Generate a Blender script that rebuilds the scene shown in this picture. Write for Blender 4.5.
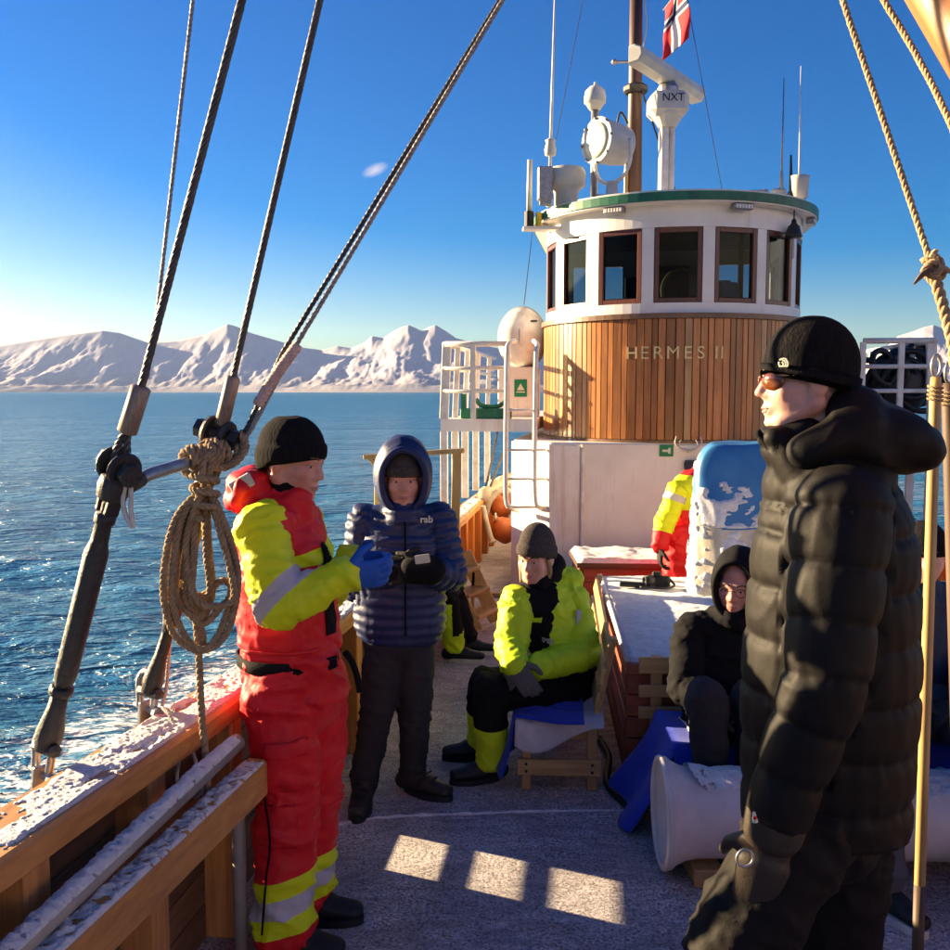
import bpy, bmesh, math, random
import numpy as np
from mathutils import Vector, Matrix, noise
random.seed(7); np.random.seed(7)
R = math.radians
S = bpy.context.scene
for o in list(bpy.data.objects): bpy.data.objects.remove(o)
COL = S.collection

# ------------------------------------------------------------------ camera
CAMZ, PITCH, FPX = 1.82, math.atan(83/950.0), 950.0
cam = bpy.data.cameras.new('camera'); cam.sensor_width = 36.0; cam.lens = 36.0
cam.clip_start = 0.05; cam.clip_end = 80000
camo = bpy.data.objects.new('camera', cam); COL.objects.link(camo)
camo.location = (0, 0, CAMZ); camo.rotation_euler = (R(90) - PITCH, 0, 0)
S.camera = camo

# ------------------------------------------------------------------ sky, sun, exposure
SUN_EL, SUN_BACK = R(13.0), R(24.0)        # low winter sun, left of the view and a little beyond it
SUNV = Vector((-math.cos(SUN_BACK)*math.cos(SUN_EL), math.sin(SUN_BACK)*math.cos(SUN_EL), math.sin(SUN_EL)))
w = bpy.data.worlds.new('World'); S.world = w; w.use_nodes = True
wn = w.node_tree; wn.nodes.clear()
sky = wn.nodes.new('ShaderNodeTexSky'); sky.sky_type = 'NISHITA'; sky.sun_disc = False
sky.sun_elevation = SUN_EL; sky.sun_rotation = math.atan2(SUNV.x, SUNV.y)
sky.air_density = 0.9; sky.dust_density = 0.9; sky.ozone_density = 3.0; sky.altitude = 0
hs = wn.nodes.new('ShaderNodeHueSaturation'); hs.inputs['Saturation'].default_value = 1.75; hs.inputs['Hue'].default_value = 0.516
bg = wn.nodes.new('ShaderNodeBackground'); bg.inputs['Strength'].default_value = 0.037
wo = wn.nodes.new('ShaderNodeOutputWorld')
wn.links.new(sky.outputs[0], hs.inputs['Color']); wn.links.new(hs.outputs[0], bg.inputs[0]); wn.links.new(bg.outputs[0], wo.inputs[0])
sl = bpy.data.lights.new('sun', 'SUN'); sl.energy = 5.0; sl.angle = R(0.6); sl.color = (1.0, 0.74, 0.42)
so = bpy.data.objects.new('sun', sl); COL.objects.link(so)
so.rotation_euler = SUNV.to_track_quat('Z', 'Y').to_euler(); so.location = (-8, 6, 8)
vs = S.view_settings; vs.view_transform = 'Standard'; vs.look = 'None'; vs.exposure = 2.3; vs.gamma = 1.0
vs.use_curve_mapping = False
S.cycles.max_bounces = 8; S.cycles.transparent_max_bounces = 12

# ------------------------------------------------------------------ coordinates
def at(px, py, Y):
    """point at forward distance Y that the photograph shows at pixel (px, py) of 950"""
    u = (px-475)/FPX; v = (475-py)/FPX
    t = Y/(math.cos(PITCH)+v*math.sin(PITCH))
    return Vector((u*t, Y, CAMZ+t*(v*math.cos(PITCH)-math.sin(PITCH))))
PHI = R(8.5)
AX = Vector((math.sin(PHI), math.cos(PHI), 0)); RX = Vector((math.cos(PHI), -math.sin(PHI), 0))
def B(a, b, z=0.0):
    """boat frame: a to the right of the keel line, b aft of the camera"""
    return Vector((0.58, 0, 0)) + RX*a + AX*b + Vector((0, 0, z))

# ------------------------------------------------------------------ materials
def nt(name):
    m = bpy.data.materials.new(name); m.use_nodes = True
    t = m.node_tree; b = t.nodes['Principled BSDF']
    return m, t, b
def N(t, typ, **kw):
    n = t.nodes.new(typ)
    for k, v in kw.items():
        if k in n.inputs: n.inputs[k].default_value = v
        else: setattr(n, k, v)
    return n
def coords(t, scale=(1,1,1), kind='Object'):
    c = N(t, 'ShaderNodeTexCoord'); mp = N(t, 'ShaderNodeMapping'); mp.inputs['Scale'].default_value = scale
    t.links.new(c.outputs[kind], mp.inputs[0]); return mp.outputs[0]
def ramp(t, fac, stops):
    r = N(t, 'ShaderNodeValToRGB'); e = r.color_ramp.elements
    while len(e) < len(stops): e.new(0.5)
    for i, (p, c) in enumerate(stops):
        e[i].position = p; e[i].color = (*c, 1) if len(c) == 3 else c
    t.links.new(fac, r.inputs[0]); return r.outputs[0]
def mat(name, c1, c2=None, scale=8, rough=0.6, metal=0.0, bump=0.0, bscale=60, spec=0.4, stretch=(1,1,1), rnd=0.0, sheen=0.0, rvar=0.0, detail=6):
    m, t, b = nt(name)
    c2 = c2 or tuple(x*0.75 for x in c1)
    v = coords(t, stretch)
    n = N(t, 'ShaderNodeTexNoise', Scale=scale, Detail=detail, Roughness=0.6); t.links.new(v, n.inputs['Vector'])
    col = ramp(t, n.outputs['Fac'], [(0.35, c2), (0.65, c1)])
    if rnd:
        oi = N(t, 'ShaderNodeObjectInfo'); mr = N(t, 'ShaderNodeMapRange')
        mr.inputs['To Min'].default_value = 1-rnd; mr.inputs['To Max'].default_value = 1+rnd
        t.links.new(oi.outputs['Random'], mr.inputs[0])
        h = N(t, 'ShaderNodeHueSaturation'); t.links.new(col, h.inputs['Color']); t.links.new(mr.outputs[0], h.inputs['Value']); col = h.outputs[0]
    t.links.new(col, b.inputs['Base Color'])
    b.inputs['Roughness'].default_value = rough; b.inputs['Metallic'].default_value = metal
    b.inputs['Specular IOR Level'].default_value = spec
    if sheen: b.inputs['Sheen Weight'].default_value = sheen; b.inputs['Sheen Roughness'].default_value = 0.5
    if rvar:
        r2 = ramp(t, n.outputs['Fac'], [(0.3, (rough-rvar,)*3), (0.7, (min(1, rough+rvar),)*3)]); t.links.new(r2, b.inputs['Roughness'])
    if bump:
        n2 = N(t, 'ShaderNodeTexNoise', Scale=bscale, Detail=5, Roughness=0.65); t.links.new(v, n2.inputs['Vector'])
        bp = N(t, 'ShaderNodeBump', Strength=bump, Distance=0.01); t.links.new(n2.outputs['Fac'], bp.inputs['Height']); t.links.new(bp.outputs[0], b.inputs['Normal'])
    return m
def wood(name, c1, c2, axis='x', rough=0.55, rnd=0.25, grain=1.0, bump=0.25):
    st = {'x': (1.2, 22, 22), 'y': (22, 1.2, 22), 'z': (22, 22, 1.2)}[axis]
    m, t, b = nt(name)
    oi = N(t, 'ShaderNodeObjectInfo')
    c = N(t, 'ShaderNodeTexCoord'); ad = N(t, 'ShaderNodeVectorMath', operation='ADD')
    sc = N(t, 'ShaderNodeVectorMath', operation='SCALE'); sc.inputs[0].default_value = (9.3, 5.1, 7.7)
    t.links.new(oi.outputs['Random'], sc.inputs['Scale']); t.links.new(c.outputs['Object'], ad.inputs[0]); t.links.new(sc.outputs[0], ad.inputs[1])
    mp = N(t, 'ShaderNodeMapping'); mp.inputs['Scale'].default_value = tuple(s*grain for s in st); t.links.new(ad.outputs[0], mp.inputs[0])
    n = N(t, 'ShaderNodeTexNoise', Scale=1.6, Detail=8, Roughness=0.65, Distortion=0.6); t.links.new(mp.outputs[0], n.inputs['Vector'])
    nb = N(t, 'ShaderNodeTexNoise', Scale=2.2, Detail=3); t.links.new(ad.outputs[0], nb.inputs['Vector'])
    col = ramp(t, n.outputs['Fac'], [(0.32, c2), (0.5, tuple((x+y)/2 for x, y in zip(c1, c2))), (0.68, c1)])
    st2 = ramp(t, nb.outputs['Fac'], [(0.35, (0.6, 0.58, 0.56)), (0.6, (1, 1, 1))])
    mx = N(t, 'ShaderNodeMix', data_type='RGBA', blend_type='MULTIPLY'); mx.inputs[0].default_value = 0.6
    t.links.new(col, mx.inputs[6]); t.links.new(st2, mx.inputs[7])
    mr = N(t, 'ShaderNodeMapRange'); mr.inputs['To Min'].default_value = 1-rnd; mr.inputs['To Max'].default_value = 1+rnd
    t.links.new(oi.outputs['Random'], mr.inputs[0])
    h = N(t, 'ShaderNodeHueSaturation'); t.links.new(mx.outputs[2], h.inputs['Color']); t.links.new(mr.outputs[0], h.inputs['Value'])
    t.links.new(h.outputs[0], b.inputs['Base Color']); b.inputs['Roughness'].default_value = rough
    bp = N(t, 'ShaderNodeBump', Strength=bump, Distance=0.004); t.links.new(n.outputs['Fac'], bp.inputs['Height']); t.links.new(bp.outputs[0], b.inputs['Normal'])
    return m
M = {}
M['white'] = mat('white_paint', (0.83,0.80,0.76), (0.74,0.70,0.65), scale=3, rough=0.4, bump=0.08, bscale=12)
def stained(m, c=(0.42,0.27,0.14)):
    t = m.node_tree; b = t.nodes['Principled BSDF']; old = b.inputs['Base Color'].links[0].from_socket
    n = N(t, 'ShaderNodeTexNoise', Scale=1.0, Detail=7, Roughness=0.7); t.links.new(coords(t, (14,14,0.9)), n.inputs['Vector'])
    n2 = N(t, 'ShaderNodeTexNoise', Scale=1.4, Detail=4); t.links.new(coords(t), n2.inputs['Vector'])
    mu = N(t, 'ShaderNodeMath', operation='MULTIPLY'); t.links.new(n.outputs['Fac'], mu.inputs[0]); t.links.new(n2.outputs['Fac'], mu.inputs[1])
    f = ramp(t, mu.outputs[0], [(0.30, (0,0,0)), (0.44, (0.42,)*3)])
    mx = N(t, 'ShaderNodeMix', data_type='RGBA'); t.links.new(f, mx.inputs[0]); t.links.new(old, mx.inputs[6]); mx.inputs[7].default_value = (*c, 1); t.links.new(mx.outputs[2], b.inputs['Base Color'])
stained(M['white'])
M['white_pipe'] = mat('white_metal_paint', (0.78,0.77,0.75), (0.6,0.56,0.5), scale=9, rough=0.35)
M['offwhite'] = mat('radar_plastic', (0.62,0.61,0.57), (0.5,0.49,0.45), scale=5, rough=0.45)
M['green'] = mat('green_paint', (0.02,0.17,0.09), (0.012,0.10,0.06), scale=10, rough=0.45)
M['greysteel'] = mat('galvanised_steel', (0.36,0.37,0.40), (0.24,0.24,0.26), scale=25, rough=0.42, metal=0.7)
M['chrome'] = mat('polished_steel', (0.6,0.6,0.62), (0.5,0.5,0.5), scale=12, rough=0.22, metal=1.0)
M['tarred'] = mat('tarred_steel', (0.028,0.026,0.027), (0.014,0.013,0.014), scale=30, rough=0.5, bump=0.5, bscale=70, spec=0.5)
M['wire'] = mat('galvanised_wire', (0.10,0.095,0.095), (0.05,0.048,0.05), scale=40, rough=0.45, metal=0.5)
M['wire_light'] = mat('light_wire', (0.34,0.32,0.30), (0.22,0.2,0.19), scale=40, rough=0.45, metal=0.3)
M['ferrule'] = mat('worn_ferrule', (0.33,0.25,0.19), (0.2,0.15,0.12), scale=30, rough=0.5, metal=0.3, stretch=(6,6,1))
M['rope'] = mat('hemp_rope', (0.40,0.29,0.17), (0.27,0.18,0.10), scale=45, rough=0.9, bump=0.5, bscale=250, spec=0.15)
M['rope_tan'] = mat('tan_rope', (0.46,0.34,0.2), (0.32,0.21,0.12), scale=40, rough=0.9, bump=0.4, bscale=220, spec=0.15)
M['rope_pink'] = mat('splice_twine', (0.62,0.45,0.40), (0.48,0.33,0.29), scale=40, rough=0.9)
M['rope_pale'] = mat('pale_rope', (0.62,0.58,0.52), (0.45,0.42,0.38), scale=40, rough=0.9)
M['cladding'] = wood('teak_cladding', (0.50,0.205,0.062), (0.27,0.105,0.036), 'z', rough=0.28, rnd=0.42)
M['cladding_pale'] = wood('pale_teak', (0.54,0.33,0.15), (0.38,0.21,0.09), 'z', rough=0.30, rnd=0.2)
M['trimwood'] = wood('dark_trim', (0.20,0.11,0.06), (0.11,0.06,0.035), 'x', rough=0.4)
M['frame'] = wood('mahogany_frame', (0.15,0.045,0.028), (0.085,0.026,0.018), 'z', rough=0.35)
M['railwood'] = wood('rail_pine', (0.74,0.36,0.105), (0.46,0.20,0.06), 'y', rough=0.6, rnd=0.12)
M['stanchion'] = wood('stanchion_pine', (0.72,0.34,0.10), (0.44,0.18,0.055), 'z', rough=0.6, rnd=0.25)
M['strake'] = wood('bulwark_strake', (0.20,0.105,0.052), (0.11,0.056,0.03), 'y', rough=0.7, rnd=0.25)
M['orangewood'] = wood('strong_orange_pine', (0.62,0.20,0.035), (0.40,0.115,0.022), 'z', rough=0.4, rnd=0.2)  # more saturated orange for the aft planks and stanchions
M['pine'] = wood('bench_pine', (0.62,0.40,0.17), (0.44,0.26,0.10), 'x', rough=0.55, rnd=0.2)
M['pine_y'] = wood('bench_pine_lengthwise', (0.62,0.40,0.17), (0.44,0.26,0.10), 'y', rough=0.55, rnd=0.2)
M['pine_z'] = wood('bench_pine_upright', (0.60,0.39,0.17), (0.43,0.25,0.10), 'z', rough=0.55, rnd=0.2)
M['hatchwood'] = wood('red_brown_hatch', (0.34,0.09,0.04), (0.20,0.05,0.026), 'x', rough=0.5, rnd=0.25)
M['spar'] = wood('spar_pine', (0.46,0.17,0.035), (0.26,0.085,0.018), 'z', rough=0.45, rnd=0.05)
M['polewood'] = wood('ash_pole', (0.58,0.40,0.16), (0.42,0.27,0.10), 'z', rough=0.5, rnd=0.1)
M['darkpole'] = wood('dark_pole', (0.12,0.075,0.045), (0.07,0.04,0.026), 'z', rough=0.6, rnd=0.1)
M['mastwood'] = wood('mast_brown', (0.10,0.045,0.03), (0.055,0.025,0.018), 'z', rough=0.5, rnd=0.1)
M['black'] = mat('black_plastic', (0.016,0.016,0.018), (0.009,0.009,0.01), scale=20, rough=0.5)
M['brass'] = mat('brass_letters', (0.80,0.66,0.34), (0.66,0.52,0.25), scale=30, rough=0.4, metal=0.15)
M['hull'] = mat('hull_paint', (0.35,0.33,0.30), (0.25,0.23,0.21), scale=4, rough=0.5)
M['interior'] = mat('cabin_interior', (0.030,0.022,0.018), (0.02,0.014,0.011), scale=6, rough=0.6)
M['navy'] = mat('navy_shield', (0.01,0.018,0.07), rough=0.5)
M['bone'] = mat('antler_bone', (0.62,0.58,0.52), (0.45,0.4,0.35), scale=30, rough=0.6)
M['sign_green'] = mat('sign_green', (0.01,0.23,0.10), (0.008,0.18,0.08), rough=0.5)
M['sign_white'] = mat('sign_white', (0.75,0.76,0.6), rough=0.5)
M['yellow'] = mat('yellow_plastic_sunlit_wood', (0.75,0.55,0.05), rough=0.5)
M['orange'] = mat('orange_fender', (0.55,0.13,0.025), (0.38,0.085,0.018), scale=8, rough=0.5)
M['canvas'] = mat('cream_canvas', (0.55,0.47,0.36), (0.42,0.35,0.26), scale=12, rough=0.85, bump=0.3, bscale=40)
M['bluefleece'] = mat('blue_fleece', (0.012,0.045,0.48), (0.008,0.03,0.36), scale=9, rough=0.9, bump=0.3, bscale=120, sheen=0.15)
M['whitefleece'] = mat('pale_fleece', (0.66,0.62,0.64), (0.52,0.48,0.52), scale=14, rough=0.95, bump=0.6, bscale=160, sheen=0.2)
M['tarpblue'] = mat('blue_tarp', (0.055,0.23,0.48), (0.035,0.16,0.38), scale=4, rough=0.4, bump=0.35, bscale=8)
M['tarpcream'] = mat('cream_tarp', (0.66,0.60,0.45), (0.52,0.47,0.36), scale=5, rough=0.5, bump=0.4, bscale=10)
M['tubewhite'] = mat('frosted_white_tube', (0.70,0.66,0.64), (0.56,0.51,0.49), scale=6, rough=0.45, bump=0.15, bscale=20)

def snow_mat():
    m, t, b = nt('frost_snow')
    v = coords(t)
    n = N(t, 'ShaderNodeTexNoise', Scale=30, Detail=8, Roughness=0.7); t.links.new(v, n.inputs['Vector'])
    t.links.new(ramp(t, n.outputs['Fac'], [(0.3, (0.66,0.66,0.68)), (0.6, (0.86,0.86,0.87))]), b.inputs['Base Color'])
    b.inputs['Roughness'].default_value = 0.8; b.inputs['Specular IOR Level'].default_value = 0.25
    n2 = N(t, 'ShaderNodeTexNoise', Scale=120, Detail=6, Roughness=0.7); t.links.new(v, n2.inputs['Vector'])
    bp = N(t, 'ShaderNodeBump', Strength=0.9, Distance=0.012); t.links.new(n2.outputs['Fac'], bp.inputs['Height']); t.links.new(bp.outputs[0], b.inputs['Normal'])
    return m
M['snow'] = snow_mat()
def deck_mat():
    m, t, b = nt('frosted_deck')
    v = coords(t)
    def nz(s, d=6, r=0.65):
        n = N(t, 'ShaderNodeTexNoise', Scale=s, Detail=d, Roughness=r); t.links.new(v, n.inputs['Vector']); return n.outputs['Fac']
    base = ramp(t, nz(2.5), [(0.3, (0.085,0.074,0.078)), (0.7, (0.20,0.175,0.178))])
    patch = ramp(t, nz(1.3, 8, 0.72), [(0.36, (0.50,)*3), (0.58, (1,1,1))])
    spk = ramp(t, nz(80, 4, 0.8), [(0.40, (0.03,)*3), (0.54, (1,1,1))])
    spk2 = ramp(t, nz(24, 6, 0.85), [(0.46, (0,0,0)), (0.62, (0.85,)*3)])
    ad = N(t, 'ShaderNodeMix', data_type='RGBA', blend_type='SCREEN'); ad.inputs[0].default_value = 1
    t.links.new(spk, ad.inputs[6]); t.links.new(spk2, ad.inputs[7])
    mu0 = N(t, 'ShaderNodeMix', data_type='RGBA', blend_type='MULTIPLY'); mu0.inputs[0].default_value = 1
    t.links.new(ad.outputs[2], mu0.inputs[6]); t.links.new(patch, mu0.inputs[7])
    scf = N(t, 'ShaderNodeTexNoise', Scale=3.0, Detail=9, Roughness=0.75, Distortion=1.6); mp2 = N(t, 'ShaderNodeMapping'); mp2.inputs['Rotation'].default_value = (0,0,0.5); mp2.inputs['Scale'].default_value = (1,2.6,1)
    t.links.new(v, mp2.inputs[0]); t.links.new(mp2.outputs[0], scf.inputs['Vector']); scuff = ramp(t, scf.outputs['Fac'], [(0.38, (0.50,)*3), (0.53, (1,1,1)), (0.66, (1.0,)*3)])
    mu = N(t, 'ShaderNodeMix', data_type='RGBA', blend_type='MULTIPLY'); mu.inputs[0].default_value = 1
    t.links.new(mu0.outputs[2], mu.inputs[6]); t.links.new(scuff, mu.inputs[7])
    bw = N(t, 'ShaderNodeRGBToBW'); t.links.new(mu.outputs[2], bw.inputs[0])
    mx = N(t, 'ShaderNodeMix', data_type='RGBA'); t.links.new(bw.outputs[0], mx.inputs[0]); t.links.new(base, mx.inputs[6]); mx.inputs[7].default_value = (0.86,0.80,0.82,1)
    t.links.new(mx.outputs[2], b.inputs['Base Color']); b.inputs['Roughness'].default_value = 0.75
    bp = N(t, 'ShaderNodeBump', Strength=0.8, Distance=0.01); t.links.new(bw.outputs[0], bp.inputs['Height']); t.links.new(bp.outputs[0], b.inputs['Normal'])
    return m
M['deck'] = deck_mat()
def glass_mat():
    m, t, b = nt('window_glass'); t.nodes.remove(b)
    tr = N(t, 'ShaderNodeBsdfTransparent'); tr.inputs[0].default_value = (0.40,0.47,0.52,1)
    gl = N(t, 'ShaderNodeBsdfGlossy', Roughness=0.02); fr = N(t, 'ShaderNodeFresnel', IOR=1.17); mx = N(t, 'ShaderNodeMixShader')
    t.links.new(fr.outputs[0], mx.inputs[0]); t.links.new(tr.outputs[0], mx.inputs[1]); t.links.new(gl.outputs[0], mx.inputs[2])
    t.links.new(mx.outputs[0], t.nodes['Material Output'].inputs[0]); return m
M['glass'] = glass_mat()
def sea_mat():
    m, t, b = nt('sea_water')
    v = coords(t)
    b.inputs['Roughness'].default_value = 0.12; b.inputs['IOR'].default_value = 1.33
    prev = None
    for s, st, dist, str_ in ((0.035, (1,3.0,1), 6.0, 0.45), (0.30, (1,2.4,1), 0.9, 0.8), (1.3, (1,2.2,1), 0.35, 1.0), (5.0, (1,1.8,1), 0.09, 0.9)):
        mp = N(t, 'ShaderNodeMapping'); mp.inputs['Scale'].default_value = st; mp.inputs['Rotation'].default_value = (0,0,0.25)
        c = N(t, 'ShaderNodeTexCoord'); t.links.new(c.outputs['Object'], mp.inputs[0])
        n = N(t, 'ShaderNodeTexNoise', Scale=s, Detail=4, Roughness=0.55, Distortion=0.4); t.links.new(mp.outputs[0], n.inputs['Vector'])
        bp = N(t, 'ShaderNodeBump', Strength=str_, Distance=dist); t.links.new(n.outputs['Fac'], bp.inputs['Height'])
        if prev: t.links.new(prev, bp.inputs['Normal'])
        prev = bp.outputs[0]
    t.links.new(prev, b.inputs['Normal'])
    at_ = N(t, 'ShaderNodeAttribute', attribute_name='foam')
    f1 = N(t, 'ShaderNodeTexNoise', Scale=3.2, Detail=8, Roughness=0.72, Distortion=1.2); t.links.new(coords(t, (1,1.8,1)), f1.inputs['Vector'])
    ad = N(t, 'ShaderNodeMath', operation='MULTIPLY'); t.links.new(at_.outputs['Fac'], ad.inputs[0]); t.links.new(f1.outputs['Fac'], ad.inputs[1])
    fm = ramp(t, ad.outputs[0], [(0.44, (0,0,0)), (0.56, (1,1,1))])
    mx = N(t, 'ShaderNodeMix', data_type='RGBA'); t.links.new(fm, mx.inputs[0]); mx.inputs[6].default_value = (0.03,0.15,0.28,1); mx.inputs[7].default_value = (0.62,0.66,0.7,1)
    t.links.new(mx.outputs[2], b.inputs['Base Color'])
    ra = N(t, 'ShaderNodeAttribute', attribute_name='chop'); rm = N(t, 'ShaderNodeMath', operation='MAXIMUM'); t.links.new(ra.outputs['Fac'], rm.inputs[0])
    rr = ramp(t, fm, [(0, (0.10,)*3), (1, (0.8,)*3)]); t.links.new(rr, rm.inputs[1]); t.links.new(rm.outputs[0], b.inputs['Roughness'])
    return m
M['sea'] = sea_mat()
def mountain_mat():
    m, t, b = nt('snowy_mountain')
    g = N(t, 'ShaderNodeNewGeometry'); sx = N(t, 'ShaderNodeSeparateXYZ'); t.links.new(g.outputs['Position'], sx.inputs[0])
    n = N(t, 'ShaderNodeTexNoise', Scale=0.006, Detail=9, Roughness=0.68); t.links.new(coords(t), n.inputs['Vector'])
    ns = N(t, 'ShaderNodeTexNoise', Scale=0.02, Detail=8, Roughness=0.7); t.links.new(coords(t, (1,1,3)), ns.inputs['Vector'])
    sn = N(t, 'ShaderNodeSeparateXYZ'); t.links.new(g.outputs['Normal'], sn.inputs[0])
    # woods and bare rock: low ground and steep faces
    h = N(t, 'ShaderNodeMapRange'); h.inputs['From Min'].default_value = 20; h.inputs['From Max'].default_value = 210; t.links.new(sx.outputs['Z'], h.inputs[0])
    a = N(t, 'ShaderNodeMath', operation='SUBTRACT'); t.links.new(n.outputs['Fac'], a.inputs[0]); t.links.new(h.outputs[0], a.inputs[1])
    a2 = N(t, 'ShaderNodeMath', operation='ADD'); t.links.new(a.outputs[0], a2.inputs[0]); a2.inputs[1].default_value = 0.32
    low = ramp(t, a2.outputs[0], [(0.35, (0,0,0)), (0.75, (0.75,)*3)])
    st = N(t, 'ShaderNodeMath', operation='MULTIPLY_ADD'); t.links.new(sn.outputs['Z'], st.inputs[0]); st.inputs[1].default_value = -1.0; t.links.new(ns.outputs['Fac'], st.inputs[2])
    stp = ramp(t, st.outputs[0], [(0.0, (0,0,0)), (0.12, (0.5,)*3)])
    mx1 = N(t, 'ShaderNodeMix', data_type='RGBA', blend_type='SCREEN'); mx1.inputs[0].default_value = 1; t.links.new(low, mx1.inputs[6]); t.links.new(stp, mx1.inputs[7])
    mx = N(t, 'ShaderNodeMix', data_type='RGBA'); t.links.new(mx1.outputs[2], mx.inputs[0]); mx.inputs[6].default_value = (0.46,0.44,0.49,1); mx.inputs[7].default_value = (0.30,0.28,0.30,1)
    t.links.new(mx.outputs[2], b.inputs['Base Color']); b.inputs['Roughness'].default_value = 0.95; b.inputs['Specular IOR Level'].default_value = 0.1
    return m
M['mountain'] = mountain_mat()
# ------------------------------------------------------------------ mesh helpers
def mesh(name, V, F, mats, smooth=False, midx=None):
    me = bpy.data.meshes.new(name)
    me.from_pydata([tuple(v) for v in V], [], [tuple(int(i) for i in f) for f in F])
    for m in (mats if isinstance(mats, (list, tuple)) else [mats]): me.materials.append(M[m] if isinstance(m, str) else m)
    if smooth: me.polygons.foreach_set('use_smooth', [True]*len(me.polygons))
    if midx is not None: me.polygons.foreach_set('material_index', np.asarray(midx, dtype=np.int32))
    me.update(); return me
def link(name, data, parent=None, loc=None, rot=None):
    o = bpy.data.objects.new(name, data); COL.objects.link(o)
    if parent is not None: o.parent = parent
    if loc is not None: o.location = loc
    if rot is not None: o.rotation_euler = rot
    return o
def part(name, VF, m, parent=None, smooth=False, midx=None):
    return link(name, mesh(name, VF[0], VF[1], m, smooth, midx), parent)
def tag(o, label, cat, group=None):
    o['label'] = label; o['category'] = cat
    if group: o['group'] = group
    return o
def struct(o): o['kind'] = 'structure'; return o
def thing(name, label, cat, loc=(0,0,0), rz=0.0, group=None):
    o = bpy.data.objects.new(name, None); COL.objects.link(o); o.location = loc; o.rotation_euler = (0,0,rz)
    o.empty_display_size = 0.1
    return tag(o, label, cat, group)
def settle(root):
    """re-express world-built children relative to a root that stands at its base"""
    bpy.context.view_layer.update()
    inv = root.matrix_world.inverted()
    for c in root.children:
        if not c.get('_local'): c.matrix_parent_inverse = inv
    for c in root.children:
        if '_local' in c: del c['_local']
def join(*vfs):
    V = []; F = []
    for v, f in vfs:
        k = len(V); V.extend(v); F.extend([tuple(i+k for i in ff) for ff in f])
    return V, F
def xf(vf, Mx): return [Mx @ Vector(v) for v in vf[0]], vf[1]
def box(sx, sy, sz, c=(0,0,0), bev=0.0):
    """rounded-edge box with its centre at c"""
    bm = bmesh.new(); bmesh.ops.create_cube(bm, size=1)
    for v in bm.verts: v.co = Vector((v.co.x*sx, v.co.y*sy, v.co.z*sz))
    if bev: bmesh.ops.bevel(bm, geom=bm.edges[:], offset=bev, segments=1, affect='EDGES', profile=0.5)
    bm.verts.ensure_lookup_table(); bm.verts.index_update()
    V = [v.co + Vector(c) for v in bm.verts]; F = [[v.index for v in f.verts] for f in bm.faces]; bm.free()
    return V, F
def beam(p0, p1, wx, wz, up=(0,0,1), bev=0.004):
    """squared timber from p0 to p1"""
    p0 = Vector(p0); p1 = Vector(p1); y = (p1-p0); L = y.length; y.normalize()
    z = Vector(up); x = y.cross(z).normalized(); z = x.cross(y)
    Mx = Matrix((x, y, z)).transposed().to_4x4(); Mx.translation = (p0+p1)/2
    return xf(box(wx, L, wz, bev=bev), Mx)
def frames(P):
    P = [Vector(p) for p in P]; n = len(P); T = []
    for i in range(n):
        d = P[min(i+1, n-1)]-P[max(i-1, 0)]
        T.append(d.normalized() if d.length > 1e-9 else Vector((0,0,1)))
    r = Vector((0,0,1)) if abs(T[0].z) < 0.9 else Vector((1,0,0))
    x = T[0].cross(r).normalized(); X = []
    for i in range(n):
        x = (x - T[i]*x.dot(T[i]))
        if x.length < 1e-6: x = T[i].orthogonal()
        x.normalize(); X.append(x)
    return P, T, X, [t.cross(x) for t, x in zip(T, X)]
def tube(P, r, seg=8, cap=True):
    P, T, X, Y = frames(P); V = []; F = []; n = len(P)
    rr = r if isinstance(r, (list, tuple)) else [r]*n
    for i in range(n):
        for k in range(seg):
            a = 2*math.pi*k/seg; V.append(P[i] + (X[i]*math.cos(a)+Y[i]*math.sin(a))*rr[i])
    for i in range(n-1):
        for k in range(seg):
            a = i*seg+k; b = i*seg+(k+1) % seg; F.append((a, b, b+seg, a+seg))
    if cap:
        F.append(tuple(range(seg-1, -1, -1))); F.append(tuple(range((n-1)*seg, n*seg)))
    return V, F
def spline(P, n=8):
    P = [Vector(p) for p in P]; out = []
    Q = [P[0]*2-P[1]] + P + [P[-1]*2-P[-2]]
    for i in range(1, len(Q)-2):
        for k in range(n):
            t = k/n; a, b, c, d = Q[i-1], Q[i], Q[i+1], Q[i+2]
            out.append(0.5*((2*b) + (c-a)*t + (2*a-5*b+4*c-d)*t*t + (3*b-a-3*c+d)*t**3))
    out.append(P[-1]); return out
def resample(P, step):
    P = [Vector(p) for p in P]; L = [0]
    for a, b in zip(P, P[1:]): L.append(L[-1]+(b-a).length)
    n = max(2, int(L[-1]/step)); out = []; j = 0
    for i in range(n+1):
        s = L[-1]*i/n
        while j < len(L)-2 and L[j+1] < s: j += 1
        f = (s-L[j])/max(1e-9, L[j+1]-L[j]); out.append(P[j].lerp(P[j+1], min(1, f)))
    return out
def rope(P, r, strands=3, pitch=None, seg=5, per=7):
    """laid rope: strands wound round the path"""
    pitch = pitch or r*7
    P = resample(P, pitch/per); P, T, X, Y = frames(P); out = []
    s = 0; S_ = [0]
    for a, b in zip(P, P[1:]): s += (b-a).length; S_.append(s)
    for k in range(strands):
        Q = []
        for i in range(len(P)):
            a = 2*math.pi*(S_[i]/pitch + k/strands); Q.append(P[i] + (X[i]*math.cos(a)+Y[i]*math.sin(a))*r*0.5)
        out.append(tube(Q, r*(0.56 if strands == 3 else 0.40), seg))
    return join(*out)
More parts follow.
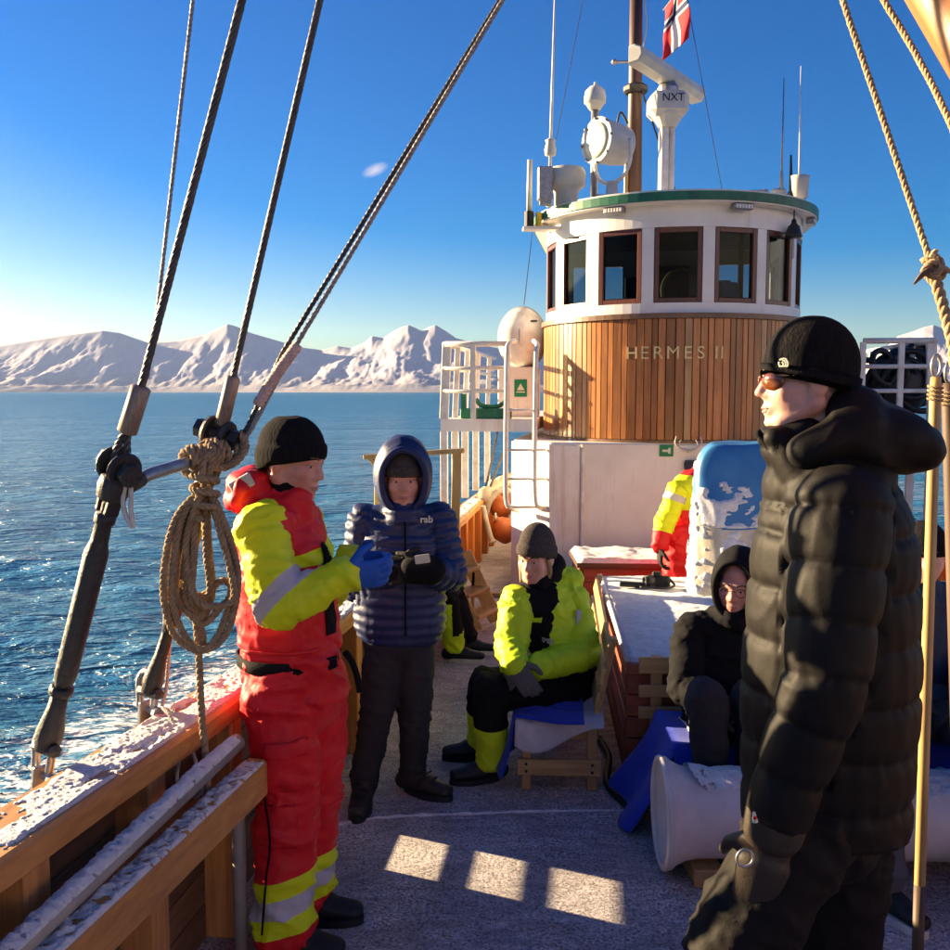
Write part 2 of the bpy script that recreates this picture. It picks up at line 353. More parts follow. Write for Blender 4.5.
def lathe(prof, seg=24, axis=None, origin=(0,0,0)):
    """profile of (radius, height) turned round z, or round axis"""
    V = []; F = []; n = len(prof)
    for r, z in prof:
        for k in range(seg):
            a = 2*math.pi*k/seg; V.append(Vector((r*math.cos(a), r*math.sin(a), z)))
    for i in range(n-1):
        for k in range(seg):
            a = i*seg+k; b = i*seg+(k+1) % seg; F.append((a, b, b+seg, a+seg))
    if prof[0][0] > 1e-4: F.append(tuple(range(seg-1, -1, -1)))
    if prof[-1][0] > 1e-4: F.append(tuple(range((n-1)*seg, n*seg)))
    q = Vector(axis).to_track_quat('Z', 'Y').to_matrix().to_4x4() if axis is not None else Matrix.Identity(4)
    q.translation = Vector(origin); return [q @ v for v in V], F
def torus(c, axis, R_, r, seg=20, s2=8, arc=1.0, sx=1.0):
    q = Vector(axis).to_track_quat('Z', 'Y').to_matrix()
    P = [Vector(c) + q @ Vector((R_*sx*math.cos(2*math.pi*arc*i/seg), R_*math.sin(2*math.pi*arc*i/seg), 0)) for i in range(seg+1)]
    return tube(P, r, s2, cap=arc < 1)
def ball(c, r, seg=12, rings=8):
    r = r if isinstance(r, (tuple, list)) else (r, r, r); V = []; F = []
    for i in range(rings+1):
        th = math.pi*i/rings
        for k in range(seg):
            a = 2*math.pi*k/seg
            V.append(Vector(c)+Vector((r[0]*math.sin(th)*math.cos(a), r[1]*math.sin(th)*math.sin(a), r[2]*math.cos(th))))
    for i in range(rings):
        for k in range(seg):
            a = i*seg+k; b = i*seg+(k+1) % seg; F.append((a, a+seg, b+seg, b))
    return V, F
def prism(poly, z0, z1):
    n = len(poly); V = [Vector((p[0], p[1], z0)) for p in poly]+[Vector((p[0], p[1], z1)) for p in poly]
    F = [tuple(range(n-1, -1, -1)), tuple(range(n, 2*n))]+[(i, (i+1) % n, (i+1) % n+n, i+n) for i in range(n)]
    return V, F
def snow_sheet(fn, nu, nv, h, thr=0.0, fr=9.0, seed=0.0, edge=0.12, mask=None, grain=0.5):
    """crusty snow lying on the surface fn(u, v) -> (point, normal); open where the noise is low"""
    V = []; ok = []
    for i in range(nu+1):
        for j in range(nv+1):
            u, v = i/nu, j/nv; p, n = fn(u, v); p = Vector(p)
            q = p*fr+Vector((seed, seed*1.7, seed*0.3))
            a = noise.fractal(q, 0.75, 2.1, 6)*grain+0.5
            e = min(1, min(u, 1-u)/edge, min(v, 1-v)/edge)
            d = (a-thr)*e if thr else (0.35+0.65*a)*min(1, e*1.4)
            if mask: d -= mask(u, v)
            ok.append(d > 0.02 or not thr)
            V.append(p+Vector(n)*(h*max(-0.15, d)+0.0015 if d > 0 else -0.004))
    F = []
    for i in range(nu):
        for j in range(nv):
            a = i*(nv+1)+j; q = (a, a+nv+1, a+nv+2, a+1)
            if any(ok[k] for k in q): F.append(q)
    used = sorted({k for f in F for k in f}); mp = {k: i for i, k in enumerate(used)}
    return [V[k] for k in used], [tuple(mp[k] for k in f) for f in F]
def grid(fn, nu, nv, thick=0.0):
    V = []; F = []
    for i in range(nu+1):
        for j in range(nv+1): V.append(Vector(fn(i/nu, j/nv)))
    W = nv+1
    for i in range(nu):
        for j in range(nv):
            a = i*W+j; F.append((a, a+W, a+W+1, a+1))
    if thick:
        A = np.array(V).reshape(nu+1, nv+1, 3); du = np.gradient(A, axis=0); dv = np.gradient(A, axis=1)
        nn = np.cross(du, dv); nn /= np.linalg.norm(nn, axis=2, keepdims=True)+1e-9
        k = len(V); V += [Vector(x) for x in (A-nn*thick).reshape(-1, 3)]
        F += [tuple(i+k for i in reversed(f)) for f in F[:]]
        bd = [i*W for i in range(nu+1)]+[nu*W+j for j in range(1, W)]+[i*W+nv for i in range(nu-1, -1, -1)]+[j for j in range(nv-1, 0, -1)]
        for a, b in zip(bd, bd[1:]+bd[:1]): F.append((b, a, a+k, b+k))
    return V, F
def text(body, size, depth, m, parent=None, name='letter', loc=None, Mx=None, bold=0.0):
    c = bpy.data.curves.new('t', 'FONT'); c.body = body; c.size = size; c.extrude = depth; c.align_x = 'CENTER'; c.align_y = 'CENTER'; c.offset = bold
    o = bpy.data.objects.new('t', c); COL.objects.link(o)
    me = bpy.data.meshes.new_from_object(o.evaluated_get(bpy.context.evaluated_depsgraph_get()))
    bpy.data.objects.remove(o); bpy.data.curves.remove(c)
    me.materials.clear(); me.materials.append(M[m]); me.name = name
    if Mx is not None: me.transform(Mx)
    return link(name, me, parent, loc)
def fr3(x, y, z, o=(0,0,0)):
    m = Matrix((x, y, z)).transposed().to_4x4(); m.translation = Vector(o); return m
# ------------------------------------------------------------------ sea
SEAZ = -1.45
def make_sea():
    ang = [R(x) for x in np.concatenate([np.linspace(-180, -62, 30)[:-1], np.linspace(-62, 40, 460), np.linspace(40, 180, 34)[1:]])]
    rad = [0.3]
    while rad[-1] < 45000:
        r = rad[-1]; rad.append(r*(1.011 if r < 90 else 1.05 if r < 1500 else 1.25) + (0.015 if r < 12 else 0))
    A = np.array(ang); Rr = np.array(rad)
    X = Rr[:, None]*np.sin(A)[None, :]; Y = Rr[:, None]*np.cos(A)[None, :]
    Z = np.full_like(X, SEAZ); rng = np.random.RandomState(3)
    fade = np.clip(1.25-Rr/90, 0, 1)[:, None]
    for L, amp, n in ((5.5, 0.030, 5), (2.4, 0.020, 7), (1.1, 0.010, 8), (0.55, 0.0045, 8)):
        f2 = np.clip(1.3-Rr/(L*18), 0, 1)[:, None]*fade
        for _ in range(n):
            d = rng.normal(0.5, 0.5); k = 2*math.pi/(L*rng.uniform(0.75, 1.3)); ph = rng.uniform(0, 6.28)
            q = k*(X*math.sin(d)+Y*math.cos(d))+ph+0.9*np.sin(X*0.31*k*0.3+ph)+0.7*np.sin(Y*0.23*k*0.3+ph*2)
            Z += amp*f2*(1-np.abs(np.sin(q/2))*1.3)
    # broken water along the hull, left of the rail
    foam = np.zeros_like(X)
    d = X-(-2.2+0.15*Y)
    foam = np.clip(1.0-np.abs(d+2.6)/2.8, 0, 1)**0.6*np.clip((17-Y)/6, 0, 1)*np.clip((Y-3)/2, 0, 1)*1.0
    foam = np.maximum(foam, 0.86*np.clip(1-np.abs(X+0.55*(Y-2)+2.2+0.0)/0.5, 0, 1)*np.clip((13-Y)/3, 0, 1))
    nr, na = X.shape; V = np.stack([X, Y, Z], -1).reshape(-1, 3)
    i = np.arange(nr-1)[:, None]*na+np.arange(na-1)[None, :]
    F = np.stack([i, i+na, i+na+1, i+1], -1).reshape(-1, 4)[:, ::-1]
    me = mesh('sea', V, F, 'sea', smooth=True)
    at_ = me.attributes.new('foam', 'FLOAT', 'POINT'); at_.data.foreach_set('value', foam.reshape(-1).astype(np.float32))
    ch = me.attributes.new('chop', 'FLOAT', 'POINT'); rr = np.hypot(X, Y); ch.data.foreach_set('value', (0.10+0.30*np.clip((np.log10(rr+1)-1.2)/1.6, 0, 1)).reshape(-1).astype(np.float32))
    return struct(link('sea', me))
make_sea()

# ------------------------------------------------------------------ mountains beyond the fjord
PROF = [(-700,345),(-420,338),(-250,344),(-120,336),(-30,347),(0,346),(30,341),(62,336),(104,330.5),(122,333),(150,343),(180,341),(205,335),(222,327),(229,324),(238,326.5),(252,333),(276,340),(300,347),(322,350),(338,346),(352,348),(366,342),(372,336),(384,338),(394,331),(402,327),(409,325),(416,328),(422,331),(429,327),(436,325),(446,331),(456,338),(480,345),(520,352),(600,361),(700,366),(800,368),(862,366),(880,352),(896,336),(912,331),(922,327),(931,325),(942,329),(960,333),(1000,338),(1100,330),(1300,345),(1600,352)]
def make_mountains():
    px = np.array([p[0] for p in PROF], float); py = np.array([p[1] for p in PROF], float)
    cols = np.concatenate([np.linspace(-700, -40, 130)[:-1], np.linspace(-40, 520, 420), np.linspace(520, 860, 60)[1:-1], np.linspace(860, 970, 130), np.linspace(970, 1600, 90)[1:]])
    rows = np.concatenate([np.linspace(0, 1, 64), np.linspace(1, 1.5, 10)[1:]])
    V = []
    for c in cols:
        yp = np.interp(c, px, py); wk = np.linspace(-60, 60, 41); ys = float(np.average(np.interp(c+wk, px, py), weights=np.exp(-(wk/28)**2)))
        for rw in rows:
            near = 4700+300*math.sin(c*0.011); far = 6000
            D = near+(far-near)*rw
            sn = math.cos(PITCH)+(475-390)/FPX*math.sin(PITCH)
            X = (c-475)/FPX*D/sn
            mixr = max(0, min(1, (rw-0.72)/0.28)) if rw <= 1 else 1.0; mixr = mixr*mixr*(3-2*mixr); top = at(c, ys+(yp-ys)*mixr, far).z
            if rw <= 1:
                q = Vector((X*0.0026, D*0.0009, 0))
                nz = noise.ridged_multi_fractal(q, 0.9, 2.1, 6, 1.0, 2.0)
                prof = 0.10*min(1, rw/0.12)+0.90*(max(0, (rw-0.2)/0.8)**1.35)
                h = top*prof*(1+0.11*(nz-1.1)*math.sin(math.pi*min(1, rw))**0.8)
                h += 24*noise.fractal(Vector((X*0.007, D*0.0022, 3)), 0.9, 2.0, 6)*math.sin(math.pi*rw)
                h = max(h, 4 if rw > 0.01 else -3)
            else: h = top*(1-(rw-1)*1.2)
            V.append((X, D, h))
    n = len(rows); F = []
    for i in range(len(cols)-1):
        for j in range(n-1):
            a = i*n+j; F.append((a, a+n, a+n+1, a+1))
    return struct(link('mountain_range', mesh('mountain_range', V, F, 'mountain', smooth=True)))
make_mountains()
def make_bounce_shore():
    """unseen shores beside and behind the camera, added to bounce sunlight as fill"""
    V = []; F = []; n = 22; cols = np.linspace(R(64), R(296), 150)
    for i, a in enumerate(cols):
        e = min(1, min(i, len(cols)-1-i)/8)
        for j in range(n+1):
            f = j/n*1.35; D = 950+850*f
            q = Vector((math.sin(a)*D, math.cos(a)*D, 0))
            h = (400+70*noise.noise(Vector((a*3, 1, 0)))+40*noise.noise(Vector((a*9, 4, 0))))*e
            nz = noise.ridged_multi_fractal(q*0.003, 0.9, 2.1, 6, 1.0, 2.0)
            z = h*min(1, f)**1.2*(1+0.2*(nz-1.1)*math.sin(math.pi*min(1, f))) if f <= 1 else h*(1-(f-1))
            V.append((q.x, q.y, z-3 if j == 0 else max(2, z)))
    for i in range(len(cols)-1):
        for j in range(n): a = i*(n+1)+j; F.append((a, a+n+1, a+n+2, a+1))
    return struct(link('mountain_range', mesh('mountain_range', V, F, 'mountain', smooth=True)))
make_bounce_shore()

# one small cloud high over the fjord
def make_cloud():
    m = bpy.data.materials.new('cloud_vapour'); m.use_nodes = True; t = m.node_tree; t.nodes.clear()
    out = N(t, 'ShaderNodeOutputMaterial'); vol = N(t, 'ShaderNodeVolumePrincipled'); vol.inputs['Color'].default_value = (0.95,0.95,0.98,1)
    v = coords(t); g = N(t, 'ShaderNodeTexGradient', gradient_type='SPHERICAL'); t.links.new(v, g.inputs[0])
    n = N(t, 'ShaderNodeTexNoise', Scale=2.2, Detail=4); t.links.new(v, n.inputs['Vector'])
    mu = N(t, 'ShaderNodeMath', operation='MULTIPLY'); t.links.new(g.outputs['Fac'], mu.inputs[0]); t.links.new(n.outputs['Fac'], mu.inputs[1])
    m2 = N(t, 'ShaderNodeMath', operation='MULTIPLY'); t.links.new(mu.outputs[0], m2.inputs[0]); m2.inputs[1].default_value = 0.009
    t.links.new(m2.outputs[0], vol.inputs['Density']); t.links.new(vol.outputs[0], out.inputs['Volume'])
    M['cloud'] = m
    o = part('cloud', ball((0,0,0), 1.0, 16, 10), 'cloud'); o.location = at(375, 170, 6500); o.scale = (105, 120, 36); o.rotation_euler = (0, R(-22), 0)
    o['kind'] = 'structure'
make_cloud()

# ------------------------------------------------------------------ deck and hull
def a_in(b): return -1.86-0.19*min(1, max(0, (b-3.5)/6.0))
def z_rail(b): return 0.66+0.2*((10-min(b, 10))/8.1)**2
def make_deck():
    bs = np.linspace(-1.6, 15, 60)
    L = [B(a_in(b)-0.10, b) for b in bs]; Rr = [B(-a_in(b)+0.10, b) for b in bs]
    V = []; F = []
    for l, r in zip(L, Rr):
        for k in range(9): V.append(l.lerp(r, k/8))
    for i in range(len(bs)-1):
        for k in range(8): a = i*9+k; F.append((a, a+1, a+10, a+9))
    struct(part('deck', (V, F), 'deck'))
    for s, lab in ((-1, 'weathered hull side below the bulwark with the three rigging shackles'), (1, 'weathered hull side below the bulwark behind the puffer jacket')):
        V = []
        for b in bs:
            for z, dd in ((0.02, 0.105), (-0.4, 0.08), (-1.0, 0.0), (-1.9, -0.2)): V.append(B(s*(-a_in(b)+dd), b, z))
        F = []
        for i in range(len(bs)-1):
            for k in range(3): a = i*4+k; F.append((a, a+4, a+5, a+1) if s > 0 else (a, a+1, a+5, a+4))
        o = part('hull_side', (V, F), 'hull', smooth=True); tag(o, lab, 'hull')
make_deck()

PORT = (3.432, 3.75)
SLOTS = [(0.121, 0.173), (0.201, 0.249), (0.275, 0.334)]  # unseen port; slots shaped so the sun throws three patches on the deck
def strake(side, b0, b1, z0, z1, scale_top=False):
    """one plank of the bulwark following the sheer"""
    n = max(2, int((b1-b0)/0.4)); V = []; F = []
    for i in range(n+1):
        b = b0+(b1-b0)*i/n; f = 1.0 if not scale_top else (z_rail(b)-0.075)/0.72
        for d, z in ((0.10, z0*f), (0.052, z0*f), (0.052, z1*f), (0.10, z1*f)):
            V.append(B(side*(-a_in(b)+d), b, z))
    for i in range(n):
        for k in range(4): a = i*4+k; c = i*4+(k+1) % 4; F.append((a, c, c+4, a+4))
    F.append((3,2,1,0)); F.append(tuple(n*4+k for k in range(4))); return V, F
def make_bulwark(side, label):
    t = thing('bulwark', label, 'bulwark', B(side*1.9, 4, 0))
    Z = [(0.0, 0.082), (0.338, 0.46), (0.465, 0.585), (0.59, 0.715)]
    gap = 0.005
    secs = [(-1.5, 6.1, 'strake'), (6.105, 13.5, 'orangewood')]
    for b0, b1, m in secs:
        zs = [(0.0,0.118), (0.123,0.235), (0.24,0.345), (0.35,0.465), (0.47,0.59), (0.595,0.718)]
        for z0, z1 in zs:
            if side < 0 and b0 < PORT[0] and z0 < 0.34:
                part('plank', strake(side, b0, PORT[0], z0, z1), m, t); part('plank', strake(side, PORT[1], b1, z0, z1), m, t)
            else: part('plank', strake(side, b0, b1, z0, z1, z0 > 0.34), m, t)
    if side < 0:
        ed = [0.0]+[e for s in SLOTS for e in s]+[0.349]
        for k in range(0, len(ed), 2):
            V = [];
            for b in PORT:
                for d, z in ((0.083, ed[k]), (0.071, ed[k]), (0.071, ed[k+1]), (0.083, ed[k+1])): V.append(B(side*(-a_in(b)+d), b+(0.002 if b == PORT[0] else -0.002), z))
            part('unseen_port_bar', (V, [(0,1,5,4),(1,2,6,5),(2,3,7,6),(3,0,4,7),(3,2,1,0),(4,5,6,7)]), 'tarred', t)
    for k in range(26):
        b = -0.44+0.545*k
        if side > 0 and b < 5: continue
        m = 'stanchion' if b < 6.05 else 'orangewood'
        a0 = side*(-a_in(b)); top = z_rail(b)-0.072
        part('stanchion', beam(B(a0+side*0.004, b, 0), B(a0+side*0.004, b, top), 0.11, 0.094, up=AX, bev=0.006), m, t)
    # cap rail with its inner clamp board
    bs = np.linspace(-1.5, 13.5, 46); V = []; F = []
    for b in bs:
        zt = z_rail(b); wv = 0.004*math.sin(b*7)+0.003*math.sin(b*17)
        for d, z in ((-0.055+wv, -0.072), (-0.062+wv, -0.012), (-0.052+wv, 0.0), (0.112, 0.0), (0.122, -0.012), (0.118, -0.072)):
            V.append(B(side*(-a_in(b)+d), b, zt+z))
    for i in range(len(bs)-1):
        for k in range(6): a = i*6+k; c = i*6+(k+1) % 6; F.append((a, c, c+6, a+6))
    F.append((5,4,3,2,1,0)); F.append(tuple((len(bs)-1)*6+k for k in range(6)))
    cap = part('cap_rail', (V, F), 'railwood', t)
    def fn(u, v):
        b = 0.8+4.6*u; return B(side*(-a_in(b)-0.045+0.15*v), b, z_rail(b)-0.001), Vector((0,0,1))
    o = part('snow_crust', snow_sheet(fn, 800, 34, 0.026, thr=0.10, fr=90, edge=0.05, grain=0.13, mask=lambda u, v: 0.46*max(0, min(1, (0.31-u)/0.10))*(0.35+0.65*v)+0.75*max(0, noise.noise(Vector((u*40, v*2.2, 0)))+0.35*noise.noise(Vector((u*170, v*8, 4)))+0.02)) if side < 0 else snow_sheet(fn, 100, 8, 0.016, thr=0.3, fr=20), 'snow', cap, smooth=True)
    def fn2(u, v):
        b = 5.2+7.8*u; return B(side*(-a_in(b)-0.045+0.15*v), b, z_rail(b)-0.001), Vector((0,0,1))
    part('snow_crust', snow_sheet(fn2, 130, 8, 0.03, thr=0.40, fr=9, edge=0.12), 'snow', cap, smooth=True)
    settle(t)
make_bulwark(-1, 'wooden bulwark with snowy cap rail that carries the rigging shackles')
make_bulwark(1, 'wooden bulwark beyond the tall man in the black puffer jacket')

# frost ridge where two deck plates meet
def ridge():
    P = [(335,825),(372,819),(420,815.5),(470,814),(520,812),(575,811),(640,810),(700,808)]
    G = []
    for px, py in P:
        # on the deck plane
        u = (py-475)/FPX; a = math.atan(u)+PITCH; Y = CAMZ/math.tan(a); G.append(at(px, py, Y))
    Q = resample(spline(G, 8), 0.012); V = []; F = []
    for i, p in enumerate(Q):
        wv = 0.016*(0.55+0.7*noise.noise(Vector((i*0.11, 0, 0)))+0.5*noise.noise(Vector((i*0.4, 3, 0))))
        fade = min(1, (len(Q)-i)/60)
        for k in range(5):
            f = (k-2)/2; V.append(Vector((p.x, p.y+f*max(0.004, wv)*fade+0.004*noise.noise(Vector((i*0.3, k, 5))), 0.0005+max(0, (1-f*f))*0.012*fade*(0.6+0.6*noise.noise(Vector((i*0.25, k*0.7, 9)))))))
    for i in range(len(Q)-1):
        for k in range(4): a = i*5+k; F.append((a, a+1, a+6, a+5))
    o = part('snow_ridge', (V, F), 'snow', smooth=True); o['kind'] = 'structure'
ridge()
# ------------------------------------------------------------------ wheelhouse
WH = B(-0.07, 9.6, 0); RC = 1.33; KR = 0.925
def arc_pt(r, th, z): return Vector((r*math.sin(th), -r*math.cos(th), z))   # th = 0 faces the bow
def sector(r0, r1, t0, t1, z0, z1, n=6):
    V = []; F = []
    for i in range(n+1):
        th = t0+(t1-t0)*i/n
        for r, z in ((r0, z0), (r1, z0), (r1, z1), (r0, z1)): V.append(arc_pt(r, th, z))
    for i in range(n):
        for k in range(4): a = i*4+k; c = i*4+(k+1) % 4; F.append((a, a+4, c+4, c))
    F.append((0,1,2,3)); F.append(tuple(n*4+k for k in (3,2,1,0))); return V, F
def local(o): o['_local'] = 1; return o
def make_wheelhouse():
    t = thing('wheelhouse', 'round-fronted white wheelhouse with teak cladding, dark-framed windows and green roof edge', 'wheelhouse', WH, -PHI)
    low = {'lower_house', 'deckhead_strip', 'corner_pole', 'corner_board', 'escape_sign', 'sign_arrow'}
    P = lambda n, vf, m, par=t, smooth=False: part(n, vf if n in low else ([Vector((v[0]*KR, v[1]*KR, v[2])) for v in vf[0]], vf[1]), m, par, smooth)
    def fit(o, sc=None):
        o.location = (o.location.x*KR, o.location.y*KR, o.location.z); o.scale = sc or (KR, 1, 1); return o
    ZB, ZC, ZW0, ZW1, ZR = 1.40, 2.455, 2.59, 3.235, 3.42
    LB = 1.5     # straight sides run aft by this much
    # --- cladding: single boards, bevelled, round the front and along the sides
    rng = random.Random(5); th = -math.pi/2; n = 0
    boards = {}
    def board(wd):
        key = round(wd, 3)
        if key not in boards:
            V, F = box(wd-0.006, 0.024, ZC-ZB, (0, 0, (ZC+ZB)/2), 0.004)
            boards[key] = [mesh('cladding_board', V, F, m) for m in ('cladding', 'cladding_pale')]
        return boards[key]
    widths = [0.058, 0.072, 0.086]
    while th < math.pi/2-0.02:
        wd = rng.choice(widths); dth = wd/RC
        if th+dth > math.pi/2: wd = (math.pi/2-th)*RC; dth = math.pi/2-th
        tm = th+dth/2; me = board(wd)[1 if rng.random() < 0.11 else 0]
        fit(link('cladding_board', me, t, arc_pt(RC, tm, 0), (0, 0, tm))); th += dth
    for s in (-1, 1):
        for k in range(int(LB/0.072)):
            fit(link('cladding_board', board(0.072)[1 if rng.random() < 0.11 else 0], t, (s*RC, 0.036+0.072*k, 0), (0, 0, s*math.pi/2)))
    # --- inner shell behind the boards
    pts = [arc_pt(RC-0.02, -math.pi/2+math.pi*i/40, 0) for i in range(41)]+[Vector((RC-0.02, LB, 0)), Vector((-RC+0.02, LB, 0))]
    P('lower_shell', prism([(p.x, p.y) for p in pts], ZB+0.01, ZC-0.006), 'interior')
    def band(z0, z1, r0, r1, m, name):
        par = P(name, sector(r0, r1, -math.pi/2, math.pi/2, z0, z1, 48), m, smooth=False)
        for s in (-1, 1):
            V, F = box(r1-r0, LB, z1-z0, (s*(r0+r1)/2, LB/2, (z0+z1)/2)); P(name, (V, F), m)
        P(name, box(2*r1, 0.06, z1-z0, (0, LB+0.03, (z0+z1)/2)), m)
    P('trim_strip', sector(1.30, 1.372, -math.pi/2, math.pi/2, ZC, ZC+0.045, 48), 'trimwood')
    P('foot_trim', sector(1.30, 1.352, -math.pi/2, math.pi/2, ZB-0.025, ZB-0.001, 48), 'trimwood')
    band(ZC+0.047, ZW0, 1.24, 1.322, 'white', 'sill_band')
    band(ZW1, ZR, 1.24, 1.322, 'white', 'head_band')
    # --- windows
    pit = R(24.5); hw = R(9.8)
    for k in range(-3, 4):
        c = k*pit
        if k < 3: P('mullion', sector(1.24, 1.318, c+hw, c+pit-hw, ZW0+0.001, ZW1-0.001, 4), 'white')
        else:
            P('mullion', sector(1.24, 1.318, c+hw, math.pi/2, ZW0+0.001, ZW1-0.001, 4), 'white'); P('mullion', sector(1.24, 1.318, -math.pi/2, -c-hw, ZW0+0.001, ZW1-0.001, 4), 'white')
        W = 2*1.285*math.sin(hw)-0.002; H = ZW1-ZW0-0.004; zc = (ZW0+ZW1)/2; d = 1.285*math.cos(hw)
        fr = 0.042
        V, F = join(box(fr, 0.06, H, (-W/2+fr/2, 0, 0), 0.004), box(fr, 0.06, H, (W/2-fr/2, 0, 0), 0.004), box(W-2*fr, 0.058, fr, (0,0,H/2-fr/2), 0.004), box(W-2*fr, 0.058, fr, (0,0,-H/2+fr/2), 0.004))
        o = fit(link('window', mesh('window_frame', V, F, 'frame'), t, arc_pt(d, c, zc), (0,0,c)))
        link('pane', mesh('pane', *box(W-2*fr+0.01, 0.006, H-2*fr+0.01), 'glass'), o)
    for s in (-1, 1):
        for y0, y1 in ((0.0, 0.10), (0.66, 0.82), (1.38, LB)):
            P('mullion', box(0.078, y1-y0, ZW1-ZW0-0.002, (s*1.279, (y0+y1)/2, (ZW0+ZW1)/2)), 'white')
        for y0, y1 in ((0.10, 0.66), (0.82, 1.38)):
            W = y1-y0; H = ZW1-ZW0-0.004; fr = 0.034
            V, F = join(box(0.06, fr, H, (0,-W/2+fr/2,0)), box(0.06, fr, H, (0,W/2-fr/2,0)), box(0.058, W-2*fr, fr, (0,0,H/2-fr/2)), box(0.058, W-2*fr, fr, (0,0,-H/2+fr/2)))
            o = fit(link('window', mesh('window_frame', V, F, 'frame'), t, (s*1.27, (y0+y1)/2, (ZW0+ZW1)/2)), (1, KR, 1))
            link('pane', mesh('pane', *box(0.006, W-2*fr+0.01, H-2*fr+0.01), 'glass'), o)
    for x0, x1 in ((-1.32, -1.1), (-0.5, -0.3), (0.3, 0.5), (1.1, 1.32)):
        P('mullion', box(x1-x0, 0.058, ZW1-ZW0-0.002, ((x0+x1)/2, LB+0.03, (ZW0+ZW1)/2)), 'white')
    P('door', box(0.6, 0.05, ZW1-ZW0-0.002, (0, LB+0.03, (ZW0+ZW1)/2)), 'frame')
    # --- what shows through the windows
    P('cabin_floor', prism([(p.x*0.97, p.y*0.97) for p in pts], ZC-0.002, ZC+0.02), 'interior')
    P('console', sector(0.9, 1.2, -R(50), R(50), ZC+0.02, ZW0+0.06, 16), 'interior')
    P('instrument', box(0.26, 0.08, 0.2, (-0.36, -0.92, ZW0+0.16), 0.01), 'black'); P('instrument', box(0.2, 0.08, 0.16, (0.42, -0.92, ZW0+0.14), 0.01), 'offwhite')
    P('curtain', box(0.03, 0.14, 0.5, (-0.80, -0.72, ZW0+0.27), 0.01), 'white'); P('chart_screen', box(0.16, 0.12, 0.15, (0.50, -0.98, ZW0+0.12), 0.02), 'white'); P('wheel', torus((0.08,-0.72,ZW0+0.16), (0,-1,0.25), 0.2, 0.02, 26, 8), 'polewood', smooth=True); P('sunlit_strip', box(0.05, 0.04, 0.62, (0.62, -0.86, ZW0+0.32), 0.006), 'yellow')  # the yellow strip has sunlight on a window frame put into its colour
    P('helm_seat', join(box(0.44, 0.1, 0.5, (-0.1, 0.25, ZW0+0.15), 0.03), box(0.44, 0.4, 0.1, (-0.1, 0.05, ZW0-0.05), 0.03)), 'black')
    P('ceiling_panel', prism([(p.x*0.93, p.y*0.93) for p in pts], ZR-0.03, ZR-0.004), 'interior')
    # --- roof
    rp = lambda r, e: [(r*math.sin(a), -r*math.cos(a)) for a in np.linspace(-math.pi/2, math.pi/2, 49)]+[(r, LB+e), (-r, LB+e)]
    P('roof_underside', prism(rp(1.455, 0.15), ZR, ZR+0.012), 'white')
    P('roof_edge', prism(rp(1.47, 0.16), ZR+0.013, ZR+0.085), 'green')
    P('roof_top', prism(rp(1.44, 0.13), ZR+0.086, ZR+0.105), 'white')
    P('vent_grating', join(*[box(1.55, 0.03, 0.05, (0.03, -1.02+0.06*k, ZR+0.13)) for k in range(5)], box(0.04, 0.3, 0.052, (-0.75, -0.9, ZR+0.131)), box(0.04, 0.3, 0.052, (0.81, -0.9, ZR+0.131))), 'greysteel')
    # --- brass name letters
    word = 'HERMES II'; adv = [0.125,0.118,0.128,0.15,0.122,0.118,0.06,0.055,0.055]
    tot = sum(adv); s = -tot/2+0.0
    for ch, ad_ in zip(word, adv):
        thm = (s+ad_/2)/1.345-0.012
        if ch != ' ':
            Mx = fr3(Vector((math.cos(thm), math.sin(thm), 0)), Vector((0,0,1)), Vector((math.sin(thm), -math.cos(thm), 0)), arc_pt(1.349*KR, thm, 2.155))
            text(ch, 0.155, 0.006, 'brass', t, 'letter', Mx=Mx)
        s += ad_
    # --- fittings
    def flood(th, r=1.40):
        o = P('floodlight', xf(join(box(0.20, 0.08, 0.05, (0,0,0), 0.008)), Matrix.Translation(arc_pt(r, th, ZR-0.03)) @ Matrix.Rotation(th, 4, 'Z')), 'greysteel')
        P('lens', xf(join(*[box(0.02, 0.004, 0.036, (-0.075+0.03*k, -0.0425, 0)) for k in range(6)]), Matrix.Translation(arc_pt(r, th, ZR-0.03)) @ Matrix.Rotation(th, 4, 'Z')), 'white_pipe', o)
    for th in (R(-25), R(24), R(-72), R(75)): flood(th)
    lan = P('lantern', lathe([(0.0,0.16),(0.02,0.15),(0.03,0.11),(0.055,0.09),(0.075,0.02),(0.085,0.0),(0.07,-0.01),(0.0,-0.01)], 14, origin=arc_pt(1.40, R(52), ZR-0.23)), 'tarred', smooth=True)
    P('bell_rope', tube([arc_pt(1.40, R(52), ZR-0.23), arc_pt(1.40, R(52), ZR-0.42)], [0.008, 0.012], 6), 'rope_pale', lan)
    P('hook', tube([arc_pt(1.40, R(52), ZR-0.08), arc_pt(1.40, R(52), ZR+0.01), arc_pt(1.40, R(49), ZR+0.004)], 0.008, 6), 'tarred', lan)
    # --- lower house
    fp = [(-1.48, 4.0), (-1.48, -0.84), (-1.10, -1.25), (1.22, -1.25), (1.62, -0.84), (1.62, 4.0)]
    P('lower_house', prism(fp, 0.0, 1.36), 'white'); P('deckhead_strip', prism([(x*0.985, y*0.985 if y < 0 else y) for x, y in fp], 1.361, 1.374), 'white')
    P('corner_pole', tube([(-0.80, -1.275, 0.02), (-0.80, -1.275, 1.36)], 0.016, 8), 'white_pipe')
    P('corner_board', box(0.27, 0.02, 1.34, (-0.96, -1.262, 0.68), 0.004), 'white')
    # cleats and switch boxes
    P('escape_sign', box(0.12, 0.012, 0.10, (-0.075, -1.258, 1.31), 0.002), 'sign_green'); P('sign_arrow', join(box(0.05, 0.006, 0.02, (-0.085, -1.267, 1.31)), box(0.02, 0.006, 0.05, (-0.05, -1.267, 1.31))), 'sign_white')
    settle_local(t)
    return t
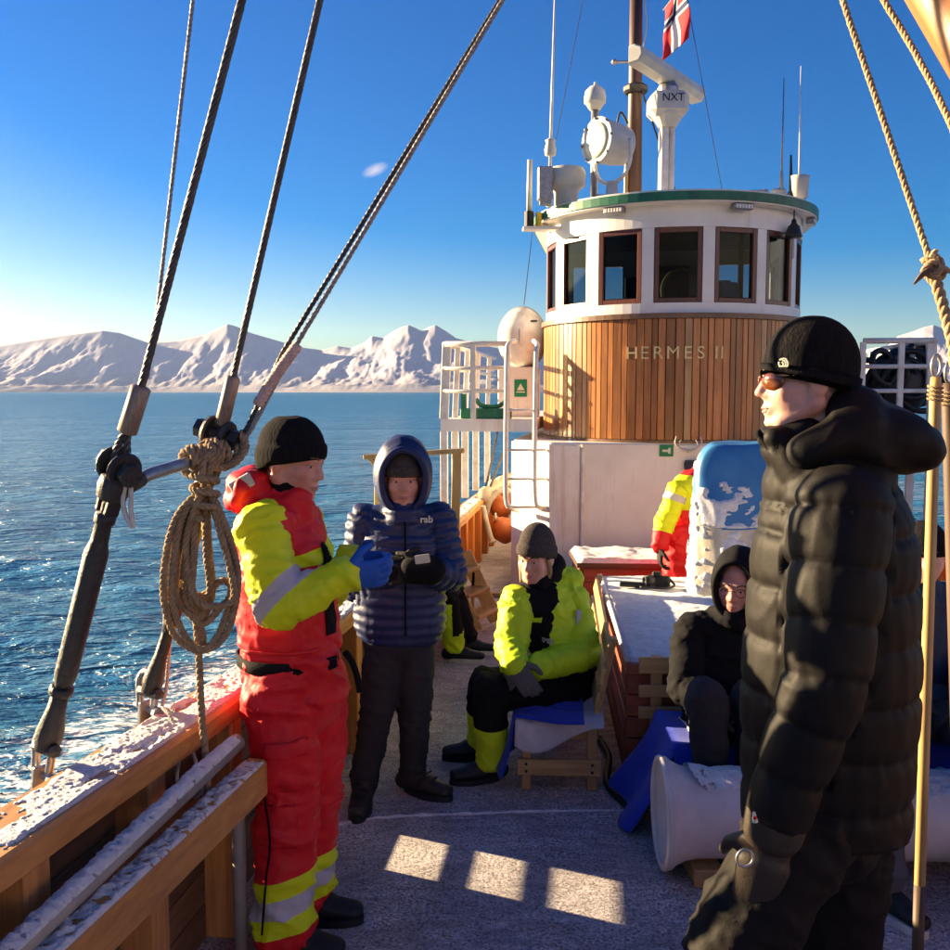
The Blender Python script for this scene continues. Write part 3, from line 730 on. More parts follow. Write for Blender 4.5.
def settle_local(t): pass
make_wheelhouse()

def deckL(x, y, z): # wheelhouse frame -> world
    return WH + RX*x + AX*y + Vector((0,0,z))

# antlers with a dark shield on the white wall
def antlers():
    c = deckL(0.105, -1.27, 1.33); t = thing('antler_trophy', 'small pale antlers on a dark blue shield under the cladding', 'antlers', c, -PHI)
    part('shield', prism([(-0.05,0),(0.05,0),(0.06,0.03),(0.055,0.1),(0,0.14),(-0.055,0.1),(-0.06,0.03)], 0, 0.02), 'navy', t)
    t.children[0].rotation_euler = (R(90), 0, 0); t.children[0].location = (0.03, 0.005, -0.10); t.children[0].rotation_euler = (R(90), R(180), 0)
    for s in (-1, 1):
        part('antler', tube(spline([(0.0, -0.02, -0.02), (s*0.06, -0.05, 0.0), (s*0.11, -0.06, 0.05), (s*0.10, -0.05, 0.11)], 6), [0.013*(1-0.6*i/18) for i in range(19)], 7), 'bone', t, True)
        part('antler_tine', tube(spline([(s*0.08, -0.055, 0.02), (s*0.075, -0.07, 0.06), (s*0.06, -0.07, 0.08)], 4), [0.008*(1-0.6*i/8) for i in range(9)], 6), 'bone', t, True)
antlers()

# ------------------------------------------------------------------ things standing on the wheelhouse roof
ZT = 3.42+0.105
def roof_things():
    def top(px, Y): p = at(px, 200, Y); return Vector((p.x, Y, ZT))
    # radar
    b = top(666, 9.3); t = thing('radar_scanner', 'white open-array radar with long bar on a square gearbox and post', 'radar', b, 0)
    zb = at(666, 127, 9.3).z-ZT; zt = at(666, 93, 9.3).z-ZT
    part('post', join(tube([(-0.03,0,0),(-0.03,0,zb)], 0.05, 12), tube([(0.045,0,0),(0.045,0,zb)], 0.03, 10), lathe([(0.14,0.0),(0.14,0.02),(0.05,0.03)], 16)), 'white_pipe', t)
    g = part('gearbox', join(box(0.36, 0.32, (zt-zb)*0.72, (0,0,zb+(zt-zb)*0.62), 0.05), lathe([(0.08,zb-0.01),(0.15,zb+0.1),(0.15,zb+0.14)], 16)), 'offwhite', t)
    part('hub', lathe([(0.10,zt-0.02),(0.10,zt+0.04),(0.07,zt+0.10)], 16), 'greysteel', t)
    text('NXT', 0.10, 0.003, 'navy', g, 'lettering', Mx=fr3(Vector((1,0,0)), Vector((0,0,1)), Vector((0,-1,0)), (0.02, -0.163, zb+(zt-zb)*0.72)))
    d = (at(697, 102, 9.9)-at(633, 62, 8.7)); d.z = 0; d.normalize()
    c = Vector((0,0,zt+0.16)); n = 26; V = []; F = []
    prof = [(-0.06,-0.085),(0.05,-0.075),(0.085,-0.02),(0.075,0.05),(0.0,0.085),(-0.06,0.075)]
    pr = Vector((d.y, -d.x, 0))
    for s in (-0.74, -0.72, 0.72, 0.74):
        f = 1 if abs(s) < 0.73 else 0.82
        for x, z in prof: V.append(c+d*s+pr*x*f+Vector((0,0,z*f)))
    m = len(prof)
    for i in range(3):
        for k in range(m): F.append((i*m+k, i*m+(k+1) % m, (i+1)*m+(k+1) % m, (i+1)*m+k))
    F.append(tuple(range(m))[::-1]); F.append(tuple(range(3*m, 4*m)))
    part('scanner_bar', (V, F), 'offwhite', t)
    # searchlight
    b = top(612, 8.75); t = thing('searchlight', 'big drum searchlight in a forked bracket on the wheelhouse roof', 'searchlight', b)
    zc = at(612, 144, 8.75).z-ZT; ax = Vector((-0.80, -0.55, 0.02)).normalized(); c = Vector((0,0,zc))
    part('drum', lathe([(0.0,-0.16),(0.12,-0.15),(0.17,-0.12),(0.185,0.0),(0.19,0.16),(0.205,0.165),(0.205,0.19),(0.18,0.19)], 28, ax, c), 'offwhite', t, True)
    part('lens', lathe([(0.182,0.186),(0.10,0.20),(0.0,0.205)], 28, ax, c), 'sign_white', t, True)
    for k in range(8): part('lens_bolt', ball(c+ax*0.2+Matrix.Rotation(k*math.pi/4, 3, ax) @ (ax.orthogonal().normalized()*0.193), 0.014, 6, 4), 'greysteel', t)
    side = ax.cross(Vector((0,0,1))).normalized()
    for s in (-1, 1): part('bracket_arm', tube(spline([Vector((0,0,0.17)), side*s*0.13+Vector((0,0,0.2)), side*s*0.225+Vector((0,0,0.32)), side*s*0.225+Vector((0,0,zc))], 5), 0.018, 8), 'white_pipe', t, True)
    part('pedestal', lathe([(0.13,0),(0.13,0.05),(0.06,0.07),(0.05,0.18),(0.0,0.18)], 18), 'white_pipe', t, True)
    # satellite dome on pole
    b = top(594, 9.0); t = thing('navigation_dome', 'mushroom-shaped pale dome on a steel pole behind the searchlight', 'dome', b)
    zc = at(593, 108, 9.0).z-ZT
    part('pole', tube([(0,0,0),(0,0,zc)], 0.035, 12), 'greysteel', t, True)
    part('dome', lathe([(0.05,zc-0.02),(0.075,zc+0.02),(0.09,zc+0.04),(0.10,zc+0.045),(0.10,zc+0.1),(0.09,zc+0.15),(0.05,zc+0.19),(0.015,zc+0.2),(0.012,zc+0.23),(0,zc+0.235)], 20), 'offwhite', t, True)
    # thermal dome and box at the left edge
    b = top(566, 8.95); t = thing('compass_dome', 'squat white dome with flat back box beside the tall whip aerial', 'dome', b)
    part('dome', lathe([(0.11,0),(0.11,0.12),(0.14,0.16),(0.175,0.18),(0.18,0.30),(0.16,0.34),(0,0.35)], 22), 'offwhite', t, True)
    part('switch_box', box(0.14, 0.12, 0.30, (-0.2, -0.1, 0.18), 0.012), 'greysteel', t)
    part('box_foot', box(0.1, 0.1, 0.04, (-0.2, -0.1, 0.018)), 'greysteel', t)
    # aerials
    def whip(px0, px1, py1, Y, r, label, m='white_pipe', base='offwhite', bh=0.3):
        b = top(px0, Y); t = thing('whip_aerial', label, 'aerial', b); e = at(px1, py1, Y)-b
        part('rod', tube([Vector((0,0,0)), e*0.5, e], [r, r*0.8, r*0.4], 8), m, t, True)
        part('socket', tube([Vector((0,0,-0.01)), e.normalized()*bh*0.5, e.normalized()*bh], [r*1.9, r*1.9, r*1.4], 10), base, t, True)
        return t
    t = whip(549, 556, -40, 8.9, 0.016, 'very tall white whip aerial with a collar, left on the wheelhouse roof')
    part('collar', lathe([(0.02,0),(0.05,0.01),(0.055,0.06),(0.04,0.12),(0.05,0.14),(0.02,0.16)], 14, origin=(0.01,0,0.44)), 'offwhite', t, True)
    part('stay', tube([(0.02,0,0.3),(0.22,-0.05,0.02)], 0.009, 6), 'white_pipe', t)
    t = whip(781, 784, 78, 8.9, 0.011, 'thin grey whip aerial, shorter of the pair right of the radar', 'greysteel')
    part('bracket', box(0.13, 0.1, 0.16, (-0.02, 0.02, 0.075), 0.02), 'offwhite', t)
    whip(799, 801, 66, 9.0, 0.010, 'thin white whip aerial rising from a pale cup, taller of the pair', 'white_pipe')
    t = whip(791, 791, 155, 8.8, 0.02, 'short black stub aerial between the two thin aerials', 'black', 'black', 0.1)
    b = top(799, 8.8); t = thing('horn_cup', 'pale cup-shaped loudhailer under the taller thin aerial', 'horn', b)
    part('cup', lathe([(0.05,0.03),(0.075,0.05),(0.085,0.2),(0.09,0.24),(0.0,0.245)], 18), 'offwhite', t, True); part('foot', lathe([(0.06,-0.005),(0.06,0.02),(0.03,0.05)], 14), 'greysteel', t)
    # stub aerial outside left on its own ledge
    p = at(529, 229, 9.1); t = thing('stub_aerial', 'short thick stub aerial standing on a ledge at the roof edge', 'aerial', p)
    q = at(530, 160, 9.1)-p
    part('ledge', box(0.36, 0.14, 0.03, (0.12,0,0), 0.005), 'white', t)
    part('base', tube([(0.0,0,0.01),(0.002,0,0.16)], 0.045, 12), 'black', t); part('light_band', tube([(0.09,0,0.015),(0.09,0,0.15)], 0.03, 10), 'yellow', t)
    part('rod', tube([Vector((0,0,0.15)), q], 0.026, 10), 'offwhite', t, True)
    # roof lamp hump
    b = top(718, 9.6); t = thing('roof_vent', 'low pointed grey vent behind the roof grating', 'vent', b)
    part('cowl', lathe([(0.14,-0.005),(0.14,0.05),(0.06,0.13),(0.0,0.18)], 12), 'greysteel', t); part('rim', lathe([(0.16,0),(0.16,0.02)], 12), 'greysteel', t)
    # mast
    b = top(634, 9.55); t = thing('mast', 'brown wooden signal mast standing behind the searchlight', 'mast', b)
    tp = at(637, -60, 9.55)-b
    part('pole', tube([Vector((0,0,-0.02)), tp*0.5, tp], [0.078, 0.066, 0.058], 14), 'mastwood', t, True)
    part('pale_strip', tube([Vector((-0.09,-0.03,0)), Vector((-0.075,-0.03,0))+tp*0.28], 0.022, 8), 'polewood', t)
    z1 = at(634, 62, 9.55).z-ZT
    part('crossarm', tube([(-0.2,0,z1),(0.02,0,z1)], 0.014, 8), 'greysteel', t); part('arm_end', ball((-0.21,0,z1), 0.03), 'greysteel', t)
    part('collar', lathe([(0.1,0),(0.12,0.02),(0.12,0.06),(0.1,0.08)], 14, origin=(0,0,z1-0.30)), 'tarred', t)
    part('halyard', tube(spline([(0.06,-0.08,z1+0.55),(0.08,-0.09,z1+0.3),(0.05,-0.09,z1+0.1)], 5), 0.008, 6), 'rope_pale', t)
    part('cable', tube(spline([(0.03,-0.09,z1-0.25),(0.2,-0.12,z1-0.75),(0.38,-0.1,0.25),(0.45,-0.1,0.0)], 8), 0.009, 6), 'tarred', t)
    part('cable', tube(spline([(-0.08,-0.06,z1-0.6),(-0.16,-0.08,z1-0.5),(-0.2,-0.1,z1-0.75),(-0.14,-0.08,z1-0.95)], 6), 0.011, 6), 'tarred', t)
    # thin stays and flag halyard
    for p0, p1, lab in (((700,70),(722,190),'thin wire running from the flag down to the roof vent'), ((583,0),(556,140),'thin wire stay slanting to the tall whip aerial')):
        tag(part('wire_stay', tube([at(*p0, 9.55)+(at(*p0, 9.55)-at(*p1, 9.55))*0.8, at(*p1, 9.5)], 0.004, 5), 'wire'), lab, 'wire')
    tag(part('wire_stay', tube([at(533,226,9.2), at(524,305,9.4)], 0.004, 5), 'wire'), 'thin wire stay from the roof ledge down to the raft capsule', 'wire')
roof_things()

# flag
def flag():
    red = mat('flag_red', (0.60,0.015,0.03), (0.5,0.012,0.025), rough=0.8); wh = mat('flag_white', (0.78,0.77,0.76), rough=0.8); bl = mat('flag_blue', (0.012,0.02,0.10), rough=0.8)
    Y0 = 9.6; hA, hB = at(665,8,Y0+0.1), at(686,-19,Y0-0.1); fA, fB = at(661,63,Y0+0.05), at(691,36,Y0-0.16)
    us = [0,6,7,9,10,22]; vs_ = [0,6,7,9,10,16]
    U = sorted(set(sum([list(np.linspace(a, b, max(2, int((b-a)*1.5)+1))) for a, b in zip(us, us[1:])], [])))
    Vv = sorted(set(sum([list(np.linspace(a, b, max(2, int((b-a)*1.5)+1))) for a, b in zip(vs_, vs_[1:])], [])))
    V = []; F = []; mi = []
    for u in U:
        for v in Vv:
            s, q = u/22, v/16; p = (hA.lerp(fA, s)).lerp(hB.lerp(fB, s), q)
            wv = 0.022*math.sin(q*7+s*3)*(0.3+s)+0.012*math.sin(s*9+q*2)
            V.append(p+Vector((wv*0.35, -wv*1.4, 0)))
    n = len(Vv)
    for i in range(len(U)-1):
        for j in range(n-1):
            uc = (U[i]+U[i+1])/2; vc = (Vv[j]+Vv[j+1])/2; a = i*n+j; F.append((a, a+n, a+n+1, a+1))
            mi.append(2 if 7 < uc < 9 or 7 < vc < 9 else 1 if 6 < uc < 10 or 6 < vc < 10 else 0)
    t = thing('flag', 'red flag with white and blue cross hanging beside the mast', 'flag', hA)
    o = part('cloth', (V, F), [red, wh, bl], t, True, mi)
    md = o.modifiers.new('thickness', 'SOLIDIFY'); md.thickness = 0.003
    part('hoist_cord', tube([hA+(hA-hB)*0.1, hB+(hB-hA)*0.25, Vector((at(700,70,9.55)+(at(700,70,9.55)-at(722,190,9.55))*0.6))], 0.006, 6), 'rope_pale', t)
    settle(t)
flag()

# ------------------------------------------------------------------ boat deck with railings on both sides
def platform(side, label, rail_label):
    z = 1.50; b0, b1 = 9.0, 13.2
    o = part('boat_deck', prism([tuple(B(side*a, b)[:2]) for a, b in ((1.36, b0), (2.27, b0), (2.27, b1), (1.36, b1))], z-0.06, z+0.06), 'white'); tag(o, label, 'platform')
    t = thing('railing', rail_label, 'railing', B(side*2.25, b0, z+0.06))
    sup = [9.03, 9.55, 10.2, 11.0, 12.0]
    for k, b in enumerate(sup):
        aa = 2.22 if k else 2.24
        part('support_post', beam(B(side*aa, b, z_rail(b)-0.002), B(side*aa, b, z-0.06), 0.07, 0.05, up=AX, bev=0.004), 'white_pipe', t)
        part('post', beam(B(side*aa, b, z+0.06), B(side*(aa-0.03), b, 2.27), 0.085 if k == 0 else 0.055, 0.045, up=AX, bev=0.004), 'white_pipe', t)
    for zz in (1.83, 2.05, 2.28):
        part('rail', tube([B(side*2.23, b0, zz), B(side*2.23, 12.9, zz)], 0.02 if zz < 2.2 else 0.026, 8), 'white_pipe', t, True)
        part('rail', tube([B(side*2.23, b0+0.005, zz), B(side*1.62, b0+0.005, zz)], 0.02 if zz < 2.2 else 0.026, 8), 'white_pipe', t, True)
    for a in (1.95, 1.62): part('post', beam(B(side*a, b0+0.005, z+0.06), B(side*a, b0+0.005, 2.27), 0.05, 0.04, up=AX), 'white_pipe', t)
    settle(t)
platform(-1, 'white boat deck slab bearing the railing beside the wooden steps', 'white railing with broad posts beside the round raft capsule')
platform(1, 'white boat deck slab under the heap of black hose', 'white railing with a heap of black hose behind the knit hat')

def left_details():
    # green locker and cleat on the boat deck
    c = B(-1.84, 9.12, 1.562); t = thing('deck_cradle', 'low green cradle with a curved chock on the white platform', 'cradle', c, -PHI)
    part('base', box(0.5, 0.1, 0.10, (0,0,0.05), 0.008), 'green', t)
    part('chock', tube(spline([(-0.1,0,0.19),(-0.05,0,0.13),(0.05,0,0.115),(0.14,0,0.13),(0.2,0,0.2)], 5), 0.022, 8), 'green', t, True)
    part('pin', tube([(-0.12,0,0.1),(-0.12,0,0.24)], 0.015, 8), 'tarred', t); part('upright', box(0.05,0.05,0.2,(-0.22,0.0,0.14)), 'green', t)
    # raft capsule on its cabinet
    c = B(-1.63, 10.05, 1.56); t = thing('signal_cabinet', 'white cabinet with a square green muster sign under the raft capsule', 'cabinet', c, -PHI)
    part('body', box(0.40, 0.5, 0.52, (0.02,0,0.26), 0.01), 'white', t)
    s = part('sign', box(0.13, 0.008, 0.18, (0.06,-0.256,0.30), 0.002), 'sign_green', t)
    part('sign_figure', join(box(0.09, 0.004, 0.012, (0.06,-0.2625,0.26)), ((Vector((0.02,-0.2625,0.28)), Vector((0.10,-0.2625,0.28)), Vector((0.06,-0.2625,0.35))), [(0,1,2)])), 'sign_white', s)
    c = B(-1.58, 10.05, 2.08); t = thing('raft_capsule', 'round white life raft capsule beside the wheelhouse cladding', 'capsule', c, -PHI)
    q = Vector((0.1, -1, 0.05)).normalized()
    part('shell', xf(lathe([(0.0,0.32),(0.12,0.31),(0.22,0.26),(0.28,0.18),(0.295,0.05),(0.30,0.02),(0.295,-0.02),(0.295,-0.2),(0.26,-0.28),(0.1,-0.32),(0,-0.33)], 28, q, (0.0,0,0.285)), Matrix.Diagonal((0.84,1,1.08,1))), 'white_pipe', t, True)
    part('seam', xf(torus((0,0,0.285), q, 0.30, 0.014, 32, 8), Matrix.Diagonal((0.84,1,1.08,1))), 'offwhite', t, True)
    part('emblem', xf(join(box(0.07,0.006,0.02,(0.025,0,0.0)), box(0.07,0.006,0.02,(-0.025,0,0.0))), Matrix.Translation((0.12,-0.262,0.47)) @ Matrix.Rotation(R(-40), 4, 'X')), 'black', t)
    part('strap', xf(torus((0,0,0.285), Vector((1,0,0)), 0.318, 0.008, 32, 6), Matrix.Diagonal((0.8,1.0,1.06,1))), 'greysteel', t, True)
    # ladder of bent pipe
    t = thing('pipe_ladder', 'white bent-pipe ladder leaning on the cream corner of the deckhouse', 'ladder', at(521, 512, 8.45))
    Y = 8.45
    for x0, sgn in ((507, 1), (536, 1)):
        pts = [at(x0+8 if x0 < 520 else x0-2, 341, Y+0.25), at(x0+1, 345, Y+0.06), at(x0, 360, Y), at(x0-1, 430, Y), at(x0-1, 496, Y), at(x0+3, 507, Y+0.02), at(x0+11, 511, Y+0.2)]
        part('side_pipe', tube(spline(pts, 6), 0.022, 10), 'white_pipe', t, True)
    for yy in (410, 450, 479, 507):
        part('rung', tube([at(506, yy, Y+0.002), at(546, yy, Y+0.002) if yy > 420 else at(536, yy, Y+0.002)], 0.012, 8), 'white_pipe', t, True)
    settle(t)
    # wooden gantry by the man in the blue jacket
    t = thing('wooden_gallows', 'wooden T-shaped gallows post rising behind the blue puffer jacket', 'post', at(455, 630, 6.75))
    part('post', beam(Vector((at(452, 640, 6.75).x, 6.75, 0)), at(457, 452, 6.75), 0.065, 0.05, up=(0,1,0)), 'polewood', t)
    part('crossbar', beam(at(364, 457, 6.85), at(464, 450.5, 6.72), 0.05, 0.035), 'polewood', t)
    part('brace', beam(at(369, 457, 6.84), at(381, 470, 6.83), 0.05, 0.03), 'polewood', t); part('far_post', beam(Vector((at(378, 640, 6.84).x, 6.84, 0)), at(378, 456, 6.84), 0.05, 0.05, up=(0,1,0)), 'polewood', t)
    settle(t)
    # steps
    t = thing('wooden_steps', 'small wooden steps standing on deck against the bulwark', 'steps', at(465, 625, 7.0))
    for dx, dy in ((0, 0), (0.16, 0.33)):
        o = Vector((dx, dy, 0))
        p0, p1 = at(442, 560, 6.95)+o, at(476, 628, 6.95)+o; p1.z = 0.045
        part('stringer', beam(p0, p1, 0.03, 0.11, bev=0.004), 'pine_y', t)
        part('foot_strut', beam(at(452,580,6.96)+o, Vector((at(450,628,6.95).x+dx, 6.96+dy, 0.0)), 0.028, 0.05, up=(0,1,0)), 'pine_z', t)
    for f in (0.2, 0.5, 0.8):
        a = at(442, 560, 6.95).lerp(Vector((at(476,628,6.95).x, 6.95, 0.04)), f)
        part('tread', beam(a+Vector((0.0,0.015,0)), a+Vector((0.16,0.32,0)), 0.17, 0.025), 'pine_y', t)
    settle(t)
    # threshold board
    p = B(-1.75, 8.55, 0.015); tag(part('threshold_board', beam(B(-1.98, 8.2, 0.02), B(-1.5, 8.2, 0.02), 0.08, 0.04), 'pine'), 'pale threshold board across the side passage', 'board')
    # fenders and canvas roll by the aft bulwark
    for k, (px, py, Y, r) in enumerate(((500, 507, 10.4, 0.12), (504, 530, 10.0, 0.135))):
        c = at(px, py, Y); t = thing('buoy', ('orange buoy with a cream hose looped over it on the aft bulwark', 'plain orange buoy resting lowest by the aft bulwark')[k], 'buoy', c)
        part('float', xf(lathe([(0.0,-r),(r*0.7,-r*0.85),(r,-r*0.2),(r*0.95,r*0.4),(r*0.5,r*0.95),(r*0.2,r*1.1),(r*0.18,r*1.3),(0,r*1.32)], 20, (-0.5,-0.3,0.8)), Matrix.Identity(4)), 'orange', t, True)
        part('eye', torus(Vector((-0.5,-0.3,0.8)).normalized()*r*1.35, (1,0,0), 0.035, 0.012, 14, 6), 'rope_pale', t, True)
        if k == 0: part('hose', tube(spline([(-0.16,-0.1,-0.1),(-0.12,-0.17,0.08),(0.0,-0.17,0.2),(0.14,-0.12,0.16),(0.2,-0.1,0.0),(0.1,-0.16,-0.14)], 6), 0.035, 10), 'canvas', t, True)
    tag(part('canvas_roll', tube(spline([at(484,496,10.2), at(494,487,10.6), at(503,483,11.0), at(511,481,11.4)], 6), [0.07+0.02*math.sin(i*1.3) for i in range(19)], 10), 'canvas', None, True), 'cream canvas roll lying along the aft cap rail', 'canvas')
    tag(part('fender', tube(spline([at(483,506,9.7), at(486,520,9.7), at(490,535,9.68), at(493,543,9.66)], 6), [0.028]*17+[0.04,0.04], 10), 'canvas', None, True), 'slim cream fender leaning on the orange stanchions', 'fender')
    for p0, p1, lab in (((500,420),(486,488),'slanting dark stay beside the pipe ladder, upper one'), ((508,440),(489,490),'slanting dark stay beside the pipe ladder, lower one')):
        tag(part('stay', tube([at(*p0, 10.6), at(*p1, 10.3)], 0.014, 6), 'wire'), lab, 'wire')
left_details()

# heap of black hose on the far platform
def hose_heap():
    c = B(2.05, 9.4, 1.565); t = thing('hose_heap', 'heap of coiled black hose behind the white railing', 'hose', c)
    rng = random.Random(3)
    for k in range(16):
        cc = Vector((rng.uniform(-0.28,0.3), rng.uniform(-0.1,0.25), 0.34+rng.uniform(-0.1,0.18))); rr = rng.uniform(0.13, 0.24)
        ax = Vector((rng.uniform(-0.5,0.5), -1, rng.uniform(-0.4,0.4)))
        part('coil', torus(cc+Vector((0,0,max(0, rr*1.05+0.03-cc.z))), ax, rr, 0.03, 22, 7, 1.0, rng.uniform(0.7,1.1)), 'black', t, True)
    part('bundle', xf(ball((0.02,0.1,0.3), (0.3,0.18,0.3), 14, 10), Matrix.Identity(4)), 'black', t, True)
hose_heap()
# ------------------------------------------------------------------ cargo hatch
H0, H1, HZ = 4.32, 6.35, 0.575          # near edge, far edge (distance), top
def hatch_pt(u, v, z): # u across, v aft
    y = H0+(H1-H0)*v; xl = 0.705+0.14*v; return Vector((xl+2.15*u, y-0.3*u, z))
def make_hatch():
    t = thing('cargo_hatch', 'big red-brown hatch with snow-covered top behind the benches', 'hatch', hatch_pt(0.5, 0.5, 0))
    for k in range(5):
        z0, z1 = 0.104*k, 0.104*k+0.099
        part('coaming_board', beam(hatch_pt(0,0,(z0+z1)/2)+Vector((0,0.02,0)), hatch_pt(1,0,(z0+z1)/2)+Vector((0,0.02,0)), 0.04, z1-z0, bev=0.006), 'hatchwood', t)
        part('coaming_board', beam(hatch_pt(0,0.022,(z0+z1)/2)+Vector((0.02,0,0)), hatch_pt(0,1,(z0+z1)/2)+Vector((0.02,0,0)), 0.04, z1-z0, bev=0.006), 'hatchwood', t)
        part('coaming_board', beam(hatch_pt(0.022,1,(z0+z1)/2), hatch_pt(1,1,(z0+z1)/2), 0.04, z1-z0, bev=0.006), 'hatchwood', t)
    for k in range(9):
        u0, u1 = k/9, (k+1)/9-0.006
        a = (hatch_pt(u0,0,HZ-0.03)+hatch_pt(u1,0,HZ-0.03))/2; b = (hatch_pt(u0,1,HZ-0.03)+hatch_pt(u1,1,HZ-0.03))/2
        part('hatch_board', beam(a+Vector((0,-0.03,0)), b+Vector((0,0.03,0)), 0.232, 0.05, bev=0.005), 'hatchwood', t)
    def fn(u, v): return hatch_pt(u*1.0-0.002, v, HZ-0.006), Vector((0,0,1))
    part('snow_cover', snow_sheet(fn, 150, 120, 0.03, 0.0, 5.0, 2.0, 0.015), 'snow', t, True)
    part('edge_ridge', tube([hatch_pt(0.002,0.0,HZ+0.004), hatch_pt(0.002,1,HZ+0.004)], 0.016, 6), 'snow', t, True)
    settle(t)
make_hatch()

# low locker against the deckhouse
def locker():
    t = thing('deck_locker', 'low brown locker with snowy lid against the white deckhouse', 'locker', at(640, 600, 7.4))
    p0 = at(580, 570, 7.55); p1 = at(800, 570, 7.45)
    x0, x1 = p0.x, p1.x
    for k in range(4): part('board', beam((x0, 7.35, 0.0+0.055+0.113*k), (x1, 7.25, 0.055+0.113*k), 0.03, 0.108), 'hatchwood', t)
    part('end_board', beam((x0-0.016, 7.34, 0.225), (x0-0.016, 7.85, 0.225), 0.03, 0.44), 'hatchwood', t)
    part('lid', prism([(x0-0.05, 7.30), (x1, 7.20), (x1, 7.95), (x0-0.05, 7.95)], 0.455, 0.495), 'trimwood', t)
    def fn(u, v): return Vector((x0-0.05+(x1-x0+0.05)*u, 7.30-0.1*u+(0.6+0.1*u)*v, 0.494)), Vector((0,0,1))
    part('snow_cover', snow_sheet(fn, 90, 24, 0.045, 0.0, 6, 5, 0.03), 'snow', t, True)
    settle(t)
locker()

# ------------------------------------------------------------------ benches
def bench_side():
    o = Vector((0.205, 4.22, 0)); dx = Vector((1, -0.06, 0)).normalized(); dy = Vector((0.09, 1, 0)).normalized(); L = 1.55; W = 0.36
    t = thing('slatted_bench', 'low pine bench where the woman in bright yellow jacket sits', 'bench', o)
    q = lambda x, y, z: o+dx*x+dy*y+Vector((0,0,z))
    for y in (0.025, L-0.03):
        part('leg', beam(q(0.03,y,0), q(0.03,y,0.285), 0.045, 0.045, up=dy), 'pine_z', t)
        part('leg', beam(q(W-0.03,y,0), q(W-0.03,y,0.285), 0.045, 0.045, up=dy), 'pine_z', t)
        r = part('end_rail', beam(q(-0.012,y-0.034,0.115), q(W+0.012,y-0.034,0.115), 0.022, 0.075), 'pine', t)
        if y < 1:
            for xx in (0.03, W-0.03):
                for zz in (0.098, 0.132): part('bolt', lathe([(0.007,0),(0.007,0.004),(0,0.006)], 8, -dy, q(xx, y-0.045, zz)), 'tarred', r)
        part('cross_rail', beam(q(0.0,y+0.034,0.255), q(W,y+0.034,0.255), 0.022, 0.06), 'pine', t)
        part('back_post', beam(q(W-0.03,y+0.05,0.25), q(W+0.065,y+0.05,0.70), 0.03, 0.055, up=dy), 'pine_z', t)
    for k in range(4): part('seat_slat', beam(q(0.045+0.09*k,-0.015,0.297), q(0.045+0.09*k,L+0.015,0.297), 0.078, 0.024), 'pine_y', t)
    for k in range(3):
        f = 0.30+0.27*k; c = 0.095*f/0.45*0.45
        part('back_slat', beam(q(W-0.03+0.095*(f-0.0)*0.9-0.005,-0.01,0.30+0.42*f), q(W-0.03+0.095*f*0.9-0.005,L+0.02,0.30+0.42*f), 0.02, 0.075, up=(0.2,0,1)), 'pine_y', t)
    settle(t)
    # pale fleece spread over the seat, hanging over the near end
    def fn(u, v):
        x = -0.02+0.40*v; s = 0.62*u
        wv = 0.012*math.sin(v*9+u*5)+0.008*math.sin(v*17+1)
        if s < 0.13: y = -0.035-0.02*math.sin(v*8)*(1-s/0.13)-0.012; z = 0.325-(0.13-s)*(0.55+0.45*math.sin(v*4.2+0.6))
        else: y = -0.035+(s-0.13); z = 0.327+abs(wv)*0.8
        return q(x, y, z+0.006)
    tag(part('pale_blanket', grid(fn, 34, 26, 0.008), 'whitefleece', None, True), 'pale fleece blanket over the bench end under the blue one', 'blanket')
    def fn2(u, v):
        s = -0.30+0.62*u            # across the bench, hanging over the front
        y = -0.05+0.66*v
        wv = 0.01*math.sin(v*11+u*4)+0.006*math.sin(v*23)
        if s < 0: x = -0.035-0.03*math.sin(v*9)*(-s/0.3)-0.05*(s/0.3)**2*math.cos(v*3); z = 0.352+s*(0.92-0.35*v)
        else: x = -0.03+s; z = 0.356+abs(wv)
        ye = y+0.05*u*math.sin(u*5)-0.02*(1-v)
        return q(x, ye, z)
    tag(part('blue_blanket', grid(fn2, 36, 30, 0.008), 'bluefleece', None, True), 'royal blue blanket hanging down the front of the low pine bench', 'blanket')
bench_side()

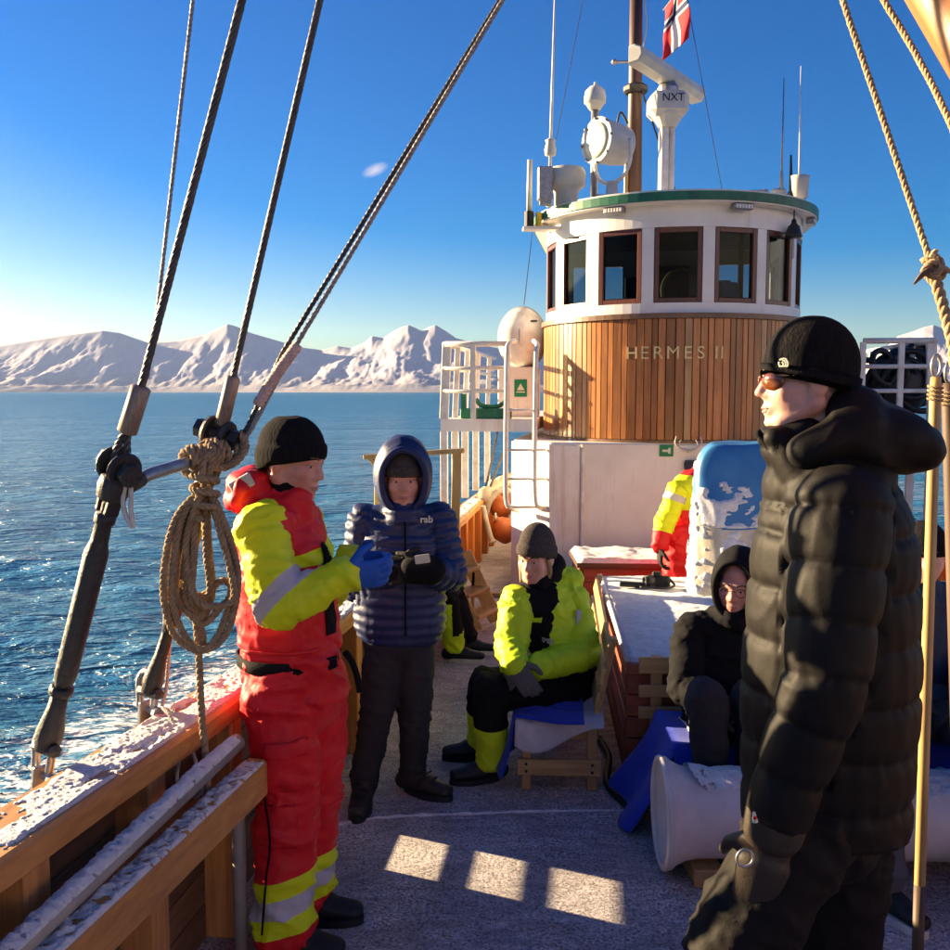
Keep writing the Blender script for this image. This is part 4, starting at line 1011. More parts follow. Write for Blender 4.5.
def bench_front():
    x0, x1 = 0.83, 2.45
    t = thing('pallet_bench', 'long bench of pallet wood in front of the snowy hatch', 'bench', (1.6, 3.95, 0))
    for x in (x0+0.05, 1.6, x1-0.05):
        for y in (3.78, 4.10): part('leg', beam((x, y, 0), (x, y, 0.35), 0.06, 0.05, up=(0,1,0)), 'pine_z', t)
        part('cross_rail', beam((x-0.05, 3.74, 0.33), (x-0.05, 4.14, 0.33), 0.03, 0.06), 'pine_y', t)
    for k in range(4): part('seat_slat', beam((x0, 3.76+0.108*k, 0.375), (x1, 3.76+0.108*k, 0.375), 0.095, 0.024), 'pine', t)
    for z in (0.585, 0.465, 0.365): part('back_slat', beam((0.745, 4.222, z), (x1, 4.165, z), 0.022, 0.075 if z > 0.5 else 0.055), 'pine', t)
    for x in (0.83, 1.6, 2.4):
        part('back_post', beam((x, 4.252-0.035*(x-0.83), 0.0), (x, 4.252-0.035*(x-0.83), 0.62), 0.05, 0.03, up=(0,1,0)), 'pine_z', t)
    settle(t)
    # blue cloth over the seat, hanging over the left end to the deck
    def fn(u, v):
        y = 3.635+0.485*v; s = -0.48+2.0*u
        wv = 0.006*math.sin(v*10+u*30)+0.006*math.sin(u*47+v*3)
        if s < 0:
            f = -s/0.48; x = 0.80-0.17*f**1.5-0.03*math.sin(v*8)*f; z = 0.41-0.40*f+0.05*f*(v*v); yy = y+0.10*f*(1-0.6*v)+0.05*(1-v)+0.025*math.sin(f*5+v*4)*f
        else: x = 0.80+s; z = 0.412+wv; yy = y
        if v < 0.12 and s >= 0: z -= (0.12-v)*0.9; yy = y+0.01
        return Vector((x, yy, max(0.012, z)))
    t = thing('blue_cover', 'royal blue cloth covering the pallet bench and trailing on the deck', 'cloth', (0.8, 3.9, 0.0))
    part('cloth', grid(fn, 70, 24, 0.008), 'bluefleece', t, True)
    for k in range(3):
        P = [fn(0.24+0.018*k+0.045, v)+Vector((0,0,0.003)) for v in np.linspace(0, 0.8, 12)]
        part('stripe', tube(P, 0.005, 5), 'whitefleece', t)
    settle(t)
bench_front()

def white_tube():
    y, zc, r = 3.46, 0.232, 0.162
    t = thing('flanged_tube', 'thick white frosted tube with a flared end lying across the deck', 'tube', (1.5, y, 0))
    prof = [(0.0,0.055),(0.12,0.05),(0.165,0.03),(0.196,0.0),(0.204,0.006),(0.204,0.03),(0.19,0.045),(0.173,0.08),(0.163,0.13)]+[(r, 0.2+0.3*k) for k in range(6)]+[(0.0,1.7)]
    part('body', lathe(prof, 36, (1, -0.03, 0), (0.70, y+0.02, zc)), 'tubewhite', t, True)
    part('rolled_rim', torus((0.708, y+0.02, zc), (1,-0.03,0), 0.198, 0.012, 40, 8), 'tubewhite', t, True)
    def fn(u, v):
        a = -0.75+1.5*v+0.1*math.sin(u*20); x = 0.80+1.55*u; rr = r+0.003+0.02*max(0, 1-u*16); return Vector((x, y-0.03*(x-0.7)+0.02+rr*math.sin(a), zc+rr*math.cos(a))), Vector((0, math.sin(a), math.cos(a)))
    part('snow_crust', snow_sheet(fn, 260, 24, 0.020, 0.25, 24, 8, 0.15), 'snow', t, True)
    for x in (0.86, 2.2): part('wood_block', beam((x, y-0.11, 0.034), (x, y+0.13, 0.034), 0.11, 0.068), 'pine_y', t)
    part('tie_ring', torus((0.722, y-0.10, zc-0.14), (0.3,-1,0), 0.02, 0.004, 14, 6), 'greysteel', t)
    settle(t)
white_tube()

# dark hose in the gap between bench and hatch
tag(part('deck_hose', tube(spline([(0.665,5.6,0.02),(0.63,5.0,0.018),(0.665,4.6,0.018),(0.61,4.25,0.018),(0.66,4.02,0.018),(0.66,3.86,0.018)], 8), 0.016, 8), 'black', None, True), 'thin black hose on deck between bench and hatch', 'hose')

# ------------------------------------------------------------------ tarpaulin-covered dinghy engine on the hatch
def vnormals_(A, FF):
    Q = np.array([f if len(f) == 4 else (*f, f[0]) for f in FF]); P = A[Q]; fn = np.cross(P[:,2]-P[:,0], P[:,3]-P[:,1]); n = np.zeros_like(A)
    for k in range(4): np.add.at(n, Q[:,k], fn)
    return n/(np.linalg.norm(n, axis=1, keepdims=True)+1e-12)
def tarp():
    """a draped hood: blue panel on top and cream skirts"""
    x0, x1, y0, y1, zb, zt = 1.245, 2.55, 5.6, 6.28, HZ+0.012, 1.50
    nu, nv = 220, 150; V = []; F = []; mi = []
    cx, cy = (x0+x1)/2, (y0+y1)/2; hx, hy = (x1-x0)/2, (y1-y0)/2
    for i in range(nu):
        a = 2*math.pi*i/nu; ca, sa = math.cos(a), math.sin(a)
        k = (abs(ca)**4.6+abs(sa)**4.6)**(-1/4.6)
        for j in range(nv+1):
            f = j/nv
            # from the hem (0) up the side, round the shoulder, to the crown (1)
            if f < 0.62: s = f/0.62; z = zb+(zt-zb-0.19)*s; rr = 1.0-0.05*s
            else:
                s = (f-0.62)/0.38; ang = min(1, s/0.35)*math.pi/2; z = zt-0.19+0.19*math.sin(ang); rr = 0.95-0.17*(1-math.cos(ang))-0.78*max(0, (s-0.35)/0.65)
            cr = (1-min(1, abs(noise.noise(Vector((ca*3.1+f*1.5, sa*3.1, f*2.4))))*3))**2*0.006*min(1, f*4)*(1 if f < 0.8 else 0)
            fold = -cr+noise.noise(Vector((ca*2.2, sa*2.2, f*1.3)))*0.05*(1-f)+0.03*noise.noise(Vector((a*5, f*3, 2)))*(1-f)**0.5
            lean = 0.20*max(0, (z-zb)/(zt-zb)-0.15)      # front leans back
            x = cx+hx*k*ca*rr*(1+fold*1.2); y = cy+hy*k*sa*rr*(1+fold*1.6)
            if sa < 0: y += lean*(-sa)*k*rr
            z += 0.015*noise.noise(Vector((x*5, y*5, z*4)))
            if f > 0.62: z -= 0.05*max(0, (s-0.35)/0.65)*(0.5+0.5*math.sin(x*6))
            V.append(Vector((x+0.30*(y-y0), y, z)))
    w_ = nv+1
    for i in range(nu):
        for j in range(nv):
            a = i*w_+j; b = ((i+1) % nu)*w_+j; F.append((a, b, b+1, a+1))
            p = V[a]; front = p.y < cy and p.z > 1.03-0.04*math.sin(p.x*5) and p.x > x0+0.10+0.10*max(0, 1.2-p.z)
            mi.append(0 if front or j > nv*0.68 else 1)
    t = thing('covered_windlass', 'tarpaulin-covered machine with blue top and cream skirts on the hatch', 'tarpaulin', (cx, cy, HZ))
    part('tarpaulin', (V, F), ['tarpblue', 'tarpcream'], t, True, mi)
    # wind-blown snow caught in the folds
    A = np.array([v[:] for v in V]); nn = vnormals_(A, F); C = np.array([A[list(f)].mean(0) for f in F])
    def drift(sel, thr, fr, h, sd):
        val = {}
        for k in sel:
            for i in F[k]:
                if i not in val:
                    q = Vector(A[i]); val[i] = noise.fractal(Vector((q.x*fr+sd, q.y*fr, q.z*fr)), 0.9, 2.1, 5)*0.5+0.5-thr(q)
        edge = {}
        for k in sel:
            for i in F[k]: edge[i] = edge.get(i, 0)+1
        keep = [k for k in sel if any(val[i] > 0 for i in F[k])]; ids = sorted({i for k in keep for i in F[k]}); mp = {v: i for i, v in enumerate(ids)}
        VV = [Vector(A[i]+nn[i]*(max(-0.006, min(h, val[i]*h*6)) if edge[i] == 4 else -0.006)) for i in ids]
        if keep: part('snow_patch', (VV, [tuple(mp[i] for i in F[k]) for k in keep]), 'snow', t, True)['kind'] = 'stuff'
    fr_ = [k for k in range(len(F)) if nn[F[k][0]][1] < -0.35]
    drift([k for k in fr_ if mi[k] == 0 and 1.0 < C[k][2] < 1.25], lambda q: 0.40+1.4*max(0, q.z-1.06), 9, 0.014, 2)
    drift([k for k in fr_ if mi[k] == 0 and abs(C[k][2]-(1.46-0.95*(C[k][0]-x0-0.06))) < 0.05], lambda q: 0.50, 12, 0.012, 6)
    drift([k for k in fr_ if mi[k] == 1 and C[k][0] > x0+0.22 and C[k][2] > 0.75], lambda q: 0.47, 16, 0.010, 9)
    drift([k for k in range(len(F)) if mi[k] == 1 and C[k][0] < x0+0.16], lambda q: 0.50, 18, 0.010, 5)
    zf = lambda x, z: Vector((x-0.19, cy-hy*0.985+0.20*max(0, (z-zb)/(zt-zb)-0.15)+0.035*(z-zb)/(zt-zb), z))
    settle(t)
tarp()

# camera left on the hatch
def camera_thing():
    c = at(650, 588, 5.9); c.z = HZ+0.022; t = thing('hand_camera', 'black camera with grip and strap lying on the snowy hatch', 'camera', c, R(-12))
    part('body', join(box(0.15, 0.06, 0.07, (0.05,0.02,0.035), 0.012), box(0.06,0.05,0.03,(0.04,0.02,0.08), 0.01)), 'black', t)
    part('lens', lathe([(0.035,0),(0.035,0.06),(0.03,0.062),(0.03,0.05),(0,0.05)], 16, (-0.9,-0.4,0.0), (0.02,-0.01,0.038)), 'black', t, True)
    part('grip', box(0.2, 0.05, 0.03, (-0.09,-0.03,0.017), 0.008), 'black', t)
    part('strap', tube(spline([(0.12,0.02,0.05),(0.15,-0.02,0.02),(0.1,-0.07,0.01),(0.02,-0.08,0.012),(-0.06,-0.07,0.01)], 5), 0.008, 6), 'black', t, True)
camera_thing()

# ------------------------------------------------------------------ timber and pole along the bulwark
def timbers():
    e0 = at(258, 776, 2.88); e1 = at(60, 965, 1.90); d = (e1-e0)
    z = 0.0
    e1 = e0+d*1.35
    t = thing('pine_timber', 'squared pine timber with snow lying inside the bulwark', 'timber', e0)
    part('beam', beam(e0, e1, 0.07, 0.12, bev=0.01), 'railwood', t)
    def fn(u, v):
        p = e0.lerp(e1, u*0.98+0.01); x = d.cross(Vector((0,0,1))).normalized(); up = x.cross(d).normalized()
        up = up if up.z > 0 else -up
        return p+up*0.058+x*(v-0.5)*0.066, up
    part('snow_crust', snow_sheet(fn, 420, 14, 0.016, 0.22, 40, 1, 0.12), 'snow', t, True)
    settle(t)
    f0 = at(237, 742, 2.80); f1 = at(20, 945, 1.82); f1 = f0+(f1-f0)*1.35
    t = thing('frosted_pole', 'round grey pole furred with frost beside the pine timber', 'pole', f0)
    part('shaft', tube([f0, f1], 0.026, 14), 'hull', t, True)
    def fn(u, v):
        dd = (f1-f0).normalized(); x = dd.cross(Vector((0,0,1))).normalized(); up = x.cross(dd); up = up if up.z > 0 else -up
        a = -1.2+2.4*v; nrm = x*math.sin(a)+up*math.cos(a); return f0.lerp(f1, 0.01+0.98*u)+nrm*0.026, nrm
    part('snow_crust', snow_sheet(fn, 420, 14, 0.012, 0.20, 48, 6, 0.12), 'snow', t, True)
    settle(t)
    # pipes that hold them
    for k, (px, Y) in enumerate(((238, 2.93), (96, 2.2))):
        p = at(px, 800, Y); t = thing('support_pipe', ('grey upright pipe behind the red trousers holding the timber', 'grey upright pipe under the middle of the pine timber')[k], 'pipe', (p.x, Y, 0))
        h = (e0 if k == 0 else e0.lerp(e1, 0.62)).z-0.02
        part('pipe', tube([(0,0,0),(0,0,h-0.045)], 0.022, 12), 'hull', t, True); part('foot', lathe([(0.05,0),(0.05,0.012),(0.024,0.016)], 14), 'hull', t)
timbers()

# thin air haze over the fjord
def haze():
    m = bpy.data.materials.new('haze_air'); m.use_nodes = True; t = m.node_tree; t.nodes.clear()
    out = N(t, 'ShaderNodeOutputMaterial'); v = N(t, 'ShaderNodeVolumePrincipled'); v.inputs['Color'].default_value = (0.55,0.70,1.0,1); v.inputs['Density'].default_value = 2.4e-5; v.inputs['Anisotropy'].default_value = 0.3
    t.links.new(v.outputs[0], out.inputs['Volume']); M['haze'] = m
    o = part('haze', box(17000, 17000, 540, (0, 0, 267)), 'haze'); o['kind'] = 'stuff'
haze()
# ------------------------------------------------------------------ standing rigging on the left rail
def shackle(parent, base, up, side, s=1.0):
    """chain-plate, bow shackle and pin; returns the top point"""
    up = Vector(up).normalized(); side = (Vector(side)-up*Vector(side).dot(up)).normalized(); fw = up.cross(side)
    part('chain_plate', beam(base-up*0.02*s, base+up*0.075*s, 0.045*s, 0.014*s, up=side, bev=0.003), 'greysteel', parent)
    c = base+up*0.055*s
    P = [c+side*0.030*s, c+side*0.033*s+up*0.03*s]+[c+side*0.036*s*math.cos(a)+up*(0.055+0.042*math.sin(a))*s for a in np.linspace(0.0, math.pi, 9)]+[c-side*0.033*s+up*0.03*s, c-side*0.030*s]
    part('shackle_bow', tube(spline(P, 3), 0.010*s, 8), 'greysteel', parent, True)
    part('shackle_pin', join(tube([c-side*0.05*s, c+side*0.05*s], 0.009*s, 8), lathe([(0.016*s,0),(0.016*s,0.012*s),(0,0.012*s)], 8, side, c+side*0.042*s)), 'greysteel', parent)
    return base+up*0.145*s
def toggle(parent, c, up, side, s=1.0, m='tarred'):
    """forked jaw with cross bolt"""
    up = Vector(up).normalized(); side = (Vector(side)-up*Vector(side).dot(up)).normalized()
    for k in (-1, 1):
        part('jaw_cheek', lathe([(0.0,0),(0.034*s,0),(0.037*s,0.005*s),(0.034*s,0.012*s),(0,0.012*s)], 18, side*k, c+side*k*0.016*s), m, parent)
        part('jaw_arm', beam(c+side*k*0.022*s-up*0.02*s, c+side*k*0.016*s-up*0.10*s, 0.03*s, 0.013*s, up=side), m, parent)
    part('bolt', join(tube([c-side*0.05*s, c+side*0.055*s], 0.013*s, 8), lathe([(0.024*s,0),(0.024*s,0.02*s),(0.0,0.02*s)], 6, side, c+side*0.034*s), lathe([(0.022*s,0),(0.022*s,0.018*s),(0,0.018*s)], 6, -side, c-side*0.034*s)), m, parent)
SIDE = Vector((0.75, -0.6, 0.05))
def shroud_near():
    Y = 2.34; base = at(40, 782, 2.42); top = at(242, 0, 2.22); up2 = top+(top-at(143, 385, 2.3))*2.2
    pA, pB = at(141, 388, 2.3), at(127, 432, 2.31)
    t = thing('shroud', 'heavy dark wire shroud whose turnbuckle stands in the shackle on the bare rail', 'shroud', base)
    part('wire', rope([pA.lerp(pB, 0.3), pA, top, up2], 0.0115, 6, 0.11, 6, 9), 'wire', t, True)
    part('ferrule', tube([pA+(pA-pB)*0.04, pA, pB, pB+(pB-pA)*0.03], [0.017,0.024,0.024,0.018], 14), 'ferrule', t, True)
    c = at(121, 466, 2.32); d = at(110, 512, 2.33)
    part('wire_eye', rope(spline([pB.lerp(pA,0.1), at(118,446,2.32), at(112,470,2.32), at(118,486,2.32), at(127,470,2.32), at(127,446,2.32), pB], 8), 0.010, 3, 0.05, 5), 'wire', t, True)
    ax = (at(143,385,2.3)-at(58,690,2.38)).normalized()
    toggle(t, at(119,467,2.33), ax, SIDE, 1.25)
    part('jaw_body', lathe([(0.016,-0.02),(0.036,-0.01),(0.040,0.02),(0.036,0.045),(0.018,0.055),(0,0.055)], 18, ax, at(112,494,2.33)), 'tarred', t, True)
    a0, a1 = at(109,503,2.33), at(62,690,2.385)
    L = (a1-a0).length
    part('turnbuckle', tube([a0.lerp(a1,f) for f in (0,0.05,0.055,0.10,0.105,0.2,0.26,0.92,0.97,1.0)], [0.016,0.016,0.026,0.026,0.020,0.022,0.030,0.028,0.022,0.018], 14), 'tarred', t, True)
    b0 = at(62,688,2.385); b1 = at(46,748,2.40)
    part('lock_collar', lathe([(0.022,-0.01),(0.03,-0.008),(0.03,0.012),(0.022,0.014)], 14, ax, b0.lerp(b1, 0.05)), 'tarred', t, True)
    part('lower_fork', tube([b0, b0.lerp(b1,0.35), b0.lerp(b1,0.75), b1], [0.02,0.024,0.036,0.03], 14), 'tarred', t, True)
    part('fork_bolt', lathe([(0.018,-0.05),(0.018,0.05),(0,0.055)], 6, SIDE, b1), 'tarred', t)
    shackle(t, at(40, 797, 2.42), Vector((0.12,0,1)), SIDE, 1.15)
    part('strap_end', tube(spline([at(127,478,2.31), at(123,500,2.31), at(126,516,2.31), at(133,527,2.31), at(131,510,2.31), at(131,488,2.31)], 6), 0.006, 6), 'rope_pale', t, True)
    settle(t)
def shroud_far():
    base = at(146, 716, 2.86); top = at(320, 0, 2.66); pA, pB = at(233,378,2.74), at(222,424,2.75); up2 = top+(top-pA)*2.2
    t = thing('shroud', 'heavy dark wire shroud wrapped with the rope coil above the snowy rail', 'shroud', base)
    part('wire', rope([pA.lerp(pB,0.3), pA, top, up2], 0.0115, 6, 0.11, 6, 9), 'wire', t, True)
    part('ferrule', tube([pA+(pA-pB)*0.04, pA, pB, pB+(pB-pA)*0.03], [0.015,0.021,0.021,0.016], 14), 'ferrule', t, True)
    part('wire_eye', rope([pB, at(218,440,2.76)], 0.014, 3, 0.06, 5), 'wire', t, True)
    ax = (pA-at(160,670,2.84)).normalized(); toggle(t, at(218,434,2.755), ax, Vector((1,-0.25,0.05)), 1.3)
    a0, a1 = at(213,448,2.76), at(168,632,2.83)
    part('turnbuckle', tube([a0.lerp(a1,f) for f in (0,0.08,0.12,0.9,0.95,1.0)], [0.018,0.02,0.028,0.028,0.022,0.018], 14), 'tarred', t, True)
    b1 = at(150,692,2.85)
    part('lower_fork', tube([a1, a1.lerp(b1,0.4), a1.lerp(b1,0.8), b1], [0.018,0.02,0.032,0.028], 12), 'tarred', t, True)
    part('fork_bolt', lathe([(0.017,-0.05),(0.017,0.05),(0,0.055)], 6, SIDE, b1), 'tarred', t)
    shackle(t, at(146, 729, 2.87), Vector((0.06,0,1)), SIDE, 1.2)
    settle(t)
shroud_near(); shroud_far()
def other_rigging():
    tag(part('thin_stay', rope([at(193,0,2.45)+(at(193,0,2.45)-at(155,332,2.36))*3.2, at(193,0,2.45), at(155,332,2.36), at(147,378,2.32)], 0.0052, 3, 0.04, 5), 'wire_light', None, True), 'thin pale wire stay running up behind the heavy near shroud', 'stay')
    # running rigging pair rising from the far shroud's toggle
    t = thing('twin_halyard', 'pair of thin ropes slanting up from the lashed steel bar', 'rope', at(247,428,2.74))
    part('rope', rope([at(228,452,2.74), at(247,428,2.74), at(283,352,2.74), at(500,0,2.9), at(500,0,2.9)+(at(500,0,2.9)-at(283,352,2.74))*1.6], 0.0075, 3, 0.05, 5), 'wire', t, True)
    part('rope', rope([at(240,446,2.74), at(252,428,2.73), at(292,352,2.73), at(503,0,2.88), at(503,0,2.88)+(at(503,0,2.88)-at(292,352,2.73))*1.6], 0.0075, 3, 0.05, 5), 'wire_light', t, True)
    Q = [at(258,404,2.725), at(270,384,2.725), at(283,365,2.72), at(297,346,2.72)]
    part('splice', rope(spline(Q, 6), 0.017, 3, 0.035, 5), 'rope_pink', t, True)
    settle(t)
    # sheer bar between the two shrouds
    t = thing('steel_bar', 'steel bar tying the two heavy shrouds together', 'bar', at(135,483,2.34))
    part('bar', tube([at(126,487,2.32), at(150,474,2.42), at(200,459,2.66), at(222,452,2.75)], 0.0165, 14), 'greysteel', t, True); part('bar_end', tube([at(128,486,2.33), at(140,479,2.38)], 0.021, 12), 'tarred', t)
    settle(t)
    # lashing and coil
    rng = random.Random(11)
    t = thing('rope_coil', 'coil of tan rope hung and lashed on the steel bar', 'rope', at(200,640,2.62))
    P = []
    ba, bb = at(186,464,2.60), at(236,448,2.78); ax = (bb-ba).normalized(); s1 = ax.cross(Vector((0,0,1))).normalized(); s2 = s1.cross(ax)
    turns = 7
    for k in range(turns*12+1):
        a = 2*math.pi*k/12; f = k/(turns*12); P.append(ba.lerp(bb, f*0.95)+(s1*math.cos(a)+s2*math.sin(a))*(0.034+0.006*math.sin(k*0.9)))
    part('lashing', rope(P, 0.0115, 3, 0.055, 5), 'rope', t, True)
    part('lashing', rope(spline([at(240,432,2.74), at(246,446,2.72), at(238,460,2.70), at(222,468,2.68), at(206,462,2.66), at(200,448,2.68), at(214,440,2.72), at(236,440,2.75)], 7), 0.0115, 3, 0.055, 5), 'rope', t, True)
    part('lashing', rope(spline([at(206,452,2.63), at(202,470,2.60), at(204,484,2.61), at(210,470,2.62), at(213,452,2.65), at(208,442,2.68)], 7), 0.0115, 3, 0.055, 5), 'rope', t, True)
    # hanging loops
    for k in range(8):
        yc = 2.64+0.013*(k % 4)-0.02; wl = rng.uniform(163, 184) if k < 5 else rng.uniform(186, 196); wr = rng.uniform(222, 238) if k < 5 else rng.uniform(208, 218)
        low = rng.uniform(618, 652) if k != 3 else 596; cxp = (wl+wr)/2
        Q = [at(205,486,yc), at(cxp-(cxp-wl)*0.62,515,yc-0.02), at(wl+2,555,yc-0.03), at(wl,600,yc-0.02), at(wl+12,low-14,yc), at(cxp,low,yc+0.02), at(wr-12,low-16,yc+0.03), at(wr,600-rng.uniform(0,15),yc+0.03), at(wr-3,555,yc+0.02), at(cxp+(wr-cxp)*0.55,515,yc+0.01), at(207,486,yc+0.015)]
        part('loop', rope(spline(Q, 7), 0.0105, 3, 0.05, 5), 'rope', t, True)
    part('neck_wrap', rope([at(205,494,2.63)+Vector((0.034*math.cos(a), 0.034*math.sin(a), -0.006*a)) for a in np.linspace(-9, 11, 70)], 0.0105, 3, 0.05, 5), 'rope', t, True)
    part('inner_loop', rope(spline([at(200,492,2.60), at(186,545,2.60), at(196,598,2.60), at(220,606,2.60), at(234,596,2.61), at(228,560,2.62), at(214,510,2.63)], 7), 0.0105, 3, 0.05, 5), 'rope', t, True)
    part('tail', rope(spline([at(196,618,2.66), at(199,660,2.66), at(202,720,2.665), at(207,770,2.67), at(207,811,2.67)], 8), 0.011, 3, 0.055, 5), 'rope', t, True)
    settle(t)
    # thin lines from the far shackle
    t = thing('thin_lanyard', 'thin grey line knotted below the shackle on the snowy rail', 'line', at(165,712,2.82))
    part('line', rope(spline([at(163,708,2.82), at(170,716,2.78), at(180,742,2.74), at(177,775,2.72), at(178,786,2.72)], 7), 0.006, 3, 0.03, 5), 'rope_pale', t, True)
    part('line', rope(spline([at(165,709,2.83), at(176,714,2.79), at(188,738,2.76), at(197,768,2.76), at(198,786,2.76)], 7), 0.006, 3, 0.03, 5), 'rope_pale', t, True)
    part('knot', rope(spline([at(190,790,2.75), at(197,783,2.74), at(202,790,2.74), at(195,797,2.75), at(189,791,2.76), at(196,787,2.745), at(205,796,2.75)], 6), 0.0065, 3, 0.03, 5), 'rope_pale', t, True)
    part('line', rope(spline([at(162,706,2.85), at(166,690,2.87), at(168,665,2.87), at(170,640,2.88)], 7), 0.006, 3, 0.03, 5), 'rope_pink', t, True)
    settle(t)
other_rigging()

# ------------------------------------------------------------------ right-hand ropes, spar and boat hooks
def right_rigging():
    t = thing('hanging_rope', 'long tan rope with a frayed knot leading down to the upright poles', 'rope', at(945,345,2.55))
    part('rope', rope(spline([at(720,-420,3.2), at(832,-50,2.9), at(843,0,2.85), at(874,92,2.75), at(905,185,2.66), at(926,248,2.6), at(933,272,2.58)], 8), 0.0095, 3, 0.055, 5), 'rope_tan', t, True)
    part('thick_end', rope(spline([at(928,256,2.6), at(934,275,2.58), at(944,310,2.56), at(953,345,2.54), at(957,385,2.55)], 8), 0.0155, 3, 0.075, 6), 'rope_tan', t, True)
    part('knot', rope(spline([at(922,262,2.6), at(934,256,2.585), at(942,266,2.57), at(933,276,2.565), at(924,270,2.58), at(934,262,2.57), at(944,272,2.58), at(934,282,2.59), at(926,274,2.6)], 6), 0.010, 3, 0.05, 5), 'rope_tan', t, True)
    for k, (a, b) in enumerate((((930,270),(914,284)), ((938,268),(953,274)), ((932,258),(938,250)))):
        part('frayed_end', tube(spline([at(*a, 2.57), at((a[0]+b[0])/2, (a[1]+b[1])/2-2, 2.565), at(*b, 2.56)], 4), [0.010,0.010,0.009,0.009,0.008,0.007,0.006,0.004,0.003], 6), 'darkpole' if k == 0 else 'rope_tan', t)
    settle(t)
    tag(part('slack_rope', rope(spline([at(690,-400,2.8), at(862,-50,2.5), at(884,0,2.45), at(905,35,2.4), at(934,88,2.3), at(962,150,2.2), at(985,210,2.2)], 8), 0.0085, 3, 0.05, 5), 'rope_tan', None, True), 'tan rope crossing just below the orange spar', 'rope')
    # spar
    a, b = at(913,-75,2.2), at(1008,82,2.0); d = (b-a)
    q = d.to_track_quat('Z', 'Y').to_matrix().to_4x4(); q.translation = a
    o = part('spar', lathe([(0.0,-0.6),(0.075,-0.59),(0.082,-0.4),(0.085,0.0),(0.085,d.length),(0.085,d.length+1.0),(0,d.length+1.0)], 24), 'spar', None, True)
    o.matrix_world = q; tag(o, 'orange varnished wooden spar overhead beyond the tan ropes', 'spar')
    # poles
    def pole(name, px0, py0, px1, Y, r, m, label):
        p0 = at(px0, py0, Y); p1 = at(px1, 940, Y); d = p1-p0; k = (0-p0.z)/d.z; p1 = p0+d*k
        t = thing(name, label, 'pole', p1)
        part('shaft', tube([p0+Vector((0,0,0.0)), p0.lerp(p1,0.02), p0.lerp(p1, 0.5), p1], [r*0.9, r, r, r], 14), m, t, True)
        part('ferrule', tube([p0.lerp(p1,0.78), p0.lerp(p1,0.995)], r*1.06, 14), 'darkpole', t, True)  # darker length over the lower part of the shaft
        part('hook_wire', torus(p0+Vector((0,0,0.03)), (0.5,-1,0), 0.03, 0.005, 18, 6, 1.0, 0.6), 'greysteel', t, True)
        part('lashing', rope([p0+Vector((r*1.15*math.cos(a), r*1.15*math.sin(a), -0.02-0.0018*a)) for a in np.linspace(0, 25, 80)], 0.004, 3, 0.03, 4), 'rope_tan', t, True)
        settle(t)
    pole('boat_hook', 936, 377, 918, 2.62, 0.0155, 'polewood', 'golden ash pole standing upright behind the black puffer jacket')
    pole('dark_pole', 949, 383, 964, 2.75, 0.022, 'darkpole', 'dark brown pole standing close beside the golden ash pole')
right_rigging()
# ------------------------------------------------------------------ people
def fabric(name, c, rough=0.7, bump=0.25, bscale=35, sheen=0.0, spec=0.3, c2=None):
    return mat(name, c, c2 or tuple(x*0.82 for x in c), scale=5, rough=rough, bump=bump, bscale=bscale, spec=spec, sheen=sheen)
M['skin'] = mat('skin', (0.72,0.41,0.32), (0.60,0.28,0.21), scale=16, rough=0.5, bump=0.12, bscale=180)
M['skin_red'] = mat('weathered_skin', (0.68,0.36,0.28), (0.55,0.22,0.165), scale=16, rough=0.5, bump=0.15, bscale=170)
M['lips'] = mat('lips', (0.50,0.22,0.18), rough=0.55)
M['eye'] = mat('eye_white', (0.55,0.52,0.5), rough=0.3); M['iris'] = mat('iris', (0.03,0.025,0.025), rough=0.25)
M['brow'] = mat('eyebrow', (0.13,0.085,0.055), rough=0.9); M['stubble'] = mat('stubble', (0.40,0.25,0.19), (0.30,0.19,0.15), scale=60, rough=0.7)
M['hair'] = mat('blond_hair', (0.42,0.30,0.16), (0.28,0.19,0.09), scale=60, rough=0.6, stretch=(1,1,0.1))
M['suit_red'] = fabric('red_survival_suit', (0.72,0.012,0.020), 0.55, 0.3, 30)
M['hivis'] = fabric('hi_vis_yellow', (0.72,0.84,0.010), 0.55, 0.3, 30)
M['hivis_green'] = fabric('hi_vis_lime', (0.58,0.82,0.015), 0.55, 0.3, 30)
M['reflect'] = fabric('reflective_tape', (0.52,0.50,0.54), 0.4, 0.1, 60)
M['cloth_black'] = fabric('black_cloth', (0.009,0.009,0.011), 0.85, 0.3, 40, spec=0.12)
M['charcoal'] = fabric('charcoal_trousers', (0.034,0.032,0.038), 0.85, 0.35, 40, spec=0.15)
M['puffer_black'] = fabric('black_nylon', (0.010,0.0085,0.0078), 0.6, 0.08, 90, spec=0.16)
M['shell_black'] = fabric('black_shell_trousers', (0.012,0.010,0.009), 0.7, 0.2, 40, spec=0.15)
M['puffer_navy'] = fabric('navy_nylon', (0.012,0.024,0.10), 0.5, 0.25, 40, spec=0.4)
M['navy_soft'] = fabric('dark_blue_jacket', (0.03,0.04,0.075), 0.7, 0.3, 30)
M['wool_black'] = mat('black_wool', (0.014,0.013,0.014), (0.007,0.007,0.008), scale=90, rough=0.95, bump=0.7, bscale=110, stretch=(1,1,0.35), spec=0.1)
M['wool_grey'] = mat('grey_brown_wool', (0.085,0.072,0.066), (0.05,0.042,0.04), scale=90, rough=0.95, bump=0.7, bscale=120, spec=0.1)
M['glove_blue'] = fabric('blue_glove', (0.015,0.10,0.46), 0.6, 0.3, 60); M['glove_grey'] = fabric('grey_mitten', (0.12,0.11,0.105), 0.85, 0.5, 80)
M['glove_black'] = fabric('black_glove', (0.016,0.015,0.016), 0.7, 0.3, 50); M['glove_brown'] = fabric('dark_leather_mitten', (0.045,0.035,0.026), 0.5, 0.3, 30)
